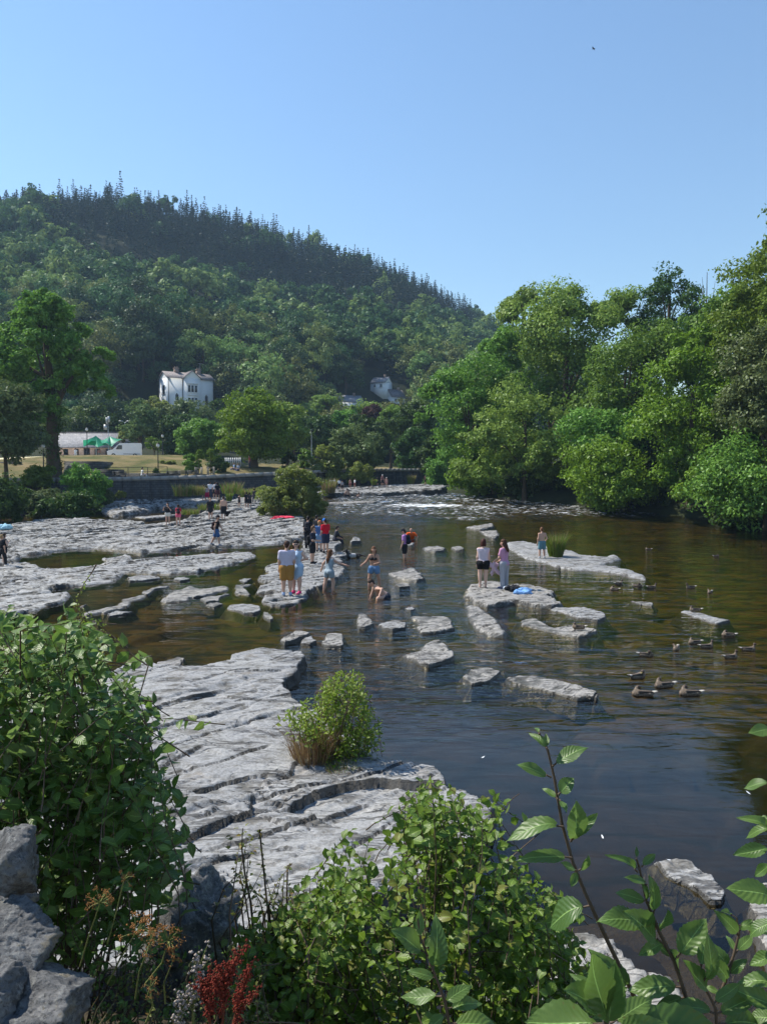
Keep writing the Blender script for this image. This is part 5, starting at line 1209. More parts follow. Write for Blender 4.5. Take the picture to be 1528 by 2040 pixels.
# ------------------------------------------------------------------ people, birds and a dog: smooth blended bodies
def nets(fn, lo, hi, h):
    """surface of an implicit shape as one closed mesh"""
    ax = [np.arange(lo[i] - 1.5 * h, hi[i] + 2 * h, h) for i in range(3)]
    P = np.stack(np.meshgrid(*ax, indexing='ij'), -1).astype(np.float32)
    G = fn(P); S = G < 0
    nx, ny, nz = G.shape
    cnt = np.zeros((nx - 1, ny - 1, nz - 1), np.int8)
    cs = [(i, j, k) for i in (0, 1) for j in (0, 1) for k in (0, 1)]
    sl = lambda a, c: a[c[0]:nx - 1 + c[0], c[1]:ny - 1 + c[1], c[2]:nz - 1 + c[2]]
    for c in cs: cnt += sl(S, c)
    mixed = (cnt > 0) & (cnt < 8); ii = np.argwhere(mixed)
    if not len(ii): return np.zeros((0, 3)), np.zeros((0, 4), int)
    idx = -np.ones(cnt.shape, np.int64); idx[mixed] = np.arange(len(ii))
    acc = np.zeros((len(ii), 3)); n = np.zeros(len(ii))
    for a in cs:
        for d in range(3):
            if a[d] == 0:
                b = list(a); b[d] = 1
                ga = G[ii[:, 0] + a[0], ii[:, 1] + a[1], ii[:, 2] + a[2]]; gb = G[ii[:, 0] + b[0], ii[:, 1] + b[1], ii[:, 2] + b[2]]
                m = (ga < 0) != (gb < 0); t = np.where(m, ga / np.where(m, ga - gb, 1), 0)
                p = np.tile(np.array(a, float), (len(ii), 1)); p[:, d] += t
                acc += p * m[:, None]; n += m
    V = (ii + acc / n[:, None]) * h + np.array([a[0] for a in ax])
    F = []
    for d in range(3):
        s0 = [slice(None)] * 3; s1 = [slice(None)] * 3; s0[d] = slice(0, -1); s1[d] = slice(1, None)
        e = S[tuple(s0)] != S[tuple(s1)]; pos = np.argwhere(e); st = S[tuple(s0)][e]
        u, v = (d + 1) % 3, (d + 2) % 3
        ok = (pos[:, u] > 0) & (pos[:, v] > 0) & (pos[:, u] < G.shape[u] - 1) & (pos[:, v] < G.shape[v] - 1); pos = pos[ok]; st = st[ok]
        q = []
        for (du, dv) in ((-1, -1), (0, -1), (0, 0), (-1, 0)):
            c = pos.copy(); c[:, u] += du; c[:, v] += dv; q.append(idx[c[:, 0], c[:, 1], c[:, 2]])
        q = np.stack(q, 1); q[~st] = q[~st][:, ::-1]; F.append(q)
    F = np.concatenate(F); return V, F[(F >= 0).all(1)]
def seg_d(P, a, b, ra, rb, fl=None):
    a = np.asarray(a, np.float32); ba = np.asarray(b, np.float32) - a; pa = P - a
    h = np.clip((pa @ ba) / max(float(ba @ ba), 1e-9), 0, 1)
    q = pa - h[..., None] * ba
    if fl is not None: q = q * np.asarray(fl, np.float32)
    return np.sqrt((q * q).sum(-1)) - (ra + (rb - ra) * h)
def smin(a, b, k):
    h = np.clip(0.5 + 0.5 * (b - a) / k, 0, 1); return b + (a - b) * h - k * h * (1 - h)
def blob(segs, h, k=0.02, cut=None, pad=0.0):
    lo = np.min([np.minimum(s[0], s[1]) - max(s[2], s[3]) - pad for s in segs], 0); hi = np.max([np.maximum(s[0], s[1]) + max(s[2], s[3]) + pad for s in segs], 0)
    def fn(P):
        d = None
        for s in segs:
            e = seg_d(P, s[0], s[1], s[2] + pad, s[3] + pad, s[4] if len(s) > 4 else None)
            d = e if d is None else smin(d, e, k)
        for (n, o) in (cut or []):
            d = np.maximum(d, P @ np.asarray(n, np.float32) - o)
        return d
    return nets(fn, lo, hi, h)
CLOTH = {}
def cloth(c, rough=.85):
    key = tuple(c)
    if key not in CLOTH: CLOTH[key] = mat_plain('cloth', c, rough, .12, 14, .15)
    return CLOTH[key]
def skin_mat(c): 
    key = ('skin',) + tuple(c)
    if key not in CLOTH: CLOTH[key] = mat_plain('skin', c, .55, .08, 10, .3)
    return CLOTH[key]
SK1, SK2, SK3 = (.50, .30, .22), (.42, .235, .16), (.56, .36, .28)
HB, HD, HL, HF = (.035, .02, .014), (.012, .01, .01), (.13, .06, .03), (.3, .2, .1)
def v3(*a): return np.array(a, float)
def person(loc, H, rz, label, pose=None, top=('tee', (.5, .5, .5)), bottom=('shorts', (.1, .1, .12)), hair=('short', HB), shoes=None, skin=SK1, b=1.0, fem=False, near=True, group=None, hat=None, glasses=False, sink=0.0, z_from='feet'):
    pose = dict(pose or {}); h = (.0115 if near else .021) * H
    U = lambda v: unit(np.array(v, float))
    lean = U(pose.get('lean', (0, .02, 1))); hipw = .062 if fem else .056; shw = (.096 if fem else .109) * (b ** .5)
    P = v3(0, 0, .52); C = P + lean * .295
    side = U(np.cross((0, 1, 0), lean)) if abs(lean[1]) < .95 else v3(1, 0, 0)
    side = v3(1, 0, 0)
    tw = pose.get('twist', 0.0); sd = v3(math.cos(tw), math.sin(tw), 0)
    sh = {s: C + sd * shw * s + v3(0, 0, -.012) for s in (1, -1)}; hp = {s: P + v3(hipw * s, 0, -.01) for s in (1, -1)}
    arm = pose.get('arms', ((.12, .02, -1), (.04, .12, -1), (-.12, .02, -1), (-.04, .12, -1)))     # right upper, right fore, left upper, left fore
    leg = pose.get('legs', ((.03, .0, -1), (.0, -.02, -1), (-.03, .0, -1), (.0, -.02, -1)))
    el = {1: sh[1] + U(arm[0]) * .172, -1: sh[-1] + U(arm[2]) * .172}
    wr = {1: el[1] + U(arm[1]) * .145, -1: el[-1] + U(arm[3]) * .145}
    kn = {1: hp[1] + U(leg[0]) * .245, -1: hp[-1] + U(leg[2]) * .245}
    an = {1: kn[1] + U(leg[1]) * .235, -1: kn[-1] + U(leg[3]) * .235}
    ft = {s: pose.get('foot', (.12, 1, -.12)) for s in (1, -1)}
    low = min(an[1][2], an[-1][2]) - .038
    if 'seat' in pose: low = P[2] - pose['seat']
    yaw, pit = pose.get('head', (0, 0)); fwd = v3(-math.sin(yaw + tw) * math.cos(pit), math.cos(yaw + tw) * math.cos(pit), math.sin(pit)); upv = U(lean + v3(0, 0, 1) - fwd * .5 * math.sin(pit)); rt = U(np.cross(fwd, upv)); upv = np.cross(rt, fwd)
    nk = C + lean * .035; hd = nk + lean * .03 + upv * .068 + fwd * .012
    T = (1, 1.32, 1)
    torso = [(hp[-1], hp[1], .077 * b, .077 * b, T), (P + v3(-.03, 0, .02), P + lean * .17 + sd * -.03, .068 * b, .066 * b, T), (P + v3(.03, 0, .02), P + lean * .17 + sd * .03, .068 * b, .066 * b, T),
             (P + lean * .15 - sd * .042, C - lean * .06 - sd * .05, .062 * b, .07 * b, T), (P + lean * .15 + sd * .042, C - lean * .06 + sd * .05, .062 * b, .07 * b, T), (sh[-1] * .96 + C * .04, sh[1] * .96 + C * .04, .038, .038)]
    if fem:
        f = np.cross(sd, lean); f = f if f[1] > 0 else -f
        torso += [(C - lean * .085 - sd * .042 + f * .048, C - lean * .085 - sd * .042 + f * .05, .034 * b, .034 * b), (C - lean * .085 + sd * .042 + f * .048, C - lean * .085 + sd * .042 + f * .05, .034 * b, .034 * b)]
        torso += [(P + v3(-.035, -.03, -.01), P + v3(-.035, -.03, -.012), .06 * b, .06 * b), (P + v3(.035, -.03, -.01), P + v3(.035, -.03, -.012), .06 * b, .06 * b)]
    lim = []
    for s in (1, -1):
        ua, fa = (arm[0], arm[1]) if s == 1 else (arm[2], arm[3]); fd = U(fa)
        lim += [(sh[s], el[s], .034 * b, .027 * b ** .5), (el[s], wr[s], .027 * b ** .5, .018), (wr[s], wr[s] + fd * .045, .018, .016)]
        lim += [(hp[s], kn[s], .066 * b, .04 * b ** .5), (kn[s], an[s], .04 * b ** .5, .024), (kn[s] + (an[s] - kn[s]) * .15 + v3(0, -.012, 0), kn[s] + (an[s] - kn[s]) * .5 + v3(0, -.01, 0), .034 * b ** .5, .028)]
        d = U(ft[s]) * v3(s if abs(ft[s][0]) > 0 else 1, 1, 1); lim += [(an[s] + v3(0, -.012, -.018), an[s] + d * .085 + v3(0, 0, -.012), .023, .015)]
    head = [(C + lean * .005, nk + upv * .05, .036 * b ** .5, .032), (hd + upv * .012 - fwd * .012, hd + upv * .014 - fwd * .005, .056, .056, (1.12, 1, .94)), (hd - upv * .018 + fwd * .016, hd - upv * .035 + fwd * .026, .04, .028), (hd + fwd * .055, hd - upv * .014 + fwd * .064, .007, .01)]
    head += [(hd + rt * s * .052 - fwd * .006 + upv * .006, hd + rt * s * .055 - fwd * .008 - upv * .014, .011, .008) for s in (1, -1)]
    V, F = blob(torso + lim + head, h / H, .022)
    mb = MB(); mb.add(V, F)
    for s in (1, -1):            # fingers: four of unequal length, bent, and a thumb from the side of the palm
        fd = U(arm[1] if s == 1 else arm[3]); ax_ = U(np.cross(fd, (0, 1, .3)) + 1e-6); cu = U(np.cross(ax_, fd))
        p0 = wr[s] + fd * .05
        for q, (o_, L) in enumerate(((-.012, .036), (-.004, .042), (.004, .04), (.012, .031))):
            a_ = p0 + ax_ * o_; k1 = a_ + fd * L * .5 + cu * .003; mb.tube([a_ - fd * .012, k1, k1 + U(fd + cu * .55) * L * .5], [.0062, .0055, .0042], 5)
        a_ = wr[s] + fd * .018 - ax_ * .013; k1 = a_ - ax_ * .012 + fd * .02; mb.tube([a_, k1, k1 + fd * .018], [.0075, .0065, .005], 5)
    sc = H; base = Vector(loc)
    root = empty('person', loc, label, 'person', group, rz)
    def fin(mbx, name, mat, smooth=True):
        for v in mbx.V: v -= np.array((0, 0, low), np.float32); v *= sc
        return mbx.build(name, mat, root, smooth)
    fin(mb, 'body', skin_mat(skin))
    n_up = lambda pt, n: (n, float(np.dot(n, pt)))
    # top
    if top:
        kind_, col = top; c_ = []; segs = list(torso); pad = .010
        hem = {'tee': P - lean * .045, 'long': P - lean * .045, 'vest': P - lean * .03, 'crop': P + lean * .12, 'bikini': P + lean * .185, 'dress': P - lean * .02, 'play': P - lean * .02}[kind_]
        neckc = {'tee': C + lean * .035, 'long': C + lean * .04, 'vest': C + lean * .012, 'crop': C - lean * .01, 'bikini': C - lean * .045, 'dress': C, 'play': C + lean * .005}[kind_]
        c_ = [n_up(hem, -lean), n_up(neckc, lean)]
        if kind_ in ('tee', 'long'):
            for s in (1, -1): segs.append((sh[s], sh[s] + (el[s] - sh[s]) * .6, .033 * b, .035 * b)); pad = .011
            c_ = [n_up(neckc, lean)]
            V, F = blob([(s_[0], s_[1], s_[2], s_[3]) + tuple(s_[4:]) for s_ in segs], h / H, .02, c_ + [n_up(P - lean * .05, -lean)], pad)
        else:
            V, F = blob(segs, h / H, .02, c_, pad if kind_ != 'bikini' else .007)
        mb = MB(); mb.add(V, F); fin(mb, {'tee': 't_shirt', 'long': 'top', 'vest': 'vest', 'crop': 'crop_top', 'bikini': 'bikini_top', 'dress': 'dress_top', 'play': 'playsuit_top'}[kind_], cloth(col))
        if kind_ == 'long':
            mb = MB()
            for s in (1, -1): V, F = blob([(sh[s], el[s], .04 * b, .035), (el[s], wr[s], .034, .025)], h / H, .015); mb.add(V, F)
            fin(mb, 'sleeves', cloth(col))
        if kind_ in ('vest', 'bikini', 'crop', 'play'):
            mb = MB()
            for s in (1, -1):
                x_ = sd * .045 * s; f = v3(0, 1, 0)
                mb.tube([C - lean * .06 + x_ + f * .068 * b, C + lean * .03 + x_ + f * .03, C + lean * .03 + x_ - f * .02, C - lean * .05 + x_ - f * .062 * b], .007, 5)
            fin(mb, 'shoulder_straps', cloth(col))
    if bottom:
        kind_, col = bottom; fr = {'shorts': .72, 'mini': .34, 'long': 1.0, 'trousers': 1.0, 'skirt': .5, 'capri': 1.0}[kind_]
        segs = [torso[0], torso[1], torso[2]] + ([torso[-1], torso[-2]] if fem else [])
        for s in (1, -1):
            r1 = .066 * b + (.04 - .066) * fr * b
            segs.append((hp[s], hp[s] + (kn[s] - hp[s]) * fr, .069 * b, max(r1 + (.014 if kind_ in ('shorts', 'long') else .005), .04)))
            if kind_ in ('trousers', 'capri'): segs.append((kn[s], kn[s] + (an[s] - kn[s]) * (.93 if kind_ == 'trousers' else .55), .043 * b, .034))
        if kind_ == 'skirt': segs.append((P - lean * .02, (kn[1] + kn[-1]) / 2 * .55 + P * .45, .085 * b, .1 * b, (1, 1.25, 1)))
        V, F = blob(segs, h / H, .016, [n_up(P + lean * .055, lean)], .011)
        mb = MB(); mb.add(V, F); fin(mb, {'shorts': 'shorts', 'mini': 'shorts', 'long': 'shorts', 'trousers': 'trousers', 'skirt': 'skirt', 'capri': 'trousers'}[kind_], cloth(col))
    if shoes is not None:
        for s in (1, -1):
            d = U(ft[s]) * v3(s, 1, 1)
            V, F = blob([(an[s] + v3(0, -.016, -.016), an[s] + d * .09 + v3(0, 0, -.012), .03, .022), (an[s] + v3(0, 0, .01), an[s] + v3(0, 0, -.01), .031, .031)], h / H * .9, .012, [((0, 0, -1), -(an[s][2] - .04))])
            mb = MB(); mb.add(V, F); fin(mb, 'shoe', cloth(shoes))
    st, hc = hair
    if st != 'bald':
        segs = [(hd + upv * .026 - fwd * .018, hd + upv * .03 - fwd * .004, .058, .055, (1.05, 1, .95))]
        segs.append((hd - fwd * .03, hd - fwd * .036 - upv * .03, .05, .036))
        if st == 'bob': segs += [(hd - fwd * .02 + rt * .03, hd - fwd * .02 + rt * .042 - upv * .06, .034, .026), (hd - fwd * .02 - rt * .03, hd - fwd * .02 - rt * .042 - upv * .06, .034, .026), (hd - fwd * .04, hd - fwd * .045 - upv * .06, .045, .032)]
        if st == 'long': segs += [(hd - fwd * .036, C - v3(0, .075 * b, 0) - lean * .01, .045, .042), (C - v3(0, .078 * b, 0), C - v3(0, .08 * b, 0) - lean * .11, .042, .022), (hd - fwd * .01 + rt * .045, hd + rt * .055 - upv * .13, .02, .016), (hd - fwd * .01 - rt * .045, hd - rt * .055 - upv * .13, .02, .016)]
        if st == 'pony': segs += [(hd - fwd * .07, hd - fwd * .085 - upv * .12, .022, .014)]
        V, F = blob(segs, h / H * .9, .012, [n_up(hd + fwd * .032 + upv * .01, U(fwd - upv * .55))])
        mb = MB(); mb.add(V, F); fin(mb, 'hair', cloth(hc, .6))
    if hat:
        V, F = blob([(hd + upv * .03 - fwd * .012, hd + upv * .034, .061, .06)], h / H * .9, .012, [n_up(hd + upv * .018, -upv)])
        mb = MB(); mb.add(V, F); q = hd + upv * .022
        pts = [q + fwd * (.05 + .055 * math.cos(t)) + rt * .052 * math.sin(t) for t in np.linspace(-1.4, 1.4, 9)] + [q + fwd * .04 + rt * .05, q + fwd * .04 - rt * .05]
        pts = np.array(pts); n = len(pts); mb.add(np.vstack([pts, pts + upv * .008]), [tuple(range(n))], 0); mb.add(pts + upv * .008, [tuple(range(n))[::-1]], 0)
        fin(mb, 'cap', cloth(hat))
    if near:
        for s in (1, -1):
            mb = MB(); mb.ball(hd + fwd * .05 + rt * s * .021 + upv * .006, .0075, 0, 6, 5); fin(mb, 'eye', M_BLACK)
        mb = MB(); mb.ball(hd + fwd * .053 - upv * .036, np.array((.014, .006, .004)), 0, 8, 5); fin(mb, 'mouth', cloth((.3, .1, .09)))
        if glasses:
            mb = MB()
            for s in (1, -1): mb.ball(hd + fwd * .056 + rt * s * .022 + upv * .006, np.array((.019, .008, .014)), 0, 8, 5)
            mb.tube([hd + fwd * .058 - rt * .02 + upv * .008, hd + fwd * .058 + rt * .02 + upv * .008], .004, 5); fin(mb, 'sunglasses', M_BLACK)
    bpt = base + rotz(rz) @ (Vector(C - v3(0, .10 * b, .0) - lean * .11 - v3(0, 0, low)) * sc)
    return root, bpt
def backpack(pt, rz, H, col, label, w=.16, hgt=.25):
    root = empty('backpack', pt, label, 'backpack', None, rz); s = H
    V, F = blob([(v3(-w * .28, -.02, -hgt * .3), v3(w * .28, -.02, -hgt * .3), .055, .055), (v3(-w * .26, -.01, hgt * .3), v3(w * .26, -.01, hgt * .3), .045, .045), (v3(0, -.02, -hgt * .3), v3(0, -.015, hgt * .3), .075, .06)], .014, .03)
    mb = MB(); mb.add(V * s, F); mb.build('pack', cloth(col), root, True)
    V, F = blob([(v3(-.04, -.085, -.06), v3(.04, -.085, -.06), .03, .03)], .012); mb = MB(); mb.add(V * s, F); mb.build('pocket', cloth(tuple(c * .8 for c in col)), root, True)
    for q in (-1, 1):
        mb = MB(); mb.tube(np.array([v3(q * .05, .02, .10), v3(q * .06, .1, .13), v3(q * .062, .17, .06), v3(q * .06, .13, -.06), v3(q * .055, .03, -.1)]) * s, .010 * s, 5); mb.build('strap', cloth(tuple(c * .8 for c in col)), root, True)
R = math.radians
def put(px, py, hpx, **k):
    """stand on the rock where the feet are seen; height from the height in the photograph"""
    x, y, z = stand(px, py); return (x, y, z), hpx / FPX * y
def wade(px, py, hpx, depth=.25, fixed=None):
    xy = on_z(px, py, 0); z = float(water_z(xy[1])) - depth
    H = fixed or (hpx / FPX * xy[1] + depth); return (float(xy[0]), float(xy[1]), z), H
GREY = (.38, .38, .45); BLACK_ = (.018, .018, .022); NAVY = (.025, .03, .06)
loc, H = put(572, 1188, 106)
person(loc, H, R(8), 'man in lilac grey t-shirt and mustard shorts, seen from behind', dict(head=(-.25, -.25), arms=((.12, .05, -1), (.02, .35, -1), (-.14, .05, -1), (-.02, .3, -1))), ('tee', (.50, .47, .58)), ('shorts', (.33, .17, .045)), ('short', (.05, .025, .018)), (.25, .33, .48), SK1, 1.06)
loc, H = put(591, 1183, 104)
person(loc, H, R(150), 'woman in pale blue top and denim skirt, sunglasses, pink shoes, hand on hip', dict(head=(.5, -.1), twist=.1, arms=((.2, .1, -1), (-.1, .5, -.6), (-.75, -.25, -.8), (.9, .35, -.35))), ('vest', (.42, .55, .72)), ('skirt', (.34, .48, .66)), ('bob', HB), (.62, .05, .17), SK3, 1.12, True, glasses=True)
loc, H = wade(656, 1176, 80, .15)
person(loc, H, R(-42), 'girl in a grey playsuit wading with arms held out', dict(head=(-.3, .0), lean=(0, .1, 1), legs=((.1, .22, -1), (.05, -.15, -1), (-.12, -.12, -1), (-.05, -.2, -1)), arms=((.75, .6, -.55), (.8, .6, -.3), (-.75, -.05, -.75), (-.5, .1, -.9))), ('play', (.27, .33, .38)), ('mini', (.27, .33, .38)), ('long', HL), None, SK1, .9, True)
loc, H = wade(745, 1170, 80, .1)
person(loc, H, R(165), 'girl in a black bikini top and denim shorts, long brown hair', dict(head=(.25, -.05), legs=((.18, .1, -1), (.05, -.1, -1), (-.2, -.1, -1), (-.1, -.1, -1)), arms=((.55, -.1, -.8), (.35, .6, -.35), (-.3, .25, -.9), (.45, .85, -.1))), ('bikini', BLACK_), ('mini', (.13, .24, .42)), ('long', HL), None, SK2, .9, True)
loc, H = wade(770, 1190, 66, .42, 1.72)
person(loc, H, R(105), 'bare chested man crouching in the rushing water in dark trousers', dict(lean=(.1, .75, .62), head=(.1, -.5), seat=.26, legs=((.18, .75, .62), (.05, -.12, -1), (-.45, .9, .02), (-.1, .3, -.9)), arms=((.15, .3, -.95), (.0, .35, -.9), (-.8, -.35, .1), (-.55, .5, -.75))), None, ('capri', (.03, .035, .05)), ('short', HB), None, SK1, 1.0)
loc, H = put(806, 1122, 67)
rt_, bp = person(loc, H, R(75), 'man in pink shirt and black shorts with a dark cap', dict(head=(0, -.35), legs=((.05, .04, -1), (0, -.02, -1), (-.05, -.05, -1), (0, -.04, -1)), arms=((.1, .02, -1), (.05, .35, -1), (-.1, .05, -1), (-.02, .4, -1))), ('tee', (.50, .23, .52)), ('shorts', BLACK_), ('short', HB), None, SK1, 1.0, hat=(.02, .022, .03))
backpack(bp, R(75), H, (.02, .022, .035), 'dark backpack worn over the pink shirt')
loc, H = wade(819, 1074, 30, .95, 1.78)
person(loc, H, R(178), 'man in an orange t-shirt leaning forward, chest deep in the river', dict(lean=(0, .55, .8), head=(0, -.1), arms=((.7, .35, -.7), (-.2, .35, -.9), (-.7, .35, -.7), (.2, .35, -.9))), ('tee', (.66, .10, .015)), ('shorts', (.1, .1, .1)), ('bald', HB), None, SK2, 1.15)
# the group at the end of the spit
loc, H = put(614, 1092, 62)
rt_, bp = person(loc, H, R(-15), 'tall figure all in black at the back of the group', dict(head=(.2, -.3)), ('tee', BLACK_), ('trousers', BLACK_), ('short', HD), BLACK_, SK1, 1.05)
backpack(bp, R(-15), H, (.03, .03, .04), 'black rucksack on the tall figure at the back of the group')
loc, H = put(623, 1123, 73)
rt_, bp = person(loc, H, R(-100), 'youth in dark navy shirt and black shorts, arms folded, nearest of the group', dict(head=(.5, -.1), arms=((.15, .2, -1), (-.5, .85, -.05), (-.15, .2, -1), (.6, .8, -.1))), ('tee', (.022, .026, .045)), ('shorts', BLACK_), ('short', (.12, .07, .04)), BLACK_, SK1, .95)
backpack(bp + Vector((0, 0, -.12)), R(-100), H, (.014, .014, .016), 'black bag slung behind the youth in navy')
loc, H = put(636, 1099, 60)
person(loc, H, R(-10), 'boy in blue shirt and denim shorts with an orange cap', dict(head=(-.3, -.2)), ('tee', (.06, .13, .3)), ('shorts', (.16, .27, .42)), ('short', HF), BLACK_, SK1, .95, hat=(.65, .16, .04))
loc, H = put(649, 1101, 66)
person(loc, H, R(40), 'boy in bright red t-shirt, navy shorts and blue cap', dict(head=(.3, -.35), arms=((.12, .05, -1), (-.2, .6, -.6), (-.12, .1, -1), (.3, .7, -.55))), ('tee', (.55, .012, .03)), ('shorts', NAVY), ('short', HB), BLACK_, SK1, 1.0, hat=(.03, .17, .55))
loc, H = put(631, 1080, 52)
person(loc, H, R(-30), 'person in dark clothes and cap half hidden behind the boys', dict(), ('tee', (.03, .03, .035)), ('shorts', BLACK_), ('short', HD), BLACK_, SK1, 1.0, near=False, hat=BLACK_)
loc, H = put(667, 1078, 46); H = 1.7
person(loc, H, R(-75), 'person in dark clothes sitting on the rock edge with a pale bag', dict(seat=.06, lean=(0, .25, 1), head=(0, -.2), legs=((.1, .95, .25), (0, .25, -1), (-.1, .95, .2), (0, .3, -1)), arms=((.15, .5, -.9), (0, .8, -.4), (-.15, .5, -.9), (0, .8, -.4))), ('long', (.03, .033, .045)), ('trousers', (.035, .035, .05)), ('short', HD), BLACK_, SK2, 1.0)
# the two women on the broad rock
loc, H = put(962, 1170, 94)
person(loc, H, R(-8), 'woman in lilac vest and black shorts with a dark bob, seen from behind', dict(head=(-.3, -.2), legs=((-.02, .06, -1), (-.02, -.03, -1), (-.02, -.03, -1), (.02, -.04, -1)), arms=((.13, .0, -1), (.08, .2, -1), (-.13, .0, -1), (-.06, .2, -1))), ('vest', (.55, .47, .53)), ('mini', (.008, .008, .01)), ('bob', (.05, .018, .015)), None, SK3, .97, True)
loc, H = put(1004, 1172, 95)
person(loc, H, R(48), 'woman with long brown hair in pink top and grey trousers, holding clothes', dict(head=(.35, -.15), arms=((.12, .2, -1), (-.35, .8, -.55), (-.12, .3, -1), (.25, .85, -.5))), ('tee', (.48, .25, .38)), ('trousers', (.33, .33, .37)), ('long', (.06, .028, .016)), (.1, .1, .2), SK1, .93, True)
q = Vector(loc) + Vector((-.33, .22, .86)); r = np.random.RandomState(5)
def cloth_heap(name, loc, size, col, label, cat, hang=False):
    mb = MB(); k = 5 if not hang else 3
    segs = [(v3(*(r.uniform(-1, 1, 3) * (.5, .35, .15) * size)), v3(*(r.uniform(-1, 1, 3) * (.6, .4, .2) * size + (0, 0, -(.9 * size if hang else 0)))), .17 * size, .11 * size) for _ in range(k + 3)]
    V, F = blob(segs, .045 * size, .05 * size); V = V + (fbm(V[:, 0] * 14 / size + 9, V[:, 1] * 14 / size + V[:, 2] * 11 / size, 3) - .5)[:, None] * .14 * size
    mb.add(V, F); o = mb.build(name, cloth(col), None, True); o.location = loc; return thing(o, label, cat)
cloth_heap('bundle_of_clothes', q, .38, (.55, .4, .47), 'pink and white bundle of clothes held by the woman in grey trousers', 'clothes', True)
for (px_, py_, s_, col, lab) in [(1022, 1177, .5, (.02, .02, .025), 'dark heap of clothes on the broad rock by the feet of the woman'), (1040, 1183, .55, (.17, .33, .62), 'blue and white towel crumpled on the broad rock'), (1012, 1173, .3, (.5, .55, .62), 'pale shoe-sized bundle beside the dark heap of clothes')]:
    x, y, z = stand(px_, py_); cloth_heap('towel' if 'towel' in lab else 'clothes_heap', (x, y, z + .1 * s_), s_, col, lab, 'towel' if 'towel' in lab else 'clothes')
x, y, z = stand(563, 1035); o = cloth_heap('beach_towel', (x, y, z + .12), 1.1, (.75, .06, .11), 'bright red towel spread on the rock before the round willow bush', 'towel'); o.scale = (1.35, 1.0, .45)
x, y, z = stand(12, 1056); o = cloth_heap('bag', (x, y, z + .2), .8, (.3, .5, .6), 'pale blue bag lying in the shade at the picture edge', 'bag')
loc, H = put(1079, 1112, 60)
person(loc, H, R(15), 'topless boy in teal shorts standing beside the reeds', dict(head=(0, -.2), legs=((.1, .02, -1), (.04, -.03, -1), (-.1, -.02, -1), (-.03, -.03, -1)), arms=((.45, -.1, -.9), (-.35, .45, -.8), (-.2, .0, -1), (0, .25, -1))), None, ('shorts', (.10, .20, .24)), ('short', (.14, .07, .035)), (.35, .35, .37), SK1, .92)
# on the far shelf
loc, H = put(432, 1087, 60)
rt_, bp = person(loc, H, R(-95), 'walking man in cap, dark vest and blue shorts', dict(lean=(0, .1, 1), head=(0, -.1), legs=((.03, .42, -1), (.02, .1, -1), (-.03, -.4, -1), (-.02, -.55, -1)), arms=((.12, -.3, -1), (.0, .0, -1), (-.12, .45, -1), (-.05, .7, -1))), ('vest', (.02, .018, .022)), ('shorts', (.05, .11, .25)), ('short', HB), (.3, .3, .34), SK1, .97, hat=(.02, .02, .028))
backpack(bp + Vector((0, 0, -.05)), R(-95), H, (.03, .016, .018), 'dark backpack on the walking man')
loc, H = put(335, 1046, 42)
person(loc, H, R(170), 'woman in dark top and white shorts lifting her hands to her face', dict(head=(0, .05), arms=((.45, .25, -.6), (-.4, .4, .8), (-.45, .25, -.6), (.4, .4, .8))), ('tee', BLACK_), ('mini', (.62, .58, .52)), ('long', HB), None, SK1, .95, True, near=False)
loc, H = put(356, 1047, 40)
rt_, bp = person(loc, H, R(15), 'girl in red and pink walking away with a dark rucksack', dict(), ('tee', (.5, .04, .06)), ('mini', (.6, .12, .2)), ('bob', HB), None, SK1, .9, True, near=False)
backpack(bp, R(15), H, (.05, .02, .03), 'dark rucksack on the girl in red')
loc, H = put(420, 1034, 42)
person(loc, H, R(175), 'person in long black top and black skirt facing the camera', dict(arms=((.2, .0, -1), (.1, .1, -1), (-.2, 0, -1), (-.1, .1, -1))), ('long', BLACK_), ('skirt', BLACK_), ('short', (.1, .06, .04)), None, SK1, 1.0, near=False)
loc, H = put(446, 1034, 44)
person(loc, H, R(5), 'topless man in black shorts standing with a bag at his side', dict(arms=((.2, .0, -1), (.1, .05, -1), (-.15, 0, -1), (-.05, .05, -1))), None, ('long', BLACK_), ('short', HB), None, SK1, 1.0, near=False)
cloth_heap('bag', Vector(loc) + Vector((.33, 0, .62)), .4, BLACK_, 'black bag hanging beside the topless man in black shorts', 'bag', True)
loc, H = put(5, 1127, 60)
person(loc, H, R(-30), 'person in black trousers and top at the picture edge, stepping', dict(legs=((.05, .3, -1), (.02, .1, -1), (-.05, -.3, -1), (-.02, -.3, -1))), ('tee', BLACK_), ('trousers', BLACK_), ('short', HF), (.4, .4, .45), SK1, 1.0)
loc, H = put(10, 1122, 57)
person(loc, H, R(-40), 'woman in black with pale arms beside the one stepping at the picture edge', dict(arms=((.3, .2, -.9), (-.3, .5, .5), (-.3, .2, -.9), (.2, .5, -.3))), ('vest', BLACK_), ('skirt', BLACK_), ('bob', HB), None, SK3, 1.0, True)
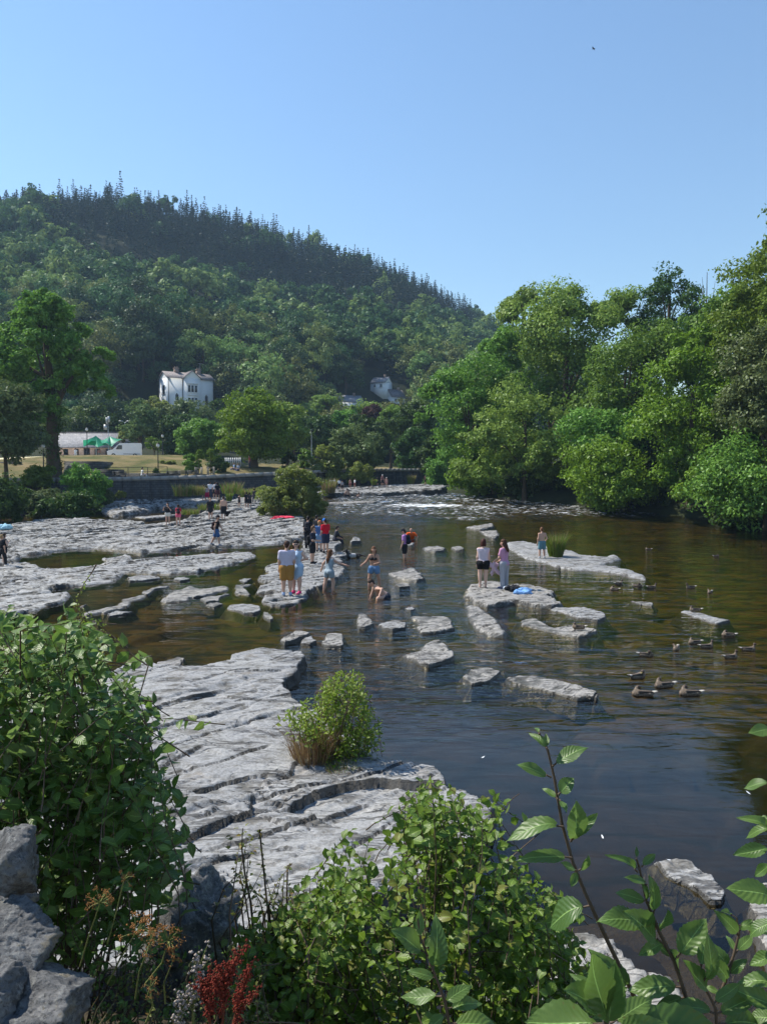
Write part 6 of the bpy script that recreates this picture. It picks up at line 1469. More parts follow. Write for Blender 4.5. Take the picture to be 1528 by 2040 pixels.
FARP = [  # px, feet, height, facing, label, top, bottom
 (407, 997, 31, 10, 'girl with bare back at the left end of the group by the reeds', ('bikini', (.4, .1, .12)), ('mini', (.3, .06, .1)), SK1), (413, 998, 30, 5, 'person in crimson by the reeds, second from the left of the group', ('vest', (.4, .3, .3)), ('long', (.4, .02, .08)), SK1),
 (419, 994, 33, 0, 'person in white shirt and dark trousers by the reeds', ('tee', (.7, .7, .74)), ('trousers', (.04, .05, .09)), SK1), (429, 993, 32, -20, 'person in pale shirt by the reeds, hidden behind the one in black', ('tee', (.5, .5, .54)), ('shorts', BLACK_), SK1), (434, 995, 33, 5, 'person in black top at the right end of the group by the reeds', ('tee', BLACK_), ('shorts', (.1, .04, .05)), SK1),
 (477, 1009, 23, -40, 'child in a flared black dress between the reeds and the willow bush', ('dress', BLACK_), ('skirt', BLACK_), SK1), (492, 1012, 31, 5, 'person in black top and shorts walking up the rocks, left of a pair', ('tee', BLACK_), ('shorts', BLACK_), SK1), (498, 1011, 29, -5, 'person in dark clothes with pink legs, right of a pair', ('tee', (.05, .045, .05)), ('shorts', BLACK_), SK3), (507, 1002, 27, 0, 'person in dark clothes half hidden by the round willow bush', ('tee', (.07, .06, .07)), ('trousers', (.05, .05, .06)), SK1),
 (659, 972, 14, 0, 'bather partly hidden behind the tan grass clump', ('tee', (.5, .5, .5)), ('shorts', BLACK_), SK1), (667, 975, 19, 160, 'far bather in pale blue shirt, leftmost of the distant row', ('tee', (.45, .55, .68)), ('shorts', BLACK_), SK1), (676, 974, 19, 10, 'far bather in white shirt next to the one in pale blue', ('tee', (.68, .7, .74)), ('long', BLACK_), SK1), (682, 977, 16, 180, 'far bather in dark top right of the white shirt', ('tee', (.3, .3, .33)), ('shorts', BLACK_), SK1),
 (698, 973, 14, 170, 'small bare shouldered far bather left of the white vest', ('bikini', (.3, .1, .1)), ('mini', (.25, .08, .1)), SK2), (707, 973, 17, -60, 'far bather bending over in a white vest', ('tee', (.7, .7, .7)), ('shorts', (.2, .08, .08)), SK2), (728, 969, 17, 180, 'lone far bather with bare torso in front of the pale willow bush', None, ('mini', (.35, .08, .12)), SK1),
 (752, 968, 18, 10, 'far bather in black vest left of the three by the dark wall', ('tee', BLACK_), ('shorts', BLACK_), SK1), (762, 970, 22, 170, 'far bather with a white cap by the dark wall', ('tee', (.2, .1, .1)), ('shorts', BLACK_), SK1), (770, 970, 18, 180, 'far bather in pink right of the white cap', ('bikini', (.5, .2, .2)), ('mini', (.45, .2, .2)), SK1), (847, 965, 13, 60, 'far person crouching under the right bank leaves', ('tee', (.2, .1, .1)), ('shorts', BLACK_), SK1)]
for (px_, py_, hp_, fz, lab, tp_, bt_, sk_) in FARP:
    x, y, z = stand(px_, py_); H = max(1.15, min(1.8, hp_ / FPX * y))
    person((x, y, z), H, R(fz), lab, dict(legs=((.08, .08, -1), (.02, -.06, -1), (-.08, -.06, -1), (-.02, -.06, -1))), tp_, bt_, ('short' if fz % 2 == 0 else 'bob', HB), None, sk_, 1.0, False, near=False, hat=(.75, .75, .75) if 'white cap' in lab else None)
for (px_, py_, dep, lab, fz) in [(692, 990, .7, 'bather standing waist deep in dark shorts, in front of the far shelf', 20), (738, 982, .8, 'bather in red sitting low in the water at the far shelf edge', 180), (715, 989, 1.25, 'swimmer with only head and shoulders showing, left one', 0), (724, 987, 1.2, 'swimmer with an arm raised beside the far shelf', 30)]:
    loc, H = wade(px_, py_, 20, dep, 1.68); person(loc, H, R(fz), lab, dict(arms=((.9, .1, .2), (.3, .2, 1), (-.6, .2, -.6), (-.3, .5, -.6)) if 'arm' in lab else ((.4, .1, -.9), (.1, .5, -.6), (-.4, .1, -.9), (-.1, .5, -.6))), ('vest', (.6, .06, .08)) if 'red' in lab else None, ('shorts', BLACK_), ('short', HB), None, SK1, 1.0, near=False)
# people in the park
for (px_, py_, Y, H, lab, tp_, bt_, fz, seat) in [(153, 912, 133, 1.75, 'man in white standing in front of the stone hall', ('tee', (.72, .72, .74)), ('trousers', (.6, .6, .62)), 0, None), (284, 952, 87, 1.7, 'person in white sitting on the river wall path', ('tee', (.75, .75, .76)), ('trousers', (.4, .42, .5)), -60, .06), (200, 912, 134, 1.7, 'person with bare arms under the green sail', ('tee', (.4, .2, .18)), ('shorts', (.2, .2, .2)), 30, None), (498, 945, 103, 1.75, 'person in red leaning by the big bright tree trunk', ('tee', (.5, .12, .1)), ('trousers', (.05, .05, .07)), 90, None), (468, 944, 100, 1.55, 'person in blue sitting on the grass, left of two', ('tee', (.2, .3, .5)), ('trousers', (.1, .12, .2)), 120, .07), (476, 944, 100, 1.55, 'person in pale blue sitting on the grass, right of two', ('tee', (.35, .42, .55)), ('trousers', (.1, .12, .2)), 150, .07)]:
    x = pxx(px_, Y); z = float(land(x, Y)) + .03
    pz = dict(seat=.07, lean=(0, .1, 1), legs=((.1, 1, .3), (0, .5, -.9), (-.1, 1, .3), (0, .5, -.9))) if seat else dict()
    if seat and px_ == 284: z += .45
    person((x, Y, z), H, R(fz), lab, pz, tp_, bt_, ('short', HB), None, SK1, 1.0, near=False)

# ducks
def mat_duck():
    t = NT('duck plumage'); p = t.objc()
    n = t.n('TexVoronoi', {'Vector': t.n('Mapping', {'Vector': p, 'Scale': (26, 48, 40)}).outputs[0], 'Scale': 1.0}).outputs['Distance']
    c = t.ramp(n, [(.1, (.03, .021, .015)), (.45, (.09, .062, .042)), (.75, (.2, .15, .105))])
    s = t.n('BsdfPrincipled', {'Base Color': c, 'Roughness': .7}); return t.done(s.outputs[0])
M_DUCK = mat_duck(); M_DHEAD = mat_plain('duck head', (.075, .05, .035), .6, .4, 40); M_BILL = mat_plain('bill', (.17, .14, .05), .5, .2, 30); M_DTAIL = mat_plain('pale tail', (.42, .38, .33), .7, .2, 30); M_SPEC = mat_plain('wing patch', (.06, .08, .22), .4, .1, 30); M_DDARK = mat_plain('dark wing feathers', (.03, .024, .02), .6, .3, 40)
DM = {}
for pz in ('swim', 'preen', 'rest'):
    z0 = {'swim': .02, 'preen': .02, 'rest': .05}[pz]
    bs = [(v3(0, -.13, z0 + .05), v3(0, .1, z0 + .05), .068, .082, (1, 1, 1.05)), (v3(0, -.13, z0 + .06), v3(0, -.25, z0 + .105), .055, .012), (v3(0, .1, z0 + .05), v3(0, .14, z0 + .06), .08, .06)]
    if pz == 'swim': nk_ = [(v3(0, .14, z0 + .08), v3(0, .17, z0 + .19), .045, .03)]; hd_ = v3(0, .185, z0 + .215); bd_ = v3(0, 1, -.18)
    elif pz == 'preen': nk_ = [(v3(0, .13, z0 + .08), v3(.05, .10, z0 + .16), .045, .032)]; hd_ = v3(.075, .06, z0 + .165); bd_ = unit(v3(.35, -1, -.35))
    else: nk_ = [(v3(0, .13, z0 + .08), v3(0, .14, z0 + .14), .05, .036)]; hd_ = v3(0, .13, z0 + .165); bd_ = v3(.2, .9, -.3)
    V, F = blob(bs + nk_, .011, .03); mb = MB(); mb.add(V, F); DM[pz, 'body'] = mb.mesh('body', [M_DUCK], True)
    V, F = blob([(hd_ - bd_ * .012, hd_ + bd_ * .012, .036, .033)], .007, .01); mb = MB(); mb.add(V, F); DM[pz, 'head'] = mb.mesh('head', [M_DHEAD], True)
    V, F = blob([(hd_ + bd_ * .035, hd_ + bd_ * .085, .013, .011, (.75, 1, 1.5))], .005, .01); mb = MB(); mb.add(V, F); DM[pz, 'bill'] = mb.mesh('bill', [M_BILL], True)
    V, F = blob([(v3(-.02, -.225, z0 + .1), v3(-.03, -.285, z0 + .12), .02, .006), (v3(.02, -.225, z0 + .1), v3(.03, -.285, z0 + .12), .02, .006), (v3(0, -.2, z0 + .1), v3(0, -.27, z0 + .125), .025, .008)], .007, .012); mb = MB(); mb.add(V, F); DM[pz, 'tail'] = mb.mesh('tail', [M_DTAIL], True)
    mw = MB()
    for s in (1, -1): V, F = blob([(v3(s * .055, .06, z0 + .085), v3(s * .035, -.19, z0 + .105), .042, .014, (1.7, 1, 1)),], .009); mw.add(V, F)
    DM[pz, 'wings'] = mw.mesh('wings', [M_DDARK], True)
def duck(px, py, fz, pz, label, on_rock=False, s=1.0):
    if on_rock: x, y, z = stand(px, py)
    else:
        xy = on_z(px, py, 0.02); x, y = float(xy[0]), float(xy[1]); z = float(water_z(y)) - .045 * s
    root = empty('duck', (x, y, z), label, 'duck', 'ducks on the river', R(fz)); root.scale = (s,) * 3
    for k in ('body', 'head', 'bill', 'tail', 'wings'): obj(k, DM[pz, k], root)
DK = [(1232, 1163, -70, 'swim', 'pale duck, top left of the four ducks below the long ledge'), (1223, 1174, 60, 'preen', 'duck just below the top left one of the four below the long ledge'), (1270, 1167, -120, 'preen', 'upright duck in the middle of the four below the long ledge'), (1298, 1170, -85, 'swim', 'long low duck, last of the four below the long ledge'),
      (1375, 1170, 95, 'swim', 'pale duck apart from the others beyond the faint submerged line'), (1414, 1180, 140, 'preen', 'small dark duck farthest out beyond the submerged line'), (1384, 1221, 80, 'rest', 'duck sitting on the narrow slanting slab'), (1450, 1265, 75, 'preen', 'dark duck furthest upstream of the feeding cluster'),
      (1383, 1280, 100, 'preen', 'duck at the left of the close pair of dark ducks'), (1407, 1288, -80, 'swim', 'duck at the right of the close pair of dark ducks'), (1347, 1292, 150, 'preen', 'small speckled duck left of the close pair'), (1287, 1305, -100, 'preen', 'speckled duck alone over the brown river bed'),
      (1490, 1294, -90, 'swim', 'long dark duck at the picture edge side of the cluster'), (1455, 1309, -75, 'swim', 'dark duck below the one at the picture edge side'), (1270, 1348, -60, 'preen', 'duck behind the three large ducks'), (1322, 1366, 100, 'preen', 'large brown duck, middle of the nearest three'), (1279, 1383, 80, 'preen', 'large dark headed duck, leftmost of the nearest three'), (1373, 1382, 85, 'preen', 'large duck with a white tail tip, rightmost of the nearest three'), (1152, 1256, 70, 'rest', 'duck resting on the forked slab')]
for d_ in DK: duck(d_[0], d_[1], d_[2], d_[3], d_[4], 'sitting on' in d_[4] or 'resting on' in d_[4], 1.0 if 'large' in d_[4] else .84)
duck(1291, 1095, 70, 'rest', 'small duck alone far out, above the long ledge', False, .8)
duck(1426, 1109, -80, 'rest', 'tiny duck on the dark water below the right bank trees', False, .8)
# black and white dog lying in the shallows
xy = on_z(705, 1112, 0); root = empty('dog', (xy[0], xy[1], float(water_z(xy[1])) - .22), 'black and white dog standing in the shallows beside the rock spit', 'dog', None, R(100))
legs_ = []
for (sx, sy) in ((.09, .24), (-.09, .24), (.09, -.26), (-.09, -.26)):
    if sy > 0: legs_ += [(v3(sx, sy, .3), v3(sx, sy - .03, .16), .055, .035), (v3(sx, sy - .03, .16), v3(sx, sy, .02), .033, .026), (v3(sx, sy, .02), v3(sx, sy + .05, .015), .028, .02)]
    else: legs_ += [(v3(sx, sy, .32), v3(sx, sy + .06, .2), .075, .045), (v3(sx, sy + .06, .2), v3(sx, sy - .06, .12), .042, .028), (v3(sx, sy - .06, .12), v3(sx, sy - .04, .02), .027, .024), (v3(sx, sy - .04, .02), v3(sx, sy + .02, .015), .027, .02)]
V, F = blob([(v3(0, -.26, .36), v3(0, 0, .35), .12, .125), (v3(0, 0, .35), v3(0, .25, .36), .125, .145), (v3(0, .28, .42), v3(0, .38, .58), .09, .07), (v3(0, .39, .62), v3(0, .42, .63), .08, .07), (v3(0, .44, .61), v3(0, .55, .58), .045, .032), (v3(.05, .38, .68), v3(.085, .36, .72), .025, .012), (v3(-.05, .38, .68), v3(-.085, .36, .72), .025, .012), (v3(0, -.36, .38), v3(0, -.62, .3), .035, .03)] + legs_, .016, .03)
mb = MB(); mb.add(V, F)
t = NT('dog coat'); sx_ = t.n('SeparateXYZ', {0: t.objc()}); yy_ = t.math('ADD', sx_.outputs[1], t.math('MULTIPLY', t.noise(t.objc(), 9, 4), .45))
cc_ = t.ramp(t.math('ADD', yy_, .22), [(.0, (.05, .025, .018)), (.2, (.02, .017, .016)), (.34, (.02, .02, .022)), (.38, (.34, .34, .35)), (.6, (.36, .36, .37)), (.66, (.012, .012, .014))])
s_ = t.n('BsdfPrincipled', {'Base Color': cc_, 'Roughness': .85}); mb.build('body', t.done(s_.outputs[0]), root, True)
mb = MB(); mb.ball((0, .582, .585), .016, 0, 6, 5); mb.build('nose', M_BLACK, root)
for s in (1, -1): mb = MB(); mb.ball((s * .038, .468, .645), .011, 0, 6, 5); mb.build('eye', M_BLACK, root)
# a bird far off in the sky
q = at_depth(1182, 97, 150); mb = MB(); V, F = blob([(v3(0, -.2, 0), v3(0, .2, 0), .06, .07), (v3(0, .2, 0), v3(0, .3, .02), .05, .04), (v3(0, -.2, 0), v3(0, -.38, 0), .05, .02)], .03); mb.add(V, F)
for s in (1, -1): mb.add([(0, .12, .03), (s * .35, .16, .12), (s * .75, -.02, .06), (s * .35, -.06, .1), (0, -.1, .03), (0, .12, .01), (s * .35, .16, .1), (s * .75, -.02, .05), (s * .35, -.06, .08), (0, -.1, .01)], [(0, 1, 2, 3), (5, 8, 7, 6)]); mb.add([(0, .12, .03), (s * .35, -.06, .1), (0, -.1, .03)], [(0, 1, 2)])
o = mb.build('bird', M_BLACK); o.location = q; o.rotation_euler = (0, 0, 1); thing(o, 'tiny dark bird high in the blue sky', 'bird')
# ------------------------------------------------------------------ near plants: every visible leaf its own piece
def leaf_arrays(n=4, width=.55, curl=.25, fold=.25, serr=0.0, pts=1, tipw=.0, obov=0.0, seed=0):
    """leaf of length 1 along +y, lying in xy, folded on the midrib"""
    r = np.random.RandomState(seed); V = []; UV = []; rows = n + 1
    for i in range(rows):
        v = i / n; prof = math.sin(math.pi * min(1, max(0.0, v)) ** (0.85 + obov)) ** .8 if 0 < v < 1 else 0.03
        w = width * .5 * max(prof, .03)
        if serr and 0 < i < n: w *= 1 + (serr if i % 2 else -serr)
        z = -curl * v * v + .04 * math.sin(v * 5 + seed); y = v - .12 * curl * v * v
        wav = .03 * math.sin(v * 9 + seed * 2)
        for u in (-1, -.5, 0, .5, 1):
            V.append((u * w, y + (abs(u) * -.03), z + abs(u) * fold * w + wav * abs(u) * (1 if u > 0 else -1))); UV.append((.5 + u * .5, v))
    F = [(i * 5 + j, i * 5 + j + 1, (i + 1) * 5 + j + 1, (i + 1) * 5 + j) for i in range(n) for j in range(4)]
    return np.array(V), np.array(F), np.array(UV)
def leaf_mesh(arr, mats, name='leaf'):
    mb = MB(); mb.add(arr[0], arr[1], 0, arr[2]); return mb.mesh(name, mats, True)
def leaf_frame(p, d, n, L, W=1.0):
    d = unit(np.asarray(d, float)); n = np.asarray(n, float); x = unit(np.cross(d, n)); n = np.cross(x, d)
    M = Matrix(((x[0] * L * W, d[0] * L, n[0] * L, p[0]), (x[1] * L * W, d[1] * L, n[1] * L, p[1]), (x[2] * L * W, d[2] * L, n[2] * L, p[2]), (0, 0, 0, 1)))
    return M
def in_poly(poly, n, r):
    P = np.array(poly, float); lo, hi = P.min(0), P.max(0); out = []
    while len(out) < n:
        q = lo + (hi - lo) * r.rand(400, 2); s = poly_sd(P, q[:, 0], q[:, 1]); out += list(q[s > 0])
    return np.array(out[:n])
def shrub(name, label, poly, depth, base, nshoot, leaves, L, protos, mats, seed, cat='shrub', reach=.42, stem_r=.006, droop=.15, up=.5, single=300, twig=M_TWIG, facing=.15, fill=.5, wild=.5):
    """shoots end inside the outline, each carrying alternate leaves; the nearest leaves are separate objects"""
    r = np.random.RandomState(seed); root = empty(name, base, label, cat); off = np.array(base, float)
    tips = in_poly(poly, nshoot, r); mb = MB(); mats_ = []
    for k, (px_, py_) in enumerate(tips):
        Y = r.uniform(*depth); tip = at_depth(px_, py_, Y) - off
        b = np.array([r.uniform(-.15, .15), r.uniform(-.15, .15), 0]) + np.array([tip[0] * .35, tip[1] * .35, 0])
        d = unit(tip - b + np.array([0, 0, up * .3])); d = unit(d + r.normal(size=3) * wild + np.array([0, 0, up * .2]))
        ln = reach * r.uniform(.6, 1.25); s = tip - d * ln; mid = (s + tip) / 2 + r.normal(size=3) * .02
        if k % 14 == 0 or fill > 0.9: mb.tube([b, (b + s) / 2 + np.array([0, 0, .05]), s, mid, tip], [stem_r * 1.6, stem_r * 1.2, stem_r, stem_r * .7, stem_r * .25], 4)
        else: mb.tube([s - d * .05, s, mid, tip], [stem_r, stem_r * .9, stem_r * .6, stem_r * .25], 4)
        for i in range(leaves):
            t = (i + .5) / leaves; p = s * (1 - t) ** 2 + 2 * mid * t * (1 - t) + tip * t * t
            a = i * 2.4 + r.uniform(-.4, .4); e1 = unit(np.cross(d, (0.1, .2, 1))); e2 = np.cross(d, e1)
            o_ = e1 * math.cos(a) + e2 * math.sin(a)
            ld = unit(o_ * .85 + d * (.35 + .5 * t) + np.array([0, 0, -droop]) + r.normal(size=3) * .15)
            nn = unit(np.array([0, -facing, 1.0]) + o_ * .35 + r.normal(size=3) * .4)
            ll = L * (1.05 - .45 * t) * r.uniform(.7, 1.15)
            mats_.append((p, ld, nn, ll, (tip + off)[1]))
    mb.build('branch' if twig is M_TWIG else 'stem', twig, root, True)
    me = [leaf_mesh(a_, mats) for a_ in protos]
    score = np.array([m[0][1] + off[1] - .0 * m[0][2] for m in mats_]); order = np.argsort(score)
    for q in order[:single]:
        p, ld, nn, ll, _ = mats_[q]; o = obj('leaf', me[r.randint(len(me))], root); o.matrix_local = leaf_frame(p, ld, nn, ll, r.uniform(.85, 1.1))
    if len(order) > single:
        mb = MB()
        for q in order[single:]:
            p, ld, nn, ll, _ = mats_[q]; A_ = protos[r.randint(len(protos))]; M = np.array(leaf_frame(p, ld, nn, ll, r.uniform(.85, 1.1)))
            mb.add(A_[0] @ M[:3, :3].T + M[:3, 3], A_[1], 0, A_[2])
        o = mb.build('leaves', mats, root, True); kind(o, 'stuff')
    return root
L_DOG = mat_leaf('glossy ovate leaf', (0.06, 0.125, 0.024), (0.15, 0.25, 0.045), (0.10, 0.14, 0.085), hi=(.13, .17, .025))
L_ALD = mat_leaf('bright alder leaf', (0.08, 0.15, 0.014), (0.16, 0.25, 0.028), (0.09, 0.15, 0.045), hi=(.2, .2, .04))
L_WIL = mat_leaf('broad sallow leaf', (0.07, 0.14, 0.03), (0.12, 0.20, 0.045), (0.15, 0.205, 0.11))
L_YEL = mat_leaf('yellowing small leaf', (0.10, 0.14, 0.03), (0.20, 0.2, 0.045), (0.15, 0.16, 0.07), hi=(.42, .22, .04))
L_ROCK = mat_leaf('sunny shrub leaf', (0.13, 0.22, 0.014), (0.22, 0.30, 0.028), (0.14, 0.19, 0.06), hi=(.26, .28, .03))
OV = [leaf_arrays(3, .62, c, f, 0, seed=i) for i, (c, f) in enumerate(((.15, .3), (.35, .15), (.1, .5), (.5, .3)))]
AL = [leaf_arrays(3, .8, c, f, 0, obov=.45, seed=i + 5) for i, (c, f) in enumerate(((.1, .3), (.3, .2), (-.1, .5), (.4, .35)))]
SM = [leaf_arrays(2, .55, c, .3, 0, seed=i + 9) for i, c in enumerate((.1, .3, .5))]
BIG = [leaf_arrays(16, w, c, f, .045, seed=i + 20) for i, (w, c, f) in enumerate(((.58, .35, .3), (.62, .15, .45), (.55, .5, .2), (.66, .25, .15), (.6, -.1, .4), (.52, .45, .5), (.64, .6, .25), (.57, .05, .2)))]

left_poly = [(-120, 1190), (0, 1195), (60, 1225), (110, 1230), (135, 1200), (165, 1215), (185, 1290), (215, 1330), (255, 1300), (290, 1330), (285, 1390), (305, 1430), (300, 1500), (330, 1545), (318, 1600), (345, 1640), (380, 1665), (360, 1700), (290, 1730), (250, 1790), (180, 1840), (100, 1850), (-120, 1850)]
base = at_depth(60, 1900, 3.5); base[2] = float(bank_z(base[0], base[1]))
shrub('leafy_shrub', 'large dense shrub of glossy oval leaves filling the left side', left_poly, (2.9, 4.0), tuple(base), 720, 10, .082, OV, [L_DOG], 3, reach=.36, stem_r=.0032, fill=.5)
shrub('leafy_shrub', 'fine yellow green shrub poking up behind the large glossy one', [(120, 1240), (150, 1190), (178, 1230), (198, 1240), (196, 1290), (175, 1320), (140, 1310)], (4.0, 4.6), tuple(at_depth(150, 1700, 4.3)), 34, 14, .03, SM, [L_ROCK], 5, reach=.22, stem_r=.004)
mid_poly = [(455, 1860), (520, 1800), (560, 1790), (610, 1720), (650, 1690), (690, 1640), (745, 1660), (790, 1600), (815, 1550), (870, 1545), (905, 1600), (960, 1585), (985, 1600), (975, 1660), (990, 1700), (1030, 1700), (1060, 1730), (1085, 1760), (1110, 1780), (1140, 1850), (1165, 1920), (1180, 2060), (480, 2060)]
base = at_depth(850, 2150, 3.9); base[2] = float(bank_z(base[0], base[1]))
shrub('alder_shrub', 'bright green bushy alder growing at the bottom middle', mid_poly, (3.3, 4.3), tuple(base), 430, 10, .07, AL, [L_ALD], 7, reach=.4, stem_r=.0035, facing=.3, wild=.32)
shrub('alder_shrub', 'thin alder sprays reaching out over the water edge', [(800, 1580), (835, 1545), (880, 1540), (905, 1590), (940, 1600), (985, 1575), (1000, 1600), (960, 1640), (985, 1690), (900, 1680), (830, 1660)], (3.6, 4.0), tuple(at_depth(850, 1900, 3.8)), 60, 9, .064, AL, [L_ALD], 17, reach=.3, stem_r=.003)
base = at_depth(1080, 2160, 3.7); base[2] = float(bank_z(base[0], base[1]))
shrub('alder_shrub', 'low alder growth spreading towards the tallest leafy shoot', [(985, 1720), (1030, 1700), (1060, 1730), (1085, 1765), (1115, 1780), (1145, 1850), (1172, 1930), (1180, 2070), (960, 2070), (970, 1850)], (3.2, 4.1), tuple(base), 190, 10, .062, AL, [L_ALD], 27, reach=.28, stem_r=.003, facing=.3, wild=.6)
base = at_depth(560, 2160, 3.6); base[2] = float(bank_z(base[0], base[1]))
shrub('alder_shrub', 'low alder growth spreading behind the rust red docks', [(500, 1870), (560, 1810), (640, 1770), (700, 1740), (740, 1800), (720, 2070), (490, 2070), (480, 1950)], (3.1, 3.9), tuple(base), 170, 10, .058, AL, [L_ALD], 28, reach=.28, stem_r=.003, facing=.3, wild=.6)
base = at_depth(540, 1960, 3.6); base[2] = float(bank_z(base[0], base[1]))
shrub('thorny_shrub', 'sparse small leaved shrub with yellowing leaves left of the alder', [(470, 1650), (500, 1640), (505, 1720), (540, 1730), (600, 1740), (640, 1780), (650, 1850), (560, 1900), (470, 1880), (480, 1780)], (3.4, 3.9), tuple(base), 60, 11, .03, SM, [L_YEL], 9, reach=.3, stem_r=.004, fill=1)
mb = MB(); r = np.random.RandomState(31)
s0 = at_depth(508, 1890, 3.6); pts = [at_depth(x, y, 3.6) for x, y in ((508, 1890), (500, 1800), (488, 1740), (482, 1690), (484, 1650))]
root = empty('thin_shoot', tuple(s0), 'thin upright shoot with sparse tiny leaves in front of the grey shelf', 'shoot'); mb.tube(np.array(pts) - s0, [.007, .006, .005, .004, .002], 5); mb.build('stem', M_TWIG, root)
lm = [leaf_mesh(a_, [L_YEL]) for a_ in SM]
for i in range(60):
    t = r.uniform(.1, 1); k = min(3, int(t * 4)); p = pts[k] + (pts[k + 1] - pts[k]) * (t * 4 - k) - s0; o = obj('leaf', lm[i % 3], root)
    d = unit(r.normal(size=3) * (1, 1, .4) + (0, 0, .3)); o.matrix_local = leaf_frame(p + d * r.uniform(0, .09), d, r.normal(size=3) * .5 + (0, 0, 1), .03)
# bush on the shelf
bx_, by_, bz_ = stand(652, 1505)
shrub('leafy_bush', 'yellow green bush growing from a crack in the grey shelf', [(560, 1425), (600, 1400), (625, 1380), (650, 1345), (690, 1335), (722, 1330), (728, 1380), (720, 1400), (755, 1415), (758, 1440), (735, 1480), (725, 1510), (650, 1510), (590, 1440)], (by_ - .45, by_ + .5), (bx_, by_, bz_ - .03), 300, 11, .095, SM, [L_ROCK], 13, cat='bush', reach=.3, stem_r=.005, up=.4)
shrub('leafy_bush', 'dark leaved low growth at the foot of the yellow green bush', [(600, 1500), (640, 1460), (720, 1480), (760, 1500), (745, 1525), (680, 1522), (620, 1530)], (by_ - .35, by_ + .3), (bx_ + .05, by_ - .1, bz_ - .03), 80, 9, .06, SM, [L_DOG], 14, cat='bush', reach=.2, stem_r=.005)
root = empty('grass_tuft', (bx_ - .2, by_ - .15, bz_ - .02), 'rusty dry grass clump at the left foot of the yellow green bush', 'grass tuft')
r = np.random.RandomState(6); mb = blades(r, 420, .3, .55, .006, .6); mb.build('dry_blades', G_TAN, root); mb = blades(r, 300, .26, .6, .007, .5); mb.build('rusty_blades', G_RUST, root)
x, y, z = stand(682, 1572)
root = empty('grass_tuft', (x, y, z - .02), 'small dry moss and grass patch in a hollow of the shelf', 'grass tuft'); mb = blades(np.random.RandomState(8), 260, .22, .09, .006, .8); mb.build('dry_blades', G_TAN, root); mb = blades(np.random.RandomState(9), 120, .2, .1, .006, .8); mb.build('green_blades', G_GREEN, root)

# tall sallow shoots at the right, each leaf placed
LB = [leaf_mesh(a_, [L_WIL]) for a_ in BIG]
def shoot(label, stem, Y, leaves, r0=.0075, seed=1, name='sallow_shoot'):
    r = np.random.RandomState(seed); P = np.array([at_depth(x, y, Y + dy) for x, y, dy in stem]); root = empty(name, tuple(P[0]), label, 'shoot')
    mb = MB(); mb.tube(P - P[0], np.linspace(r0 * .62, r0 * .26, len(P)), 7); mb.build('stem', M_TWIG, root, True)
    st = MB()
    for i, (ax_, ay_, tx_, ty_, wd) in enumerate(leaves):
        a = at_depth(ax_, ay_, Y); d_ = r.uniform(-.045, .03); t = at_depth(tx_, ty_, Y + d_)
        d = t - a; L = np.linalg.norm(d); pet = .16
        n = unit(np.array([r.uniform(-.3, .3), -.55 + r.uniform(-.25, .25), .8]))
        if abs(np.dot(unit(d), n)) > .85: n = unit(np.array([.4, -.9, .1]))
        st.tube([a - P[0], a + d * pet * .5 - P[0], a + d * pet - P[0]], [.0028, .002, .0018], 5)
        o = obj('leaf', LB[r.randint(len(LB))], root); o.matrix_local = leaf_frame(a + d * pet - P[0], d, n, L * (1 - pet) * 1.06, wd)
    st.build('stalks', M_TWIG, root)
    return root
def c4p(x, y): return (1000 + x / 2.894, 1400 + y / 2.894)
def LV(lst): return [(*c4p(a, b), *c4p(c, d), w) for a, b, c, d, w in lst]
ST = lambda l: [(*c4p(x, y), dy) for x, y, dy in l]
shoot('tallest leafy shoot, rising against the dark blue water', ST([(850, 1890, 0), (735, 1640, 0), (600, 1360, 0), (480, 1100, 0), (410, 930, .01), (345, 700, .01), (300, 430, .02), (262, 270, .02), (200, 150, .02)]), 1.62,
      LV([(290, 365, 452, 225, .95), (282, 430, 105, 345, .62), (322, 530, 412, 440, 1.35), (318, 555, 245, 475, .9), (330, 560, 375, 600, 1.0), (352, 715, 62, 675, .72), (395, 800, 470, 625, 1.1), (400, 790, 545, 640, .6), (400, 895, 135, 850, .6), (430, 970, 340, 920, .9), (430, 965, 400, 1060, .9), (445, 965, 515, 920, .8), (505, 1170, 225, 1230, 1.05), (262, 270, 175, 160, .8), (255, 265, 255, 175, .6), (215, 180, 190, 130, .9), (740, 1640, 590, 1490, .7), (730, 1630, 650, 1700, .6)]), .0085, 2)
shoot('second leafy shoot, shorter, with a pale bud at its tip', ST([(1110, 1880, 0), (1040, 1640, 0), (990, 1490, 0), (900, 1310, 0), (830, 1140, .01), (790, 950, .01), (772, 900, .01)]), 1.55,
      LV([(1035, 1640, 745, 1630, .8), (1005, 1470, 1170, 1255, 1.0), (930, 1390, 690, 1210, .8), (870, 1215, 915, 1065, .8), (845, 1150, 665, 1085, .7), (790, 960, 690, 880, .7), (800, 945, 882, 870, .75), (772, 900, 776, 828, .6), (825, 1140, 845, 1050, .5), (780, 975, 670, 860, .5), (905, 1310, 970, 1215, .9), (870, 1260, 590, 1225, .7), (830, 1050, 745, 990, .6), (935, 1400, 1090, 1590, .6), (940, 1380, 790, 1450, .75), (1000, 1480, 850, 1370, .7), (890, 1300, 950, 1270, .8), (1050, 1700, 900, 1740, .7)]), .008, 3)
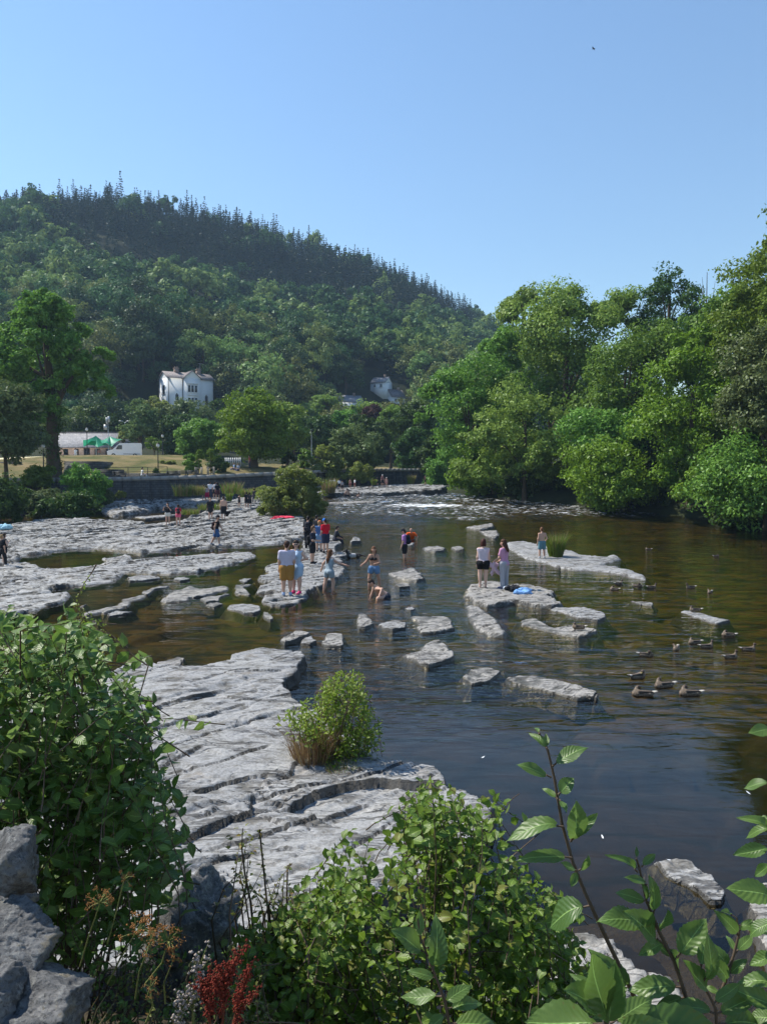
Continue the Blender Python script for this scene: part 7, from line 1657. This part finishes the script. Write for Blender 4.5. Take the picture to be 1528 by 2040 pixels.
shoot('third leafy shoot with an orange brown stem', ST([(1240, 1730, 0), (1290, 1590, 0), (1335, 1450, 0), (1365, 1330, 0), (1350, 1240, 0), (1290, 1200, .01)]), 1.6,
      LV([(1345, 1440, 1440, 1340, .8), (1310, 1540, 1200, 1370, .7), (1360, 1340, 1310, 1250, .7), (1290, 1600, 1255, 1500, .7), (1355, 1280, 1520, 1300, .6), (1320, 1220, 1270, 1195, .5), (1340, 1440, 1310, 1330, .9), (1300, 1570, 1400, 1480, .7), (1360, 1320, 1440, 1250, .8), (1260, 1680, 1170, 1630, .7)]), .006, 4)
shoot('leafy shoot cut off by the right picture edge', [(1560, 2080, 0), (1548, 1900, 0), (1540, 1700, 0), (1532, 1560, 0), (1530, 1440, 0)], 1.5,
      [(1534, 1455, 1504, 1452, 1), (1536, 1560, 1476, 1562, .8), (1536, 1650, 1486, 1622, .7), (1538, 1690, 1462, 1700, .7), (1540, 1650, 1478, 1655, .6), (1538, 1720, 1500, 1745, .8), (1540, 1790, 1470, 1762, 1.0), (1545, 1830, 1485, 1860, .8), (1542, 1640, 1508, 1625, .8), (1548, 1960, 1476, 1945, 1.0), (1550, 2010, 1460, 1965, .7), (1548, 1900, 1490, 1920, .8), (1555, 2030, 1490, 2020, 1.2), (1535, 1500, 1550, 1440, .8), (1540, 1870, 1600, 1840, .9)], .008, 5)
shoot('leafy shoot inside the alder with pale undersides turned up', [(905, 2090, 0), (885, 1990, 0), (862, 1930, 0), (838, 1870, 0), (832, 1830, .01)], 1.9,
      [(880, 1985, 800, 1985, .8), (862, 1935, 880, 1850, .9), (850, 1900, 778, 1855, .9), (838, 1870, 835, 1815, .7), (885, 2000, 930, 1960, .8), (890, 2010, 960, 1990, .8), (845, 1890, 860, 1865, .8), (870, 1950, 820, 1930, .7), (895, 2040, 990, 2030, 1.0), (890, 2020, 850, 2050, .9)], .007, 6)
shoot('broad leaves crowding the bottom edge beside the tallest shoot', [(1215, 2120, 0), (1210, 2050, 0), (1200, 1990, 0), (1180, 1960, 0)], 1.45,
      [(1205, 2040, 1182, 1905, .8), (1210, 2050, 1225, 1925, .7), (1200, 2010, 1120, 1975, .9), (1200, 2040, 1050, 2035, 1.1), (1215, 2060, 1330, 2035, .8), (1210, 2050, 1130, 2060, 1.2), (1220, 2060, 1420, 2060, .8), (1215, 2040, 1300, 1985, .7), (1200, 1990, 1150, 1940, .7)], .008, 7)
shoot('leafy shoot low at the bottom right corner', [(1430, 2100, 0), (1425, 2010, 0), (1400, 1960, 0), (1395, 1920, 0)], 1.5,
      [(1425, 2020, 1340, 1990, .9), (1425, 2020, 1500, 1990, .8), (1410, 1980, 1370, 1915, .7), (1400, 1955, 1440, 1900, .8), (1430, 2040, 1530, 2030, 1.0), (1430, 2050, 1350, 2050, 1.0), (1395, 1930, 1405, 1870, .7), (1420, 2000, 1470, 1960, .8)], .006, 8)

# boulders of the broken wall under the camera
def boulder(name, px, py, Y, rx, ry, rz, label, seed, mat=M_BOULDER, rough=.22, cat='stone', res=90):
    r = np.random.RandomState(seed); c = at_depth(px, py, Y)
    u = np.linspace(0, 2 * np.pi, res, endpoint=False); v = np.linspace(0, np.pi, res // 2 + 1)
    U_, V_ = np.meshgrid(u, v, indexing='ij'); D = np.stack([np.sin(V_) * np.cos(U_), np.sin(V_) * np.sin(U_), np.cos(V_)], -1)
    nrm = unit(r.normal(size=(12, 3))); off = r.uniform(.5, .95, 12)
    sup = np.min([o_ / np.maximum((D @ n_), .08) for n_, o_ in zip(nrm, off)], 0); rad = np.minimum(sup, 1.15)
    a_ = D[..., 0] * 2.3 + seed; b_ = D[..., 1] * 2.3 + D[..., 2] * 3.1
    rad = rad * (1 + rough * (fbm(a_, b_, 5) - .5) + .2 * (fbm(a_ * 4, b_ * 4, 4) - .5))
    P = D * rad[..., None] * np.array([rx, ry, rz]); n1, n2 = U_.shape
    i = np.arange(n1)[:, None]; j = np.arange(n2 - 1)[None]; i2 = (i + 1) % n1
    F = np.stack([i * n2 + j, i * n2 + j + 1, i2 * n2 + j + 1, i2 * n2 + j + 0 * i], -1).reshape(-1, 4)
    mb = MB(); mb.add(P.reshape(-1, 3), F); o = mb.build(name, mat); o.location = c; thing(o, label, cat, 'stones of the broken wall'); return o
boulder('wall_stone', 22, 1735, 2.45, .115, .12, .115, 'dark angular wall stone beside the foot of the glossy shrub, topmost', 3)
boulder('wall_stone', 40, 1872, 2.3, .15, .14, .10, 'sunlit lichened wall stone with a sloping pale top', 8)
boulder('wall_stone', 90, 1995, 2.15, .165, .14, .085, 'long flat wall stone jutting out over the herbs, in shade', 14)
boulder('wall_stone', -20, 2000, 2.1, .09, .12, .09, 'small pale wall stone wedged at the bottom left corner', 21)
boulder('wall_stone', 60, 2075, 2.05, .2, .14, .08, 'lowest wall stone cut off by the bottom picture edge', 27)
boulder('wall_stone', 5, 1800, 2.6, .1, .1, .09, 'dark wall stone sunk between the topmost and the sunlit one', 33)
boulder('boulder', 378, 1880, 4.3, .26, .34, .36, 'big dark boulder in the shade of the glossy shrub', 41, rough=.12)
# dry umbels, rust red dock, thistles
M_UMB = mat_plain('dry seed heads', (.28, .13, .04), .8, .4, 60); M_UST = mat_plain('umbel stalk', (.17, .19, .06), .7, .3, 30); M_DOCK = mat_plain('rust red dock seeds', (.16, .022, .012), .8, .5, 90); M_DSTEM = mat_plain('dock stem', (.14, .04, .02), .7, .3, 40); M_THIS = mat_plain('thistle down', (.36, .31, .28), .9, .3, 60)
def umbel(px, py, bx, by, Y, R_, label, seed, nr=16):
    r = np.random.RandomState(seed); h = at_depth(px, py, Y); b = at_depth(bx, by, Y + .05); root = empty('dry_umbel', tuple(b), label, 'seed head', 'dry umbel heads by the wall stones'); d = h - b
    mb = MB(); mb.tube([0 * d, d * .5 + (r.uniform(-.02, .02), 0, 0), d], [.0026, .0023, .0018], 6); mb.build('stalk', M_UST, root, True)
    ry = MB(); sd = MB(); ax_ = unit(d)
    for i in range(nr):
        q = unit(ax_ * r.uniform(.35, 1.3) + r.normal(size=3) * .75); e = d + q * R_ * r.uniform(.75, 1.05); ry.tube([d, (d + e) / 2 + ax_ * .006, e], .0013, 4, cap=False)
        for k in range(13): sd.ball(e + r.normal(size=3) * R_ * .11 + q * R_ * .06, R_ * .045 * r.uniform(.7, 1.3), 0, 5, 4)
    ry.build('rays', M_UST, root); kind(sd.build('seeds', M_UMB, root), 'stuff')
umbel(270, 1860, 215, 1960, 2.45, .062, 'largest dry umbel, in the middle of the group', 1); umbel(200, 1800, 160, 1925, 2.5, .045, 'dry umbel highest on the left of the group', 2); umbel(248, 1752, 215, 1880, 2.6, .03, 'small dry umbel standing highest against the dark shrub', 3, 10)
umbel(335, 1875, 290, 1960, 2.5, .05, 'dry umbel at the right of the group in front of the boulder', 4); umbel(300, 1880, 270, 1990, 2.4, .04, 'dry umbel tucked below the right hand one', 5, 12); umbel(300, 1968, 290, 2040, 2.3, .03, 'low starry umbel near the bottom edge', 6, 12); umbel(345, 1915, 330, 2000, 2.5, .028, 'brown shrivelled umbel beside the thistles', 7, 10)
def spire(px, py, bx, by, Y, label, name, seeds, stem, n, spread, rad, seed, cat, nb=6, grp=None):
    r = np.random.RandomState(seed); h = at_depth(px, py, Y); b = at_depth(bx, by, Y); root = empty(name, tuple(b), label, cat, grp); d = h - b; L = np.linalg.norm(d); st = MB(); sd = MB(); st.tube([0 * d, d * .5, d], [.005, .004, .0015], 5)
    for k in range(nb):
        t = r.uniform(.25, .8); q = unit(d + r.normal(size=3) * L * spread); s = d * t; e = s + q * L * r.uniform(.3, .55); st.tube([s, (s + e) / 2, e], [.003, .002, .001], 4)
        for i in range(n):
            w = r.uniform(.1, 1); sd.ball(s + (e - s) * w + r.normal(size=3) * rad * 1.6, rad * r.uniform(.6, 1.3), 0, 4, 3)
    for i in range(n * 2): sd.ball(d * r.uniform(.4, 1) + r.normal(size=3) * rad * 1.8, rad * r.uniform(.6, 1.3), 0, 4, 3)
    st.build('stem', stem, root); kind(sd.build('seeds', seeds, root), 'stuff')
spire(455, 1915, 440, 2075, 2.3, 'rust red dock with crowded seed spikes, the tallest', 'red_dock', M_DOCK, M_DSTEM, 60, .35, .0042, 1, 'dock plant', 9, 'rust red docks')
spire(495, 1925, 455, 2080, 2.35, 'rust red dock leaning towards the alder', 'red_dock', M_DOCK, M_DSTEM, 50, .35, .004, 2, 'dock plant', 7, 'rust red docks')
spire(408, 1955, 425, 2085, 2.3, 'rust red dock leaning away from the alder', 'red_dock', M_DOCK, M_DSTEM, 50, .35, .004, 3, 'dock plant', 7, 'rust red docks')
spire(388, 1915, 385, 2060, 2.45, 'pale thistle gone to seed between the umbels and the docks', 'thistle', M_THIS, M_STALK, 14, .4, .006, 4, 'thistle', 8)
spire(365, 1985, 350, 2080, 2.4, 'small grey thistle at the bottom edge', 'thistle', M_THIS, M_STALK, 12, .4, .005, 5, 'thistle', 6)
base = at_depth(330, 2060, 2.9); base[2] = float(bank_z(base[0], base[1]))
shrub('herb_clump', 'tangle of small yellowish herbs at the bottom left', [(190, 1960), (260, 1900), (380, 1890), (470, 1880), (560, 1900), (560, 2070), (190, 2070)], (2.5, 3.1), tuple(base), 90, 10, .022, SM, [L_YEL], 21, cat='herbs', reach=.2, stem_r=.003, single=120)
base = at_depth(250, 2000, 3.2); base[2] = float(bank_z(base[0], base[1]))
shrub('herb_clump', 'dark low leaves under the dry umbels', [(130, 1830), (260, 1790), (330, 1850), (420, 1900), (430, 2060), (150, 2060)], (2.8, 3.5), tuple(base), 80, 9, .04, OV, [L_DOG], 22, cat='herbs', reach=.2, stem_r=.003, single=150)
r = np.random.RandomState(55); mb = MB(); 
for i in range(60):
    x_ = r.uniform(-2.2, .9); y_ = r.uniform(2.2, 4.6); blades(r, 26, .16, .22, .006, .7, mb, 0, (x_, y_, float(bank_z(x_, y_)) - .02))
o = mb.build('bank_grass', G_TAN); kind(o, 'stuff')
# white feathers drifting on the smooth water
for i, (px_, py_) in enumerate([(1201, 1671), (1338, 1714), (846, 1525), (958, 1510), (1494, 1582)]):
    xy = on_z(px_, py_, .01); o = obj('feather', leaf_mesh(leaf_arrays(4, .3, -.3, .2, seed=i), [M_WHITE], 'feather')); o.location = (xy[0], xy[1], .012); o.scale = (.07,) * 3; o.rotation_euler = (0, 0, i * 1.7); thing(o, ['curved white feather floating left of the long cracked slab', 'tiny white feather touching the long cracked slab', 'white feather near the small bush on the smooth water', 'tiny white fleck farther out on the smooth water', 'white feather by the right edge shoot'][i], 'feather')
